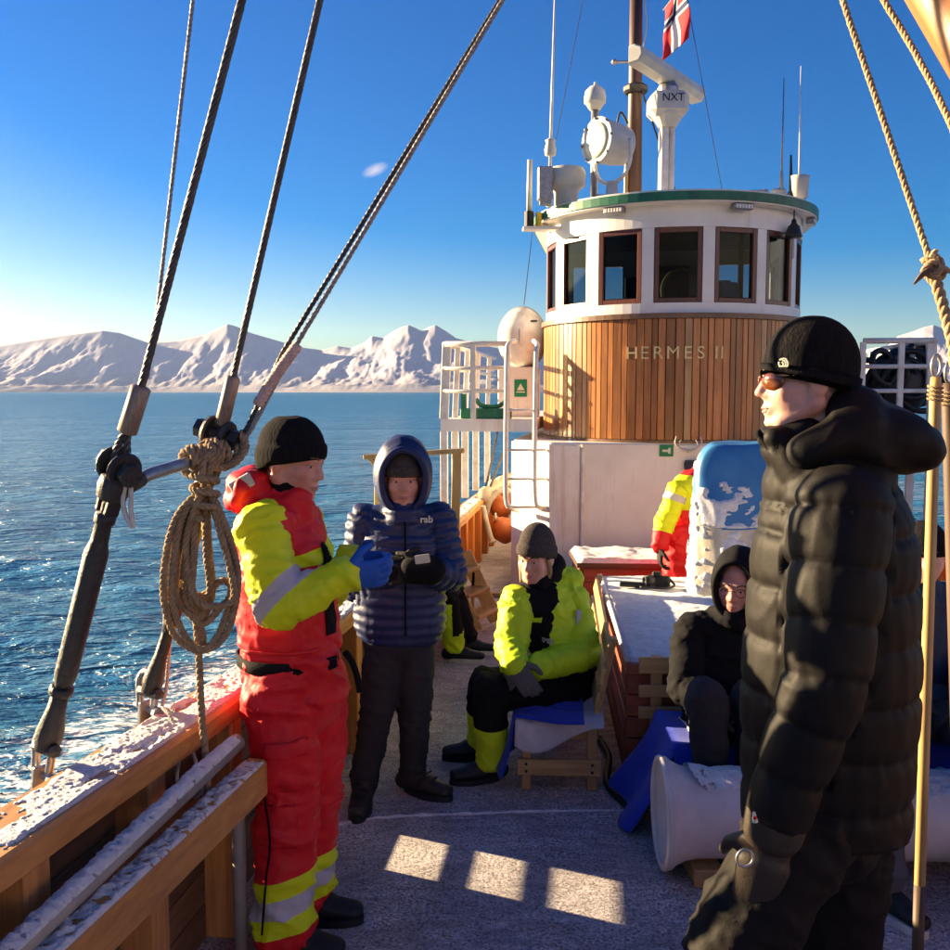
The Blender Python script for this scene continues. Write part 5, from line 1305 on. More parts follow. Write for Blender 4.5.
M['boot_black'] = mat('black_rubber', (0.014,0.015,0.017), (0.009,0.01,0.011), scale=12, rough=0.55); M['boot_brown'] = mat('brown_leather', (0.035,0.025,0.019), (0.02,0.015,0.012), scale=20, rough=0.55, bump=0.3)
M['sole_white'] = mat('white_sole', (0.7,0.69,0.68), rough=0.6); M['grey_trouser'] = fabric('grey_blue_trousers', (0.10,0.105,0.125), 0.75, 0.3, 30)
M['shade'] = mat('amber_lens', (0.16,0.045,0.01), (0.12,0.035,0.01), rough=0.08, spec=0.8)

def ecap(p0, p1, r0, r1, lat=None, seg=18, rings=5):
    """tapered, elliptical, round-ended limb segment; r = (across lat, across the other way)"""
    p0, p1 = Vector(p0), Vector(p1); d = p1-p0; L = d.length
    u = d/L if L > 1e-6 else Vector((0,0,1))
    r0 = r0 if isinstance(r0, tuple) else (r0, r0); r1 = r1 if isinstance(r1, tuple) else (r1, r1)
    x = (Vector(lat)-u*Vector(lat).dot(u)) if lat is not None else u.orthogonal()
    x.normalize(); y = u.cross(x); V = []; F = []; st = []
    for i in range(rings+1):
        a = -math.pi/2+math.pi/2*i/rings; st.append((p0+u*math.sin(a)*min(r0), r0, max(0.02, math.cos(a))))
    for i in range(rings+1):
        a = math.pi/2*i/rings; st.append((p1+u*math.sin(a)*min(r1), r1, max(0.02, math.cos(a))))
    for c, r, k in st:
        for j in range(seg):
            a = 2*math.pi*j/seg; V.append(c+x*r[0]*k*math.cos(a)+y*r[1]*k*math.sin(a))
    n = len(st)
    for i in range(n-1):
        for j in range(seg):
            a = i*seg+j; b = i*seg+(j+1) % seg; F.append((a, b, b+seg, a+seg))
    F.append(tuple(range(seg-1, -1, -1))); F.append(tuple(range((n-1)*seg, n*seg)))
    return V, F
def ell(c, r, fr=None):
    V, F = ball((0,0,0), 1.0, 18, 12); fr = fr or Matrix.Identity(3); c = Vector(c)
    return [c+fr @ Vector((v.x*r[0], v.y*r[1], v.z*r[2])) for v in V], [tuple(reversed(f)) for f in F]
def remesh(prims, vox, it=3):
    V, F = join(*prims); me = bpy.data.meshes.new('tmp'); me.from_pydata([tuple(v) for v in V], [], F)
    o = bpy.data.objects.new('tmp', me); COL.objects.link(o)
    md = o.modifiers.new('r', 'REMESH'); md.mode = 'VOXEL'; md.voxel_size = vox
    if it: ms = o.modifiers.new('s', 'SMOOTH'); ms.factor = 0.5; ms.iterations = it
    ev = o.evaluated_get(bpy.context.evaluated_depsgraph_get()); m2 = ev.to_mesh()
    n = len(m2.vertices); co = np.empty(n*3); m2.vertices.foreach_get('co', co); A = co.reshape(-1, 3).copy()
    nf = len(m2.polygons); lt = np.empty(nf, int); m2.polygons.foreach_get('loop_total', lt)
    lv = np.empty(len(m2.loops), int); m2.loops.foreach_get('vertex_index', lv)
    FF = []; k = 0
    for t in lt: FF.append(tuple(lv[k:k+t])); k += t
    ev.to_mesh_clear(); bpy.data.objects.remove(o); bpy.data.meshes.remove(me)
    return A, FF
def vnormals(A, FF):
    n = np.zeros_like(A)
    for L in {len(f) for f in FF}:
        Q = np.array([f for f in FF if len(f) == L]); P = A[Q]; fn = np.zeros((len(Q), 3))
        for k in range(1, L-1): fn += np.cross(P[:,k]-P[:,0], P[:,k+1]-P[:,0])
        for k in range(L): np.add.at(n, Q[:,k], fn)
    return n/(np.linalg.norm(n, axis=1, keepdims=True)+1e-12)
def skin_point(A, x, z, out=0.002):
    """point on the camera-side surface of a garment at (x, z)"""
    m = np.hypot(A[:,0]-x, A[:,2]-z) < 0.016
    return Vector((x, (A[m,1].min() if m.any() else A[:,1].min())-out, z))
def bones_of(A, bones):
    """nearest bone, parameter along it and distance from its line"""
    best = np.full(len(A), 1e9); bi = np.zeros(len(A), int); bt = np.zeros(len(A)); sl = np.zeros(len(A))
    for k, (p0, p1, r) in enumerate(bones):
        p0 = np.array(p0); d = np.array(p1)-p0; L2 = d @ d; t = ((A-p0) @ d)/L2; tc = np.clip(t, 0, 1)
        dist = np.linalg.norm(A-(p0+tc[:,None]*d), axis=1)-r
        m = dist < best; best[m] = dist[m]; bi[m] = k; bt[m] = t[m]; sl[m] = (t*math.sqrt(L2))[m]
    return bi, bt, sl
def wrinkle(A, FF, bones, amp=0.006, fr=9.0, along=2.2, seed=0.0, fold=0.0):
    n = vnormals(A, FF); bi, bt, sl = bones_of(A, bones); out = A.copy()
    D = [(np.array(b[1])-np.array(b[0]))/max(1e-6, np.linalg.norm(np.array(b[1])-np.array(b[0]))) for b in bones]
    for i in range(len(A)):
        u = D[bi[i]]; p = A[i]; s = p @ u; q = (p-s*u)*fr+u*s*fr*along
        v = Vector((q[0]+seed, q[1], q[2])); a = noise.noise(v*0.7)
        dg = Vector((q[0]*0.75+q[2]*0.35+seed, q[1]*0.75-q[0]*0.3, q[2]*0.8+q[1]*0.4))
        rd = 1-min(1, abs(noise.noise(dg))*2.6); rd2 = 1-min(1, abs(noise.noise(dg*1.9+Vector((3,8,1))))*2.6)
        j = math.exp(-((bt[i]-1)*3)**2)+math.exp(-(bt[i]*3)**2)      # creases gather at the joints
        out[i] = p+n[i]*amp*(0.45*a+(rd*rd*0.95+rd2*rd2*0.5-0.45)*(0.45+0.75*j))
    return out
def puff(A, FF, bones, h, amp, seed=0.0, pw=2.4):
    """quilted baffles: ring seams across each bone"""
    n = vnormals(A, FF); bi, bt, sl = bones_of(A, bones); out = A.copy()
    for i in range(len(A)):
        hh = h if not isinstance(h, (list, tuple)) else h[bi[i]]
        q = Vector(A[i]); s = sl[i]+0.010*noise.noise(q*6+Vector((seed,0,0))); f = (s/hh) % 1.0
        fa = f/0.62 if f < 0.62 else (1-f)/0.38       # fullest low in the baffle, tucked sharply under
        b = 1-(1-min(1, fa))**pw
        pk = (1-min(1, abs(noise.noise(Vector((q.x*22+seed, q.y*22, s*5))))*2.2))*math.exp(-abs(min(f, 1-f))*7)
        out[i] = A[i]+n[i]*(amp*(b-0.6)*(0.8+0.4*noise.noise(q*5))-amp*0.5*pk)
    return out
def cut(A, FF, planes):
    """split faces exactly along planes (point, normal, test) so colour edges are clean"""
    bm = bmesh.new(); vs_ = [bm.verts.new(p) for p in A]
    for f in FF:
        try: bm.faces.new([vs_[i] for i in f])
        except ValueError: pass
    for co, no, test in planes:
        fs = [f for f in bm.faces if test(f.calc_center_median())]
        g = set(fs)
        for f in fs: g.update(f.edges); g.update(f.verts)
        bmesh.ops.bisect_plane(bm, geom=list(g), plane_co=co, plane_no=no, dist=1e-6)
    bm.verts.index_update(); A2 = np.array([v.co[:] for v in bm.verts]); F2 = [tuple(v.index for v in f.verts) for f in bm.faces]; bm.free()
    return A2, F2
def centers(A, FF): return np.array([A[list(f)].mean(0) for f in FF])

def surface_patch(A, FF, planes, off, m, parent, name, facing=(0,-1,0), thick=0.004):
    """a sewn-on piece: the part of a garment's surface inside the planes, lifted a little"""
    sel = lambda p: all((p-Vector(c)).dot(Vector(n)) > -0.03 for c, n in planes)
    k = [f for f in FF if sel(Vector(A[list(f)].mean(0)))]
    if not k: return None
    ids = sorted({i for f in k for i in f}); mp = {v: i for i, v in enumerate(ids)}; nn = vnormals(A, FF)
    A1 = A[ids]; F1 = [tuple(mp[i] for i in f) for f in k]
    A2, F2 = cut(A1, F1, [(Vector(c), Vector(n), lambda p: True) for c, n in planes]); C = centers(A2, F2); ok = np.ones(len(F2), bool)
    for c, n in planes: ok &= ((C-np.array(c[:])) @ np.array(n[:])) > 0
    N2 = vnormals(A2, F2); fd = np.array(facing); fnv = np.array([N2[list(f)].mean(0) for f in F2]); ok &= fnv @ fd > 0.05
    F3 = [f for f, o in zip(F2, ok) if o]
    own = {}                                   # keep the largest connected piece only
    def root(i):
        while own.setdefault(i, i) != i: own[i] = own[own[i]]; i = own[i]
        return i
    for f in F3:
        for i in f[1:]: own[root(i)] = root(f[0])
    cnt = {}
    for f in F3: cnt[root(f[0])] = cnt.get(root(f[0]), 0)+1
    if cnt: big = max(cnt, key=cnt.get); F3 = [f for f in F3 if root(f[0]) == big]
    if not F3: return None
    ids = sorted({i for f in F3 for i in f}); mp = {v: i for i, v in enumerate(ids)}
    o = part(name, (A2[ids]+N2[ids]*off, [tuple(mp[i] for i in f) for f in F3]), m, parent, True)
    md = o.modifiers.new('thickness', 'SOLIDIFY'); md.thickness = thick; md.offset = -1
    return o
def rect(c, w, h, tilt=0.0):
    """four upright planes round a rectangle seen from the camera"""
    x = Vector((math.cos(tilt),0,math.sin(tilt))); z = Vector((-math.sin(tilt),0,math.cos(tilt))); c = Vector(c)
    return [(c-x*w/2, x), (c+x*w/2, -x), (c-z*h/2, z), (c+z*h/2, -z)]
def head_frame(f, tilt=0.0, up=(0,0,1)):
    f = Vector(f).normalized(); r = f.cross(Vector(up)).normalized(); u = r.cross(f)
    if tilt: q = Matrix.Rotation(tilt, 3, f); r = q @ r; u = q @ u
    return Matrix((r, f, u)).transposed()      # columns: right, forward, up
def head_prims(c, fr, s=1.0, thin=1.0):
    T = lambda x, y, z: Vector(c)+fr @ Vector((x*s*thin, y*s, z*s)); E = lambda p, r: ell(T(*p), tuple(q*s for q in r), fr); K = lambda a, b, r0, r1: ecap(T(*a), T(*b), r0*s, r1*s, seg=12, rings=4)
    P = [E((0,-0.012,0.035), (0.077*thin,0.098,0.086)), E((0,0.03,-0.035), (0.069*thin,0.067,0.088)), E((0,0.072,-0.072), (0.032,0.024,0.034))]
    for q in (-1, 1):
        P += [K((q*0.056,-0.005,-0.058), (q*0.022,0.062,-0.100), 0.027, 0.024), E((q*0.040,0.060,-0.030), (0.027,0.025,0.030)),
              K((q*0.050,0.070,0.017), (q*0.010,0.090,0.015), 0.012, 0.013), E((q*0.0115,0.094,-0.040), (0.0105,0.0125,0.009)), E((q*0.079,-0.008,-0.012), (0.011,0.024,0.033)),
              E((q*0.031,0.070,-0.005), (0.0155,0.015,0.012))]
    P += [K((0,0.086,0.012), (0,0.109,-0.033), 0.009, 0.0125), E((0,0.080,-0.104), (0.020,0.018,0.017)), E((0,0.064,0.045), (0.05,0.02,0.04)),
          K((-0.019,0.090,-0.067), (0.019,0.090,-0.067), 0.0065, 0.0065), K((-0.017,0.089,-0.079), (0.017,0.089,-0.079), 0.0075, 0.0075), E((0,0.096,-0.066), (0.011,0.008,0.006)), E((0,0.094,-0.08), (0.012,0.008,0.007))]
    return P
def face_bits(body, c, fr, s=1.0, brow='brow', glasses=False):
    T = lambda x, y, z: Vector(c)+fr @ Vector((x*s, y*s, z*s))
    for q in (-1, 1):
        e = part('eye', xf(ball((0,0,0), 0.0115*s, 12, 8), Matrix.Translation(T(q*0.031,0.0765,-0.004))), 'eye', body, True)
        part('iris', xf(ball((0,0,0), 0.0062*s, 10, 6), Matrix.Translation(T(q*0.031,0.083,-0.0045))), 'iris', e, True)
        part('eyelid', tube([T(q*0.044,0.078,-0.001), T(q*0.037,0.087,0.0045), T(q*0.028,0.0885,0.005), T(q*0.019,0.085,0.001)], 0.0032*s, 6), 'skin_red', body, True)
        part('eyebrow', tube(spline([T(q*0.050,0.080,0.020), T(q*0.038,0.0915,0.026), T(q*0.022,0.098,0.024), T(q*0.013,0.101,0.020)], 3), 0.0042*s, 6), brow, body, True)
def beanie(parent, c, fr, m, s=1.0, brim=0.005, back=-0.035, slack=0.0, bandh=0.045, name='knit_hat'):
    """close-fitting knitted hat with a turned-up band"""
    V = []; F = []; seg = 40
    c = Vector(c)
    rows = [(0.0, 0.0, 1), (0.012, 0.0, 1)]
    def ring(h, grow, roff=0.0):
        # skull half-axes at hat height h (0 brim .. 1 crown)
        z = brim+h; out = []
        for k in range(seg):
            a = 2*math.pi*k/seg; ca, sa = math.cos(a), math.sin(a)
            zz = z+(back*(1-max(0, min(1, (sa+1)/2)))*(1-h/0.135) if h < 0.135 else 0)
            t = max(-1, min(1, (zz-0.03)/(0.102+slack))); w_ = math.sqrt(max(0.0, 1-t*t)) if zz > 0.03 else 1.0
            if zz < 0.03: w_ = 1-0.10*((0.03-zz)/0.07)**2
            rib = 1+0.006*math.cos(a*20)*min(1, w_*1.5)
            out.append(c+fr @ Vector(((0.083*w_+grow)*rib*ca*s, (-0.012+(0.104*w_+grow)*rib*sa)*s, zz*s)))
        return out
    R_ = []
    R_.append(ring(0.004, -0.004)); R_.append(ring(-0.002, 0.004)); R_.append(ring(0.0, 0.011))
    for h in (0.012, 0.026, bandh-0.008): R_.append(ring(h, 0.0125))
    R_.append(ring(bandh, 0.009)); R_.append(ring(bandh+0.002, 0.006))
    top = 0.132+slack-brim
    for i in range(1, 12):
        f = i/11; R_.append(ring(bandh+0.002+(top-bandh-0.002)*math.sin(f*math.pi/2), 0.0055 if i < 11 else 0.001))
    for rg in R_: V += rg
    for i in range(len(R_)-1):
        for k in range(seg): a = i*seg+k; b = i*seg+(k+1) % seg; F.append((a, b, b+seg, a+seg))
    F.append(tuple((len(R_)-1)*seg+k for k in range(seg)))
    return part(name, (V, F), m, parent, True)
def hood(parent, c, fr, m, s=1.0, open_a=R(52), rx=0.118, ry=0.135, rz=0.15, rim=0.014, off=(0,-0.012,0.004), name='hood', quilt=0.0, neck=True):
    """raised hood: a shell open round the face, rolled at the edge"""
    c = Vector(c); V = []; F = []; seg = 44; n = 20
    for i in range(n+1):
        th = open_a+(math.pi-open_a)*(i/n)
        for k in range(seg):
            a = 2*math.pi*k/seg; ca, sa = math.cos(a), math.sin(a)
            x, z, y = math.sin(th)*ca, math.sin(th)*sa, math.cos(th)
            kk = 1+quilt*(1-abs(2*((th/0.30) % 1)-1)**2.5)+0.03*noise.noise(Vector((x*3, y*3, z*3)))
            zz = z*rz*(1.0 if z > 0 else 1.12)
            V.append(c+fr @ Vector(((x*rx*kk+off[0])*s, (y*ry*kk+off[1])*s, (zz*kk+off[2])*s)))
    for i in range(n):
        for k in range(seg): a = i*seg+k; b = i*seg+(k+1) % seg; F.append((a, b, b+seg, a+seg))
    o = part(name, (V, F), m, parent, True)
    md = o.modifiers.new('thickness', 'SOLIDIFY'); md.thickness = 0.012; md.offset = -1
    P = [V[k] for k in range(seg)]+[V[0]]
    part('hood_rim', tube(P, rim*s, 8, cap=False), m, o, True)
    return o
def hand_prims(wr, d, nrm, thumb, s=1.0, curl=0.5, mitt=False):
    d = Vector(d).normalized(); nrm = (Vector(nrm)-d*Vector(nrm).dot(d)).normalized(); l = d.cross(nrm).normalized(); l = l if l.dot(Vector(thumb)) > 0 else -l
    wr = Vector(wr); P = [ecap(wr-d*0.02*s, wr+d*0.03*s, (0.032*s, 0.026*s), (0.040*s, 0.022*s), l, 14, 4), ecap(wr+d*0.03*s, wr+d*0.085*s, (0.042*s, 0.020*s), (0.042*s, 0.016*s), l, 14, 4)]
    if mitt:
        e = wr+d*0.085*s; dd = d*math.cos(curl*0.6)+nrm*math.sin(curl*0.6)
        P.append(ecap(e-d*0.02*s, e+dd*0.07*s, (0.048*s, 0.026*s), (0.036*s, 0.022*s), l, 14, 4))
    else:
        for i, ln in enumerate((0.070, 0.080, 0.074, 0.058)):
            p = wr+d*0.092*s+l*(0.031-0.0207*i)*s; a = 0.0; cdir = d
            for j, q in enumerate((0.45, 0.32, 0.26)):
                a += curl*(0.75+0.1*i) if j else curl*0.6
                cdir = d*math.cos(a)+nrm*math.sin(a); e = p+cdir*ln*q*s
                P.append(ecap(p, e, 0.0108*s*(1-0.08*j), 0.0100*s*(1-0.08*j), None, 10, 3)); p = e
    p = wr+d*0.028*s+l*0.034*s; t1 = (d*0.6+l*0.65+nrm*0.4).normalized(); e = p+t1*0.042*s; t2 = (d*0.8+l*0.15+nrm*0.55).normalized()
    P += [ecap(p-t1*0.01, e, 0.0165*s, 0.0125*s, None, 10, 3), ecap(e, e+t2*0.036*s, 0.0125*s, 0.010*s, None, 10, 3)]
    return P
def boot(parent, an, toe, m, s=1.0, h=0.12, name='boot', sole='boot_black', laces=False, zf=0.0):
    an = Vector(an); toe = Vector(toe); toe.z = 0; toe.normalize(); lt = toe.cross(Vector((0,0,1))); g = Vector((an.x, an.y, zf))
    P = [ecap(an+Vector((0,0,h-0.10)), g+Vector((0,0,0.075)), 0.058*s, 0.052*s), ecap(g-toe*0.045*s+Vector((0,0,0.05)), g+toe*0.07*s+Vector((0,0,0.055)), (0.042*s,0.038*s), (0.046*s,0.040*s), lt),
         ecap(g+toe*0.05*s+Vector((0,0,0.052)), g+toe*0.165*s+Vector((0,0,0.043)), (0.047*s,0.036*s), (0.038*s,0.026*s), lt)]
    A, FF = remesh(P, 0.009, 3); A[:,2] = np.maximum(A[:,2], zf+0.018)
    b = part(name, (A, FF), m, parent, True)
    out = []
    for k in range(28):
        a = 2*math.pi*k/28; x = math.cos(a); y = math.sin(a); ln = 0.125 if x > 0 else 0.10; ww = 0.049 if x > 0 else 0.042
        out.append(g+toe*(0.062*s+x*ln*s*1.03-(0 if x > 0 else -0.0))+lt*y*ww*s)
    V = [Vector((p.x, p.y, zf)) for p in out]+[Vector((p.x, p.y, zf+0.026)) for p in out]; n = 28
    part('sole', (V, [tuple(range(n-1,-1,-1)), tuple(range(n,2*n))]+[(i,(i+1) % n,(i+1) % n+n,i+n) for i in range(n)]), sole, b)
    if laces:
        for k in range(4):
            c = g+toe*(0.10-0.025*k)*s+Vector((0,0,0.083+0.022*k)); part('lace', tube([c-lt*0.026*s, c+toe*0.006+Vector((0,0,0.006)), c+lt*0.026*s], 0.0035, 5), 'charcoal', b)
    return b

def figure(name, label, J, base, jr=1.0, group=None):
    """Empty at the base; continuous body under the clothes"""
    t = thing(name, label, 'person', base, group=group); L = J
    lat = (Vector(J['s1'])-Vector(J['s2'])).normalized()
    s = J.get('hs', 1.0); fr = head_frame(J['hf'], J.get('tilt', 0.0)); c = Vector(J['head'])
    P = head_prims(c, fr, s)
    nb = Vector(J['nek'])
    P += [ecap(c+fr @ Vector((0,-0.02,-0.05)), nb, 0.055*s, 0.06*s), ecap(Vector(J['che']), nb-Vector((0,0,0.04)), (0.13,0.09), (0.07,0.06), lat), ecap(J['pel'], J['che'], (0.13,0.09), (0.14,0.095), lat)]
    for k in ('1', '2'):
        P += [ecap(J['s'+k], J['e'+k], 0.045, 0.036), ecap(J['e'+k], J['w'+k], 0.036, 0.026), ecap(Vector(J['che']), J['s'+k], 0.06, 0.045),
              ecap(J['h'+k], J['k'+k], 0.07, 0.05), ecap(J['k'+k], J['a'+k], 0.046, 0.034), ecap(J['pel'], J['h'+k], 0.09, 0.07)]
    A, FF = remesh(P, J.get('bv', 0.0065), 3)
    body = part('body', (A, FF), [J.get('skin', 'skin')], t, True)
    face_bits(body, c, fr, s, J.get('brow', 'brow'))
    T = lambda x, y, z: c+fr @ Vector((x*s, y*s, z*s))
    part('lips', join(tube(spline([T(-0.019,0.093,-0.0705), T(-0.008,0.0995,-0.0685), T(0,0.1015,-0.0695), T(0.008,0.0995,-0.0685), T(0.019,0.093,-0.0705)], 3), 0.0032*s, 6), tube(spline([T(-0.015,0.094,-0.0765), T(0,0.0995,-0.078), T(0.015,0.094,-0.0765)], 4), 0.0038*s, 6)), 'lips', body, True)
    return t, body, fr, c, lat
Vv3 = Vector
def jbones(J, lo=None):
    lo = lo or J['pel']
    return [(lo, J['che'], 0.14), (J['che'], J['nek'], 0.10), (J['s1'], J['e1'], 0.07), (J['e1'], J['w1'], 0.06), (J['s2'], J['e2'], 0.07), (J['e2'], J['w2'], 0.06)]
def jprims(J, lat, tw, arm, lo=None, hem=None, sh=0.085):
    """torso of a jacket; tw = ((hem w,d),(waist w,d),(chest w,d)); the sleeves are set in separately"""
    lo = Vector(lo or J['pel']); che = Vector(J['che']); nek = Vector(J['nek'])
    P = [ecap(lo, lo.lerp(che, 0.55), tw[0], tw[1], lat, 24), ecap(lo.lerp(che, 0.5), che, tw[1], tw[2], lat, 24), ecap(che, nek-Vector((0,0,0.03)), (tw[2][0]*0.9, tw[2][1]*0.92), (0.085, 0.08), lat, 20)]
    for k in ('1', '2'): P += [ecap(che.lerp(nek, 0.45), Vector(J['s'+k]).lerp(che.lerp(nek, 0.5), 0.1), (tw[2][1]*0.85,)*2, (sh*0.92,)*2)]
    J['_arm'] = arm; return P
def sleeves(jk, J, m, vox, fn, cutfn=None):
    """each sleeve its own piece; fn displaces it (folds or baffles)"""
    out = []
    for k in ('1', '2'):
        arm = J['_arm']; s_, e_, w_ = [Vector(J[q+k]) for q in 'sew']
        A, FF = remesh([ecap(s_, e_, arm[0], arm[1]), ecap(e_, w_, arm[1], arm[2])], vox, 4)
        A = fn(A, FF, [(s_, e_, 0.07), (e_, w_, 0.06)]); mi = None
        if cutfn: A, FF, mi = cutfn(k, A, FF, s_, e_, w_)
        out.append(part('sleeve', (A, FF), m, jk, True, mi))
    return out
def legs(J, th, kn, an, pel=(0.17,0.14), lat=None, drop=0.0):
    P = [ecap(Vector(J['h1']).lerp(J['h2'], 0.5)+Vector((0,0,0.02)), J['pel'], pel, pel, lat, 20)]
    for k in ('1', '2'): P += [ecap(Vector(J['h'+k]), J['k'+k], th, kn), ecap(J['k'+k], Vector(J['a'+k])+Vector((0,0,drop)), kn, an)]
    return P
def lbones(J): return [(J['h1'], J['k1'], 0.09), (J['k1'], J['a1'], 0.07), (J['h2'], J['k2'], 0.09), (J['k2'], J['a2'], 0.07), (J['pel'], Vector(J['h1']).lerp(J['h2'], 0.5), 0.14)]
def glove(parent, m, vox=0.0055, name='glove', **kw):
    A, FF = remesh(hand_prims(**kw), vox, 2); return part(name, (A, FF), m, parent, True)

# ---- man in red and yellow survival suit
def red_man():
    Y = 3.08
    J = dict(pel=at(292,655,Y), che=at(283,545,Y), nek=at(279,497,Y), head=at(293,458,Y-0.01), hf=(0.92,-0.38,-0.22), hs=1.04, skin='skin_red',
             s1=at(262,527,Y-0.17), e1=at(280,607,Y-0.25), w1=at(343,577,Y-0.20), s2=at(300,525,Y+0.17), e2=at(322,592,Y+0.22), w2=at(352,563,Y+0.05),
             h1=at(280,690,Y-0.09), k1=at(287,788,Y-0.10), a1=at(283,900,Y-0.13), h2=at(312,690,Y+0.09), k2=at(315,785,Y+0.10), a2=at(303,880,Y+0.07))
    J['a1'].z = 0.10; J['a2'].z = 0.10
    t, body, fr, c, lat = figure('person', 'man in red and yellow survival suit, black knit hat and blue gloves', J, (J['pel'].x, Y, 0))
    # jacket
    lo = at(291,652,Y)
    P = jprims(J, lat, ((0.17,0.165),(0.185,0.16),(0.185,0.145)), (0.083,0.078,0.056), lo, sh=0.09)
    P += [ell(at(252,484,Y+0.0), (0.075,0.15,0.06)), ell(at(246,497,Y), (0.06,0.14,0.05)), ecap(at(268,492,Y), at(296,503,Y-0.06), 0.055, 0.05), ecap(at(290,500,Y+0.08), at(300,508,Y-0.05), 0.05, 0.045)]   # lowered hood and collar
    A, FF = remesh(P, 0.0105, 3); bn = jbones(J, lo); A = wrinkle(A, FF, bn, 0.011, 8.0, 1.6)
    A = wrinkle(A, FF, bn, 0.004, 22.0, 1.4, 5)
    zc = at(0,560,Y).z; zy = at(0,492,Y).z
    xa, xb, xg = at(297,0,Y).x, at(322,0,Y).x, at(287,0,Y).x; zk = at(0,506,Y).z; z2 = at(0,541,Y).z
    up = lambda p: p.z > zc-0.03
    A, FF = cut(A, FF, [((0,0,zc), (0,0,1), lambda p: True), ((xa,0,0), (1,0,0.1), up), ((xb,0,0), (1,0,0.1), up), ((xg,0,0), (1,0,0.1), up), ((0,0,zk), (-0.25,0,1), up), ((0,0,z2), (0,0,1), up)])
    C = centers(A, FF); mi = np.zeros(len(FF), int); X = C[:,0]+0.1*C[:,2]; zkk = C[:,2]-0.25*C[:,0]; hi = C[:,2] > zc
    mi[hi] = 1; mi[hi & (X > xa) & (X < xb)] = 0; mi[hi & (zkk > zk)] = 0; mi[hi & (X > xg) & (X < xa) & (zkk < zk) & (C[:,2] > z2) & (C[:,1] < Y)] = 2
    jk = part('jacket', (A, FF), ['suit_red', 'hivis', 'reflect'], t, True, mi)
    def tape(k, A, FF, s_, e_, w_):
        if k == '2': return A, FF, None
        cn = ((e_-s_).normalized()+(w_-e_).normalized()*0.55).normalized(); b0, b1 = s_.lerp(e_, 0.74), s_.lerp(e_, 0.99)
        A, FF = cut(A, FF, [(b0, cn, lambda p: True), (b1, cn, lambda p: True)]); C = centers(A, FF); mi = np.zeros(len(FF), int)
        mi[((C-np.array(b0)) @ np.array(cn) > 0) & ((C-np.array(b1)) @ np.array(cn) < 0)] = 1; return A, FF, mi
    surface_patch(A, FF, rect(at(308,585,Y), 0.10, 0.085, 0.1), 0.006, ['suit_red'], jk, 'chest_pocket'); surface_patch(A, FF, rect(at(308,573,Y), 0.105, 0.028, 0.1), 0.012, ['suit_red'], jk, 'pocket_flap'); surface_patch(A, FF, rect(at(330,575,Y), 0.022, 0.36, 0.05), 0.006, ['cloth_black'], jk, 'front_zip')
    surface_patch(A, FF, rect(at(288,640,Y), 0.24, 0.012, 0.03), 0.005, ['suit_red'], jk, 'waist_seam')
    sleeves(jk, J, ['hivis', 'reflect'], 0.0095, lambda A, FF, bn: wrinkle(wrinkle(A, FF, bn, 0.015, 7, 1.8, 3), FF, bn, 0.006, 16, 1.5, 5), tape)
    # hood tape, zip, belt
    part('hood_tape', beam(at(231,490,Y-0.12), at(252,478,Y-0.13), 0.012, 0.045, up=(0.3,0,1)), 'reflect', jk)
    part('neck_gaiter', ecap(at(282,500,Y), at(290,487,Y-0.01), (0.080,0.078), (0.074,0.076)), 'cloth_black', t, True)
    belt = []; bc = Vector(at(291,655,Y)); TA = np.array([v.co[:] for v in jk.data.vertices]); TA = TA[np.abs(TA[:,2]-bc.z) < 0.022]; ang = np.arctan2(TA[:,1]-bc.y, TA[:,0]-bc.x); rad = np.hypot(TA[:,1]-bc.y, TA[:,0]-bc.x)
    for k in range(41):
        a = 2*math.pi*k/40; df = np.abs((ang-a+math.pi) % (2*math.pi)-math.pi); r_ = rad[df < 0.14].max()+0.004
        belt.append(bc+Vector((math.cos(a)*r_, math.sin(a)*r_, 0)))
    V = []; F = []
    for k, p in enumerate(belt[:-1]): V += [p+Vector((0,0,0.02)), p-Vector((0,0,0.02))]
    for k in range(40): a = 2*k; b = 2*((k+1) % 40); F.append((a, a+1, b+1, b))
    o = part('belt', (V, F), 'cloth_black', t, True); o.modifiers.new('thickness', 'SOLIDIFY').thickness = 0.006
    part('belt_end', tube(spline([at(345,652,Y-0.06), at(352,662,Y-0.08), at(357,676,Y-0.08), at(360,692,Y-0.08)], 4), 0.011, 6), 'cloth_black', o)
    # trousers
    P = legs(J, 0.118, 0.105, 0.098, (0.175,0.168), lat, -0.01)
    A, FF = remesh(P, 0.011, 4); bn = lbones(J); A = wrinkle(A, FF, bn, 0.017, 6.0, 1.7, 3); A = wrinkle(A, FF, bn, 0.006, 14, 1.5, 8)
    A[:,2] = np.maximum(A[:,2], 0.03)
    k1, a1 = Vector(J['k1']), Vector(J['a1']); ts = (0.60, 0.74, 0.89, 1.02); u = (a1-k1).normalized()
    pl = []
    for kk in ('1', '2'):
        k_, a_ = Vector(J['k'+kk]), Vector(J['a'+kk]); uu = (a_-k_).normalized()
        for f in ts: pl.append((k_.lerp(a_, f), uu+Vector((0.25,0,0)), (lambda q: (lambda p: (p-q).length < 0.2))(k_.lerp(a_, f))))
    A, FF = cut(A, FF, pl); C = centers(A, FF); bi, bt, _ = bones_of(C, bn); mi = np.zeros(len(FF), int)
    for b_, kk in ((1, '1'), (3, '2')):
        k_, a_ = Vector(J['k'+kk]), Vector(J['a'+kk]); uu = np.array((a_-k_).normalized()+Vector((0.25,0,0)))
        dd = [(C-np.array(k_.lerp(a_, f))) @ uu for f in ts]; sel = bi == b_
        mi[sel & (dd[0] > 0) & (dd[3] < 0)] = 1; mi[sel & (dd[1] > 0) & (dd[2] < 0)] = 2
    tr = part('trousers', (A, FF), ['suit_red', 'hivis', 'reflect'], t, True, mi)
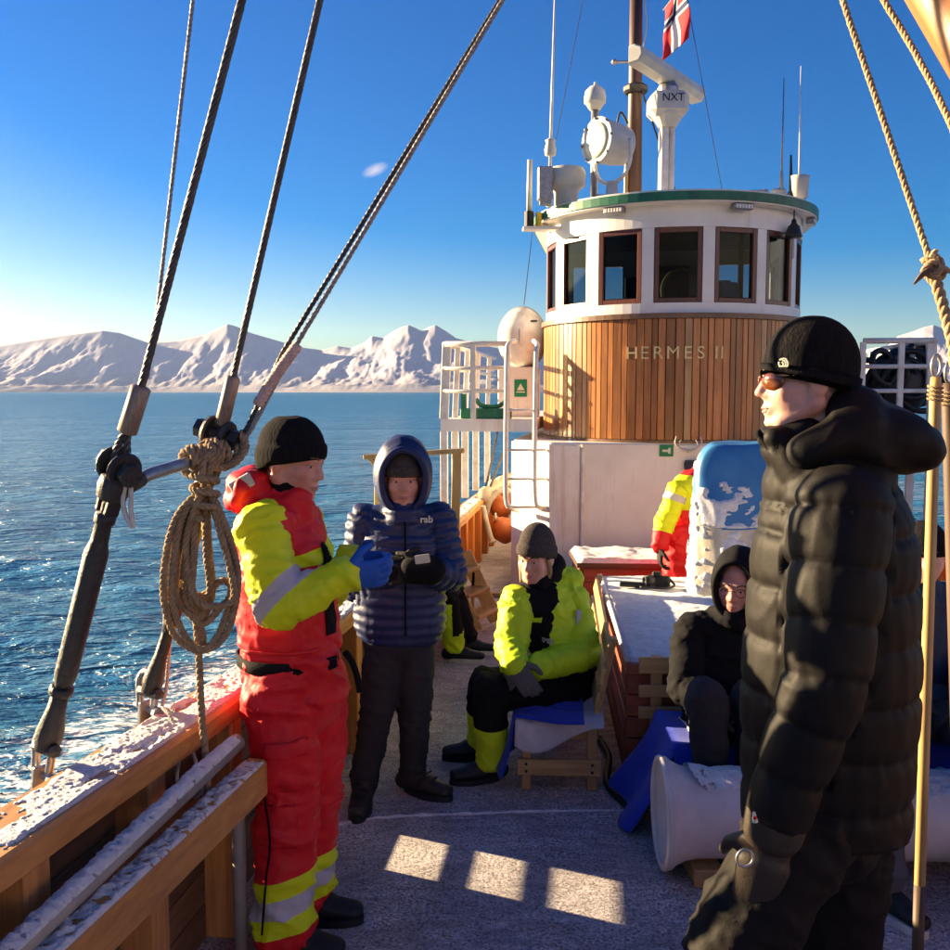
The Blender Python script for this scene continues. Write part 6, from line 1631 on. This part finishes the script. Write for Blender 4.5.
    NL = [((0,Y-0.04,0),(0,-1,0))]; surface_patch(A, FF, NL+rect(at(296,745,Y), 0.11, 0.15, 0.06), 0.007, ['suit_red'], tr, 'thigh_pocket'); surface_patch(A, FF, NL+rect(at(297,727,Y), 0.12, 0.045, 0.06), 0.013, ['suit_red'], tr, 'pocket_flap'); surface_patch(A, FF, NL+rect(at(288,800,Y), 0.13, 0.13, 0.02), 0.005, ['suit_red'], tr, 'knee_patch')
    part('leg_zip', tube(spline([at(262,780,Y-0.205), at(270,840,Y-0.225), at(266,880,Y-0.232), at(262,935,Y-0.23)], 5), 0.004, 5), 'cloth_black', tr)
    boot(t, J['a1'], (1,-0.25,0), 'boot_black', 1.12); boot(t, J['a2'], (1,-0.12,0), 'boot_black', 1.12)
    beanie(t, c, fr, 'wool_black', 1.05, brim=0.022, back=-0.085)
    glove(t, 'glove_blue', wr=J['w1'], d=(0.9,0.25,0.05), nrm=(0.1,0.9,0.2), thumb=(0,0,1), s=1.12, curl=0.65)
    glove(t, 'glove_blue', wr=J['w2'], d=(0.85,-0.35,0.0), nrm=(-0.2,-0.9,0.1), thumb=(0,0,1), s=1.12, curl=0.75)
    settle(t)
red_man()

# ---- man in navy hooded puffer
def blue_man():
    Y = 4.1
    J = dict(pel=at(399,632,Y+0.02), che=at(401,545,Y), nek=at(402,508,Y), head=at(403,476,Y-0.03), hf=(0.10,-0.98,-0.16), hs=0.98, skin='skin_red',
             s1=at(365,522,Y+0.02), e1=at(356,585,Y+0.05), w1=at(396,570,Y-0.17), s2=at(438,520,Y+0.02), e2=at(450,575,Y-0.02), w2=at(424,570,Y-0.2),
             h1=at(385,640,Y), k1=at(377,712,Y-0.03), a1=at(364,795,Y-0.02), h2=at(415,640,Y+0.03), k2=at(415,705,Y+0.0), a2=at(413,780,Y+0.10))
    J['a1'].z = 0.10; J['a2'].z = 0.10
    t, body, fr, c, lat = figure('person', 'man in hooded navy puffer jacket standing with hands together', J, (J['pel'].x, Y, 0))
    lo = at(400,622,Y+0.01)
    P = jprims(J, lat, ((0.205,0.145),(0.20,0.145),(0.185,0.14)), (0.082,0.078,0.058), lo)
    P += [ecap(at(403,505,Y), at(403,516,Y-0.05), 0.085, 0.08)]
    A, FF = remesh(P, 0.0105, 3); bn = jbones(J, lo); A = puff(A, FF, bn, 0.045, 0.011, 0, 2.4)
    jk = part('jacket', (A, FF), ['puffer_navy'], t, True); sleeves(jk, J, ['puffer_navy'], 0.0095, lambda A, FF, bn: wrinkle(puff(A, FF, bn, 0.045, 0.011, 2, 2.4), FF, bn, 0.005, 12, 1.2, 2))
    part('front_zip', tube([skin_point(A, at(404,0,Y).x, z, 0.0) for z in np.linspace(at(0,628,Y).z, at(0,518,Y).z, 26)], 0.005, 6), 'cloth_black', jk, True)
    text('rab', 0.042, 0.002, 'sign_white', jk, 'chest_logo', Mx=fr3(Vector((1,0.12,0)).normalized(), Vector((0,0,1)), Vector((0.12,-1,0)).normalized(), skin_point(A, at(424,0,Y-0.1).x, at(0,521,Y-0.13).z, 0.004)), bold=0.001)
    hood(jk, c, fr, 'puffer_navy', 1.0, R(50), 0.122, 0.14, 0.165, 0.016, quilt=0.06)
    beanie(t, c, fr, 'wool_grey', 0.99, brim=0.018, back=-0.04)
    P = legs(J, 0.094, 0.075, 0.062, (0.165,0.125), lat)
    A, FF = remesh(P, 0.0105, 3); bn = lbones(J); A = wrinkle(A, FF, bn, 0.009, 9.0, 1.8, 2)
    part('trousers', (A, FF), ['charcoal'], t, True)
    boot(t, J['a1'], (-0.05,-1,0), 'boot_brown', 1.1, laces=True); boot(t, J['a2'], (0.85,-0.5,0), 'boot_brown', 1.1, laces=True)
    glove(t, 'glove_black', wr=J['w1'], d=(0.9,-0.2,0.05), nrm=(0,0.8,0.1), thumb=(0,0,1), s=1.15, curl=0.6)
    glove(t, 'glove_black', wr=J['w2'], d=(-0.85,-0.15,-0.1), nrm=(0.1,0.8,0), thumb=(0,0,1), s=1.15, curl=0.6)
    part('sleeve_cuff', ecap(Vector(J['w1'])-Vector((0.02,0,0)), Vector(J['w1'])+Vector((0.06,-0.01,0)), 0.062, 0.056), 'cloth_black', jk, True)
    part('sleeve_cuff', ecap(Vector(J['w2'])+Vector((0.03,0,0)), Vector(J['w2'])-Vector((0.05,0.01,0)), 0.062, 0.056), 'cloth_black', jk, True)
    part('wrist_label', beam(at(415,560,Y-0.268), at(430,558,Y-0.268), 0.004, 0.036, up=(0,0,1)), 'sign_white', jk)
    settle(t)
blue_man()

# ---- woman on the low bench
def woman():
    Y = 4.55
    J = dict(pel=at(562,684,Y+0.02), che=at(547,612,Y), nek=at(541,578,Y), head=at(536,556,Y-0.03), hf=(-0.48,-0.86,-0.16), hs=0.98, skin='skin', tilt=-0.05,
             s1=at(517,602,Y-0.07), e1=at(511,648,Y-0.17), w1=at(514,664,Y-0.31), s2=at(573,599,Y+0.06), e2=at(585,653,Y-0.06), w2=at(534,668,Y-0.25),
             h1=at(550,692,Y-0.12), k1=at(490,690,Y-0.28), a1=at(491,765,Y-0.22), h2=at(555,690,Y+0.10), k2=at(484,683,Y-0.02), a2=at(482,752,Y+0.05))
    J['a1'].z = 0.11; J['a2'].z = 0.11
    t, body, fr, c, lat = figure('person', 'woman in bright yellow and black jacket and grey hat sitting on bench', J, (J['pel'].x, Y, 0))
    lo = at(562,682,Y+0.02)
    P = jprims(J, lat, ((0.19,0.155),(0.175,0.145),(0.165,0.125)), (0.084,0.084,0.062), lo, sh=0.085)
    P += [ecap(at(548,572,Y+0.06), at(570,588,Y+0.1), 0.075, 0.07), ell(at(565,578,Y+0.08), (0.10,0.08,0.06))]
    A, FF = remesh(P, 0.0105, 3); bn = jbones(J, lo); A = wrinkle(A, FF, bn, 0.012, 8.5, 1.6, 4); A = wrinkle(A, FF, bn, 0.004, 22, 1.5, 1)
    fwd = Vector((-0.75,-0.66,0)).normalized(); cut_n = fwd.cross(Vector((0,0,1)))
    Cb = np.array(J['che'])
    A, FF = cut(A, FF, [(Vector(J['che'])+cut_n*0.105, cut_n, lambda p: True), (Vector(J['che'])-cut_n*0.105, cut_n, lambda p: True), ((0,0,at(0,663,Y).z), (0,0,1), lambda p: True), ((0,0,at(0,600,Y-0.1).z), (0,0,1), lambda p: True)])
    C = centers(A, FF); bi, bt, _ = bones_of(C, bn); mi = np.zeros(len(FF), int); s_ = (C-Cb) @ np.array(cut_n); f_ = (C-Cb) @ np.array(fwd)
    tor = np.ones(len(FF), bool); zt = at(0,600,Y-0.1).z; zl = at(0,663,Y).z
    mi[tor & (np.abs(s_) < 0.105) & (f_ > 0.02) & (C[:,2] < zt+0.5)] = 1; mi[tor & (C[:,2] < zl)] = 1
    jk = part('jacket', (A, FF), ['hivis_green', 'cloth_black', 'reflect'], t, True, mi)
    surface_patch(A, FF, rect(at(530,640,Y-0.1), 0.085, 0.11, 0.0), 0.006, ['cloth_black'], jk, 'chest_pocket', (-0.6,-0.8,0)); surface_patch(A, FF, rect(at(531,618,Y-0.1), 0.09, 0.022, 0.0), 0.012, ['hivis_green'], jk, 'pocket_flap', (-0.6,-0.8,0))
    sleeves(jk, J, ['hivis_green'], 0.0105, lambda A, FF, bn: wrinkle(wrinkle(A, FF, bn, 0.012, 8.5, 1.6, 4), FF, bn, 0.004, 22, 1.5, 1))
    part('sleeve_tape', beam(at(578.5,610,Y-0.055), at(578.5,625,Y-0.075), 0.026, 0.006, up=(0.3,-1,0)), 'reflect', jk)
    part('scarf', join(ecap(at(545,576,Y+0.02), at(552,566,Y+0.06), (0.08,0.08), (0.075,0.07)), ecap(at(540,584,Y-0.05), at(552,575,Y), 0.05, 0.05)), 'cloth_black', t, True)
    text('HERMES', 0.035, 0.002, 'reflect', jk, 'chest_lettering', Mx=fr3(Vector((0.66,-0.75,0)).normalized(), Vector((0,0,1)), Vector((-0.75,-0.66,0)).normalized(), skin_point(A, at(548,0,Y-0.15).x, at(0,641,Y-0.15).z, 0.003)))
    part('hair', join(*[tube(spline([c+fr @ Vector((q*0.070,0.022,0.0)), c+fr @ Vector((q*0.079,0.012,-0.045)), c+fr @ Vector((q*0.075,0.014,-0.09)), c+fr @ Vector((q*0.066,0.04,-0.135))], 4), [0.011]*8+[0.010,0.009,0.008,0.006,0.004], 7) for q in (-1, 1)]), 'hair', body, True)
    beanie(t, c, fr, 'wool_grey', 1.0, brim=0.032, back=-0.075, slack=0.03)
    P = legs(J, 0.098, 0.082, 0.075, (0.19,0.15), lat)
    A, FF = remesh(P, 0.0105, 3); bn = lbones(J); A = wrinkle(A, FF, bn, 0.010, 8.0, 1.7, 6)
    pl = []
    for kk in ('1','2'):
        k_, a_ = Vector(J['k'+kk]), Vector(J['a'+kk]); pl.append((k_.lerp(a_, 0.50), a_-k_, (lambda q: (lambda p: (p-q).length < 0.16))(k_.lerp(a_, 0.5))))
    A, FF = cut(A, FF, pl); C = centers(A, FF); bi, bt, _ = bones_of(C, bn); mi = np.zeros(len(FF), int); mi[np.isin(bi, (1,3)) & (bt > 0.5)] = 1
    part('trousers', (A, FF), ['cloth_black', 'hivis_green'], t, True, mi)
    boot(t, J['a1'], (-1,-0.25,0), 'boot_black', 1.05); boot(t, J['a2'], (-1,-0.1,0), 'boot_black', 1.05)
    glove(t, 'glove_grey', wr=J['w1'], d=(0.35,-0.45,-0.45), nrm=(0.3,0.5,-0.5), thumb=(0.3,-0.3,0.8), s=1.15, curl=0.7)
    glove(t, 'glove_grey', wr=J['w2'], d=(-0.75,-0.3,-0.25), nrm=(0.1,0.5,-0.8), thumb=(0,-0.5,0.8), s=1.15, curl=0.7)
    settle(t)
woman()

# ---- hooded man on the pallet bench
def hooded_man():
    Y = 3.93
    J = dict(pel=at(726,722,Y+0.02), che=at(728,640,Y+0.02), nek=at(733,612,Y), head=at(737,584,Y-0.04), hf=(-0.42,-0.88,-0.12), hs=0.98, skin='skin_red', tilt=-0.06,
             s1=at(692,632,Y), e1=at(686,688,Y-0.06), w1=at(716,706,Y-0.24), s2=at(762,630,Y+0.02), e2=at(775,690,Y-0.06), w2=at(750,706,Y-0.22),
             h1=at(714,728,Y-0.08), k1=at(708,700,Y-0.36), a1=at(718,830,Y-0.30), h2=at(750,728,Y-0.08), k2=at(757,700,Y-0.36), a2=at(760,830,Y-0.30))
    J['a1'].y = J['a2'].y = 3.70; J['k1'].y = J['k2'].y = 3.60
    J['a1'].z = 0.12; J['a2'].z = 0.12
    t, body, fr, c, lat = figure('person', 'man in black hooded jacket and round glasses sitting before the hatch', J, (J['pel'].x, Y, 0))
    lo = at(726,715,Y+0.02)
    P = jprims(J, lat, ((0.19,0.145),(0.185,0.145),(0.18,0.13)), (0.082,0.08,0.06), lo)
    P += [ecap(at(734,608,Y), at(734,616,Y-0.04), 0.08, 0.085)]
    A, FF = remesh(P, 0.0115, 3); A = wrinkle(A, FF, jbones(J, lo), 0.010, 8.5, 1.6, 9)
    jk = part('jacket', (A, FF), ['cloth_black'], t, True); sleeves(jk, J, ['cloth_black'], 0.011, lambda A, FF, bn: wrinkle(A, FF, bn, 0.010, 8.5, 1.6, 9))
    hood(jk, c, fr, 'cloth_black', 1.0, R(46), 0.108, 0.128, 0.158, 0.013)
    T = lambda x, y, z: c+fr @ Vector((x,y,z))
    g = part('spectacles', join(*[torus(T(q*0.033,0.104,-0.004), fr @ Vector((0,1,0)), 0.0185, 0.0013, 20, 5) for q in (-1, 1)], tube([T(-0.012,0.106,0), T(0.012,0.106,0)], 0.002, 5)), 'tarred', t)
    P = legs(J, 0.098, 0.080, 0.066, (0.18,0.14), lat)
    A, FF = remesh(P, 0.0115, 3); A = wrinkle(A, FF, lbones(J), 0.010, 8.5, 1.8, 7)
    part('trousers', (A, FF), ['charcoal'], t, True)
    boot(t, J['a1'], (-0.2,-1,0), 'boot_black', 0.95); boot(t, J['a2'], (0.1,-1,0), 'boot_black', 0.95)
    glove(t, 'glove_black', wr=J['w1'], d=(0.7,-0.4,-0.1), nrm=(0,0.2,-1), thumb=(0,-1,0.3), s=1.1, curl=0.5); glove(t, 'glove_black', wr=J['w2'], d=(-0.7,-0.4,-0.1), nrm=(0,0.2,-1), thumb=(0,-1,0.3), s=1.1, curl=0.5)
    settle(t)
hooded_man()

# ---- tall man in black puffer jacket
def black_man():
    Y = 2.32
    J = dict(pel=at(822,800,Y), che=at(834,545,Y), nek=at(824,440,Y), head=at(806,378,Y), hf=(-0.985,0.05,-0.02), hs=1.02, bv=0.006, skin='skin',
             s1=at(842,512,Y-0.17), e1=at(828,672,Y-0.235), w1=at(778,812,Y-0.22), s2=at(822,500,Y+0.19), e2=at(812,660,Y+0.24), w2=at(800,790,Y+0.2),
             h1=at(805,825,Y-0.09), k1=at(733,950,Y-0.13), a1=at(752,1180,Y-0.12), h2=at(845,830,Y+0.10), k2=at(832,990,Y+0.12), a2=at(838,1180,Y+0.12))
    J['a1'].z = 0.10; J['a2'].z = 0.10
    t, body, fr, c, lat = figure('person', 'tall man in black puffer jacket, black hat and amber sunglasses', J, (J['pel'].x, Y, 0))
    lo = at(823,838,Y)
    P = jprims(J, lat, ((0.195,0.200),(0.205,0.214),(0.20,0.195)), (0.112,0.094,0.074), lo, sh=0.115)
    P += [ecap(at(826,455,Y), at(800,440,Y), 0.10, 0.075), ecap(at(795,470,Y), at(772,440,Y), 0.05, 0.035), ecap(at(800,470,Y+0.07), at(776,440,Y+0.06), 0.05, 0.03), ecap(at(800,470,Y-0.07), at(776,440,Y-0.05), 0.05, 0.03)]
    A, FF = remesh(P, 0.0095, 3)
    bn = jbones(J, lo); A = puff(A, FF, bn, 0.132, 0.0115, 0.0, 4.0); A = wrinkle(A, FF, bn, 0.003, 10, 0.6, 2)
    A[:,2] = np.maximum(A[:,2], at(0,818,Y).z)
    jk = part('jacket', (A, FF), ['puffer_black'], t, True); sleeves(jk, J, ['puffer_black'], 0.009, lambda A, FF, bn: wrinkle(puff(A, FF, bn, 0.125, 0.0095, 3, 4.0), FF, bn, 0.003, 10, 0.6, 4))
    # lowered hood on the shoulders
    P = [ell(at(880,437,Y), (0.125,0.15,0.085), head_frame((0,1,0), 0.35)), ell(at(905,448,Y), (0.085,0.13,0.068)), ecap(at(860,428,Y-0.1), at(806,452,Y-0.105), 0.062, 0.05), ecap(at(860,428,Y+0.1), at(806,452,Y+0.105), 0.062, 0.05), ell(at(850,450,Y), (0.12,0.16,0.06)), ecap(at(855,412,Y-0.06), at(855,412,Y+0.06), 0.07, 0.07)]
    A, FF = remesh(P, 0.0095, 26); A = wrinkle(A, FF, [(at(900,440,Y), at(830,440,Y), 0.1)], 0.008, 6, 1.0, 4)
    part('lowered_hood', (A, FF), ['puffer_black'], jk, True)
    part('collar_edge', tube(spline([at(757,431,Y-0.02), at(768,446,Y-0.03), at(780,462,Y-0.04), at(788,476,Y-0.05)], 5), 0.009, 8), 'cloth_black', jk, True)
    part('sleeve_badge', join(tube([at(754,812,Y-0.297), at(755,822,Y-0.298)], [0.003,0.007], 8)), 'sign_white', jk); part('badge_dot', ball(at(755,818,Y-0.304), 0.0045, 8, 6), 'suit_red', jk)
    # trousers
    P = legs(J, 0.122, 0.122, 0.10, (0.165,0.145), lat)
    A, FF = remesh(P, 0.011, 3); A = wrinkle(A, FF, lbones(J), 0.014, 6.5, 1.7, 5)
    part('trousers', (A, FF), ['shell_black'], t, True)
    boot(t, J['a1'], (-1,-0.15,0), 'boot_black', 1.1); boot(t, J['a2'], (-1,0.1,0), 'boot_black', 1.1)
    hat = beanie(t, c, fr, 'wool_black', 1.04, brim=0.012, back=-0.055, slack=0.012, bandh=0.006)
    T = lambda x, y, z: c+fr @ Vector((x,y,z))*1.02
    # white stitched emblem on the hat: quarter arcs
    E = T(-0.066, 0.066, 0.036); en = (fr @ Vector((-0.80,0.60,0.0))).normalized(); ex = en.cross(Vector((0,0,1))).normalized(); ez = ex.cross(en)
    part('hat_emblem', join(*[tube([E+en*0.012+ex*x*0.001+ez*z*0.001 for x, z in q], 0.0022, 6) for q in ([(-11,-8),(-11,0),(-6,8),(0,9),(10,6)], [(-6,-8),(-6,0),(-2,4),(3,4)], [(0,-8),(0,-2),(4,1)], [(6,-8),(10,-6),(11,2)], [(-11,-9),(11,-9)])]), 'sign_white', hat)
    # sunglasses
    g = part('sunglasses', join(*[xf(ball((0,0,0), (0.034,0.010,0.023), 16, 10), fr3(fr.col[0], fr.col[1], fr.col[2], T(q*0.040,0.088,-0.006)) @ Matrix.Rotation(-q*0.62, 4, 'Z')) for q in (-1, 1)]), 'shade', t, True)
    part('glasses_frame', join(*[tube([T(q*0.056,0.086,0.006), T(q*0.078,0.05,0.006), T(q*0.082,0.0,-0.002)], 0.0035, 6) for q in (-1, 1)], tube([T(-0.012,0.108,0.004), T(0.012,0.108,0.004)], 0.003, 6)), 'brow', g)
    # big leather mitten with a steel ring
    w1 = Vector(J['w1']); d = (at(752,905,Y-0.20)-w1).normalized()
    gl = glove(t, 'glove_brown', 0.0065, wr=w1+d*0.045, d=d, nrm=(0.25,0.8,0), thumb=(-1,0,0), s=1.32, curl=0.30, mitt=True)
    part('gauntlet', lathe([(0.066,-0.04),(0.072,0.0),(0.068,0.05),(0.058,0.075),(0.0,0.078)], 24, d, w1+d*0.005), 'glove_brown', gl, True)
    part('pull_ring', torus(at(745,858,Y-0.297), (0.1,-1,0.05), 0.019, 0.0032, 22, 6), 'greysteel', gl, True)
    glove(t, 'glove_brown', 0.0075, wr=J['w2'], d=(-0.1,0,-1), nrm=(-0.8,0,0), thumb=(0,-0.6,0), s=1.2, curl=0.5)
    settle(t)
black_man()

# ---- crew member bending behind the tarpaulin
def worker():
    Y = 7.0
    J = dict(pel=at(686,562,Y+0.05), che=at(693,488,Y), nek=at(708,474,Y-0.02), head=at(724,468,Y-0.03), hf=(0.9,0.3,-0.3), hs=1.0, bv=0.011,
             s1=at(677,492,Y-0.14), e1=at(665,524,Y-0.16), w1=at(660,546,Y-0.20), s2=at(704,490,Y+0.16), e2=at(722,520,Y+0.1), w2=at(735,545,Y-0.05),
             h1=at(678,572,Y-0.08), k1=at(676,605,Y-0.08), a1=at(672,660,Y-0.08), h2=at(694,572,Y+0.10), k2=at(698,605,Y+0.1), a2=at(698,650,Y+0.1))
    J['a1'].z = 0.1; J['a2'].z = 0.1; J['k1'].z = 0.42; J['k2'].z = 0.42; J['h1'].z = 0.74; J['h2'].z = 0.74; J['pel'].z = 0.82
    t, body, fr, c, lat = figure('person', 'crew member in red and yellow suit bending behind the tarpaulin', J, (J['pel'].x, Y, 0))
    P = jprims(J, lat, ((0.17,0.15),(0.18,0.15),(0.18,0.14)), (0.085,0.08,0.06)); A, FF = remesh(P, 0.013, 3); bn = jbones(J); A = wrinkle(A, FF, bn, 0.012, 7, 1.6, 2)
    zc = at(0,508,Y).z; s1, e1, w1 = Vector(J['s1']), Vector(J['e1']), Vector(J['w1'])
    A, FF = cut(A, FF, [((0,0,zc), (0,0,1), lambda p: True), ((0,0,at(0,474,Y).z), (0,0,1), lambda p: True)])
    C = centers(A, FF); mi = np.zeros(len(FF), int); mi[C[:,2] > zc] = 1; mi[C[:,2] > at(0,474,Y).z] = 0
    jk = part('jacket', (A, FF), ['suit_red', 'hivis'], t, True, mi)
    def bands(k, A, FF, s_, e_, w_):
        pl = [(s_.lerp(e_, 0.08), e_-s_), (s_.lerp(e_, 0.28), e_-s_), (e_.lerp(w_, 0.4), w_-e_)]
        A, FF = cut(A, FF, [(p, n, lambda q: True) for p, n in pl]); C = centers(A, FF); d = [(C-np.array(p)) @ np.array(n) for p, n in pl]
        mi = np.zeros(len(FF), int); mi[(d[0] > 0) & (d[1] < 0)] = 1; mi[d[2] > 0] = 2; return A, FF, mi
    sleeves(jk, J, ['hivis', 'reflect', 'suit_red'], 0.012, lambda A, FF, bn: wrinkle(A, FF, bn, 0.012, 7, 1.6, 2), bands)
    A, FF = remesh(legs(J, 0.12, 0.11, 0.10, (0.17,0.16), lat), 0.013, 3); A = wrinkle(A, FF, lbones(J), 0.014, 7, 1.6, 4)
    part('trousers', (A, FF), ['suit_red'], t, True); beanie(t, c, fr, 'wool_black', 1.0)
    boot(t, J['a1'], (1,0,0), 'boot_black', 1.1); boot(t, J['a2'], (1,0.1,0), 'boot_black', 1.1)
    glove(t, 'glove_black', 0.008, wr=J['w1'], d=(0.0,-0.1,-1), nrm=(1,0,0), thumb=(0,-1,0), s=1.2, curl=0.7); glove(t, 'glove_black', 0.008, wr=J['w2'], d=(0.5,-0.1,-1), nrm=(1,0,0), thumb=(0,-1,0), s=1.2, curl=0.7)
    settle(t)
worker()

# ---- person sitting on deck behind the navy puffer, only legs in view
def sitting_behind():
    Y = 6.3
    J = dict(pel=Vector((-0.52,Y+0.05,0.40)), che=Vector((-0.50,Y+0.06,0.72)), nek=Vector((-0.48,Y+0.04,0.92)), head=Vector((-0.45,Y,1.05)), hf=(0.8,-0.5,-0.2), hs=0.95, bv=0.011)
    J.update(s1=Vector((-0.55,Y-0.14,0.86)), e1=Vector((-0.45,Y-0.2,0.62)), w1=Vector((-0.28,Y-0.16,0.55)), s2=Vector((-0.45,Y+0.22,0.86)), e2=Vector((-0.38,Y+0.22,0.62)), w2=Vector((-0.25,Y+0.1,0.55)),
             h1=Vector((-0.48,Y-0.08,0.40)), k1=Vector((-0.20,Y-0.10,0.50)), a1=Vector((-0.14,Y+0.02,0.12)), h2=Vector((-0.46,Y+0.12,0.40)), k2=Vector((-0.17,Y+0.2,0.48)), a2=Vector((-0.06,Y+0.22,0.12)))
    t, body, fr, c, lat = figure('person', 'seated person with yellow and black legs behind the navy puffer', J, (-0.5, Y, 0))
    A, FF = remesh(jprims(J, lat, ((0.17,0.14),(0.17,0.14),(0.16,0.13)), (0.08,0.075,0.06)), 0.014, 3); A = wrinkle(A, FF, jbones(J), 0.01, 8, 1.6, 3)
    jk = part('jacket', (A, FF), ['hivis_green'], t, True); sleeves(jk, J, ['hivis_green'], 0.013, lambda A, FF, bn: wrinkle(A, FF, bn, 0.01, 8, 1.6, 3)); beanie(t, c, fr, 'wool_black', 0.96)
    A, FF = remesh(legs(J, 0.095, 0.085, 0.075, (0.17,0.14), lat), 0.012, 3); bn = lbones(J); A = wrinkle(A, FF, bn, 0.011, 8, 1.6, 3)
    C = centers(A, FF); bi, bt, _ = bones_of(C, bn); mi = np.zeros(len(FF), int); mi[np.isin(bi, (1,)) & (C[:,0] < -0.155)] = 1; mi[(bi == 1) & (bt > 0.75)] = 1
    part('trousers', (A, FF), ['cloth_black', 'hivis_green'], t, True, mi)
    boot(t, J['a1'], (1,-0.15,0), 'boot_black', 1.1, sole='sole_white', name='shoe'); boot(t, J['a2'], (1,-0.1,0), 'boot_black', 1.1, sole='sole_white', name='shoe')
    glove(t, 'glove_black', 0.008, wr=J['w1'], d=(0.6,0.2,-0.2), nrm=(0,0,-1), thumb=(0,-1,0), s=1.1); glove(t, 'glove_black', 0.008, wr=J['w2'], d=(0.6,-0.2,-0.2), nrm=(0,0,-1), thumb=(0,1,0), s=1.1)
    tag(part('deck_box', box(0.36, 0.5, 0.30, (-0.58, Y+0.06, 0.151), 0.012), 'hatchwood'), 'low brown box under the person sitting behind the navy puffer', 'box')
    settle(t)
sitting_behind()

# ---- person on the far end of the pallet bench, mostly behind the tall man
def right_sitter():
    Y = 3.92
    J = dict(pel=Vector((1.86,Y+0.02,0.50)), che=Vector((1.87,Y+0.03,0.84)), nek=Vector((1.87,Y,1.02)), head=Vector((1.86,Y-0.03,1.16)), hf=(-0.3,-0.9,-0.1), hs=0.97, bv=0.011)
    J.update(s1=Vector((1.68,Y,0.95)), e1=Vector((1.64,Y-0.06,0.70)), w1=Vector((1.68,Y-0.28,0.62)), s2=Vector((2.06,Y,0.95)), e2=Vector((2.06,Y-0.08,0.70)), w2=Vector((1.9,Y-0.3,0.62)),
             h1=Vector((1.77,Y-0.06,0.49)), k1=Vector((1.50,Y-0.56,0.50)), a1=Vector((1.44,3.20,0.12)), h2=Vector((1.95,Y-0.06,0.49)), k2=Vector((1.90,Y-0.58,0.50)), a2=Vector((1.90,3.18,0.12)))
    t, body, fr, c, lat = figure('person', 'person in dark blue jacket and grey trousers half hidden behind poles', J, (1.86, Y, 0))
    A, FF = remesh(jprims(J, lat, ((0.185,0.145),(0.18,0.14),(0.175,0.13)), (0.082,0.078,0.06)), 0.013, 3); A = wrinkle(A, FF, jbones(J), 0.01, 8, 1.6, 12)
    jk = part('jacket', (A, FF), ['navy_soft'], t, True); sleeves(jk, J, ['navy_soft'], 0.012, lambda A, FF, bn: wrinkle(A, FF, bn, 0.01, 8, 1.6, 3)); beanie(t, c, fr, 'wool_black', 0.98)
    A, FF = remesh(legs(J, 0.095, 0.078, 0.066, (0.175,0.14), lat), 0.011, 3); A = wrinkle(A, FF, lbones(J), 0.009, 8, 1.6, 14)
    part('trousers', (A, FF), ['grey_trouser'], t, True)
    boot(t, J['a1'], (0.35,-0.9,0), 'boot_black', 1.0, sole='sole_white', name='shoe'); boot(t, J['a2'], (0.1,-1,0), 'boot_black', 1.0, sole='sole_white', name='shoe')
    glove(t, 'glove_black', 0.008, wr=J['w1'], d=(0.6,-0.3,-0.1), nrm=(0,0.2,-1), thumb=(0,-1,0), s=1.1); glove(t, 'glove_black', 0.008, wr=J['w2'], d=(-0.6,-0.3,-0.1), nrm=(0,0.2,-1), thumb=(0,-1,0), s=1.1)
    settle(t)
right_sitter()
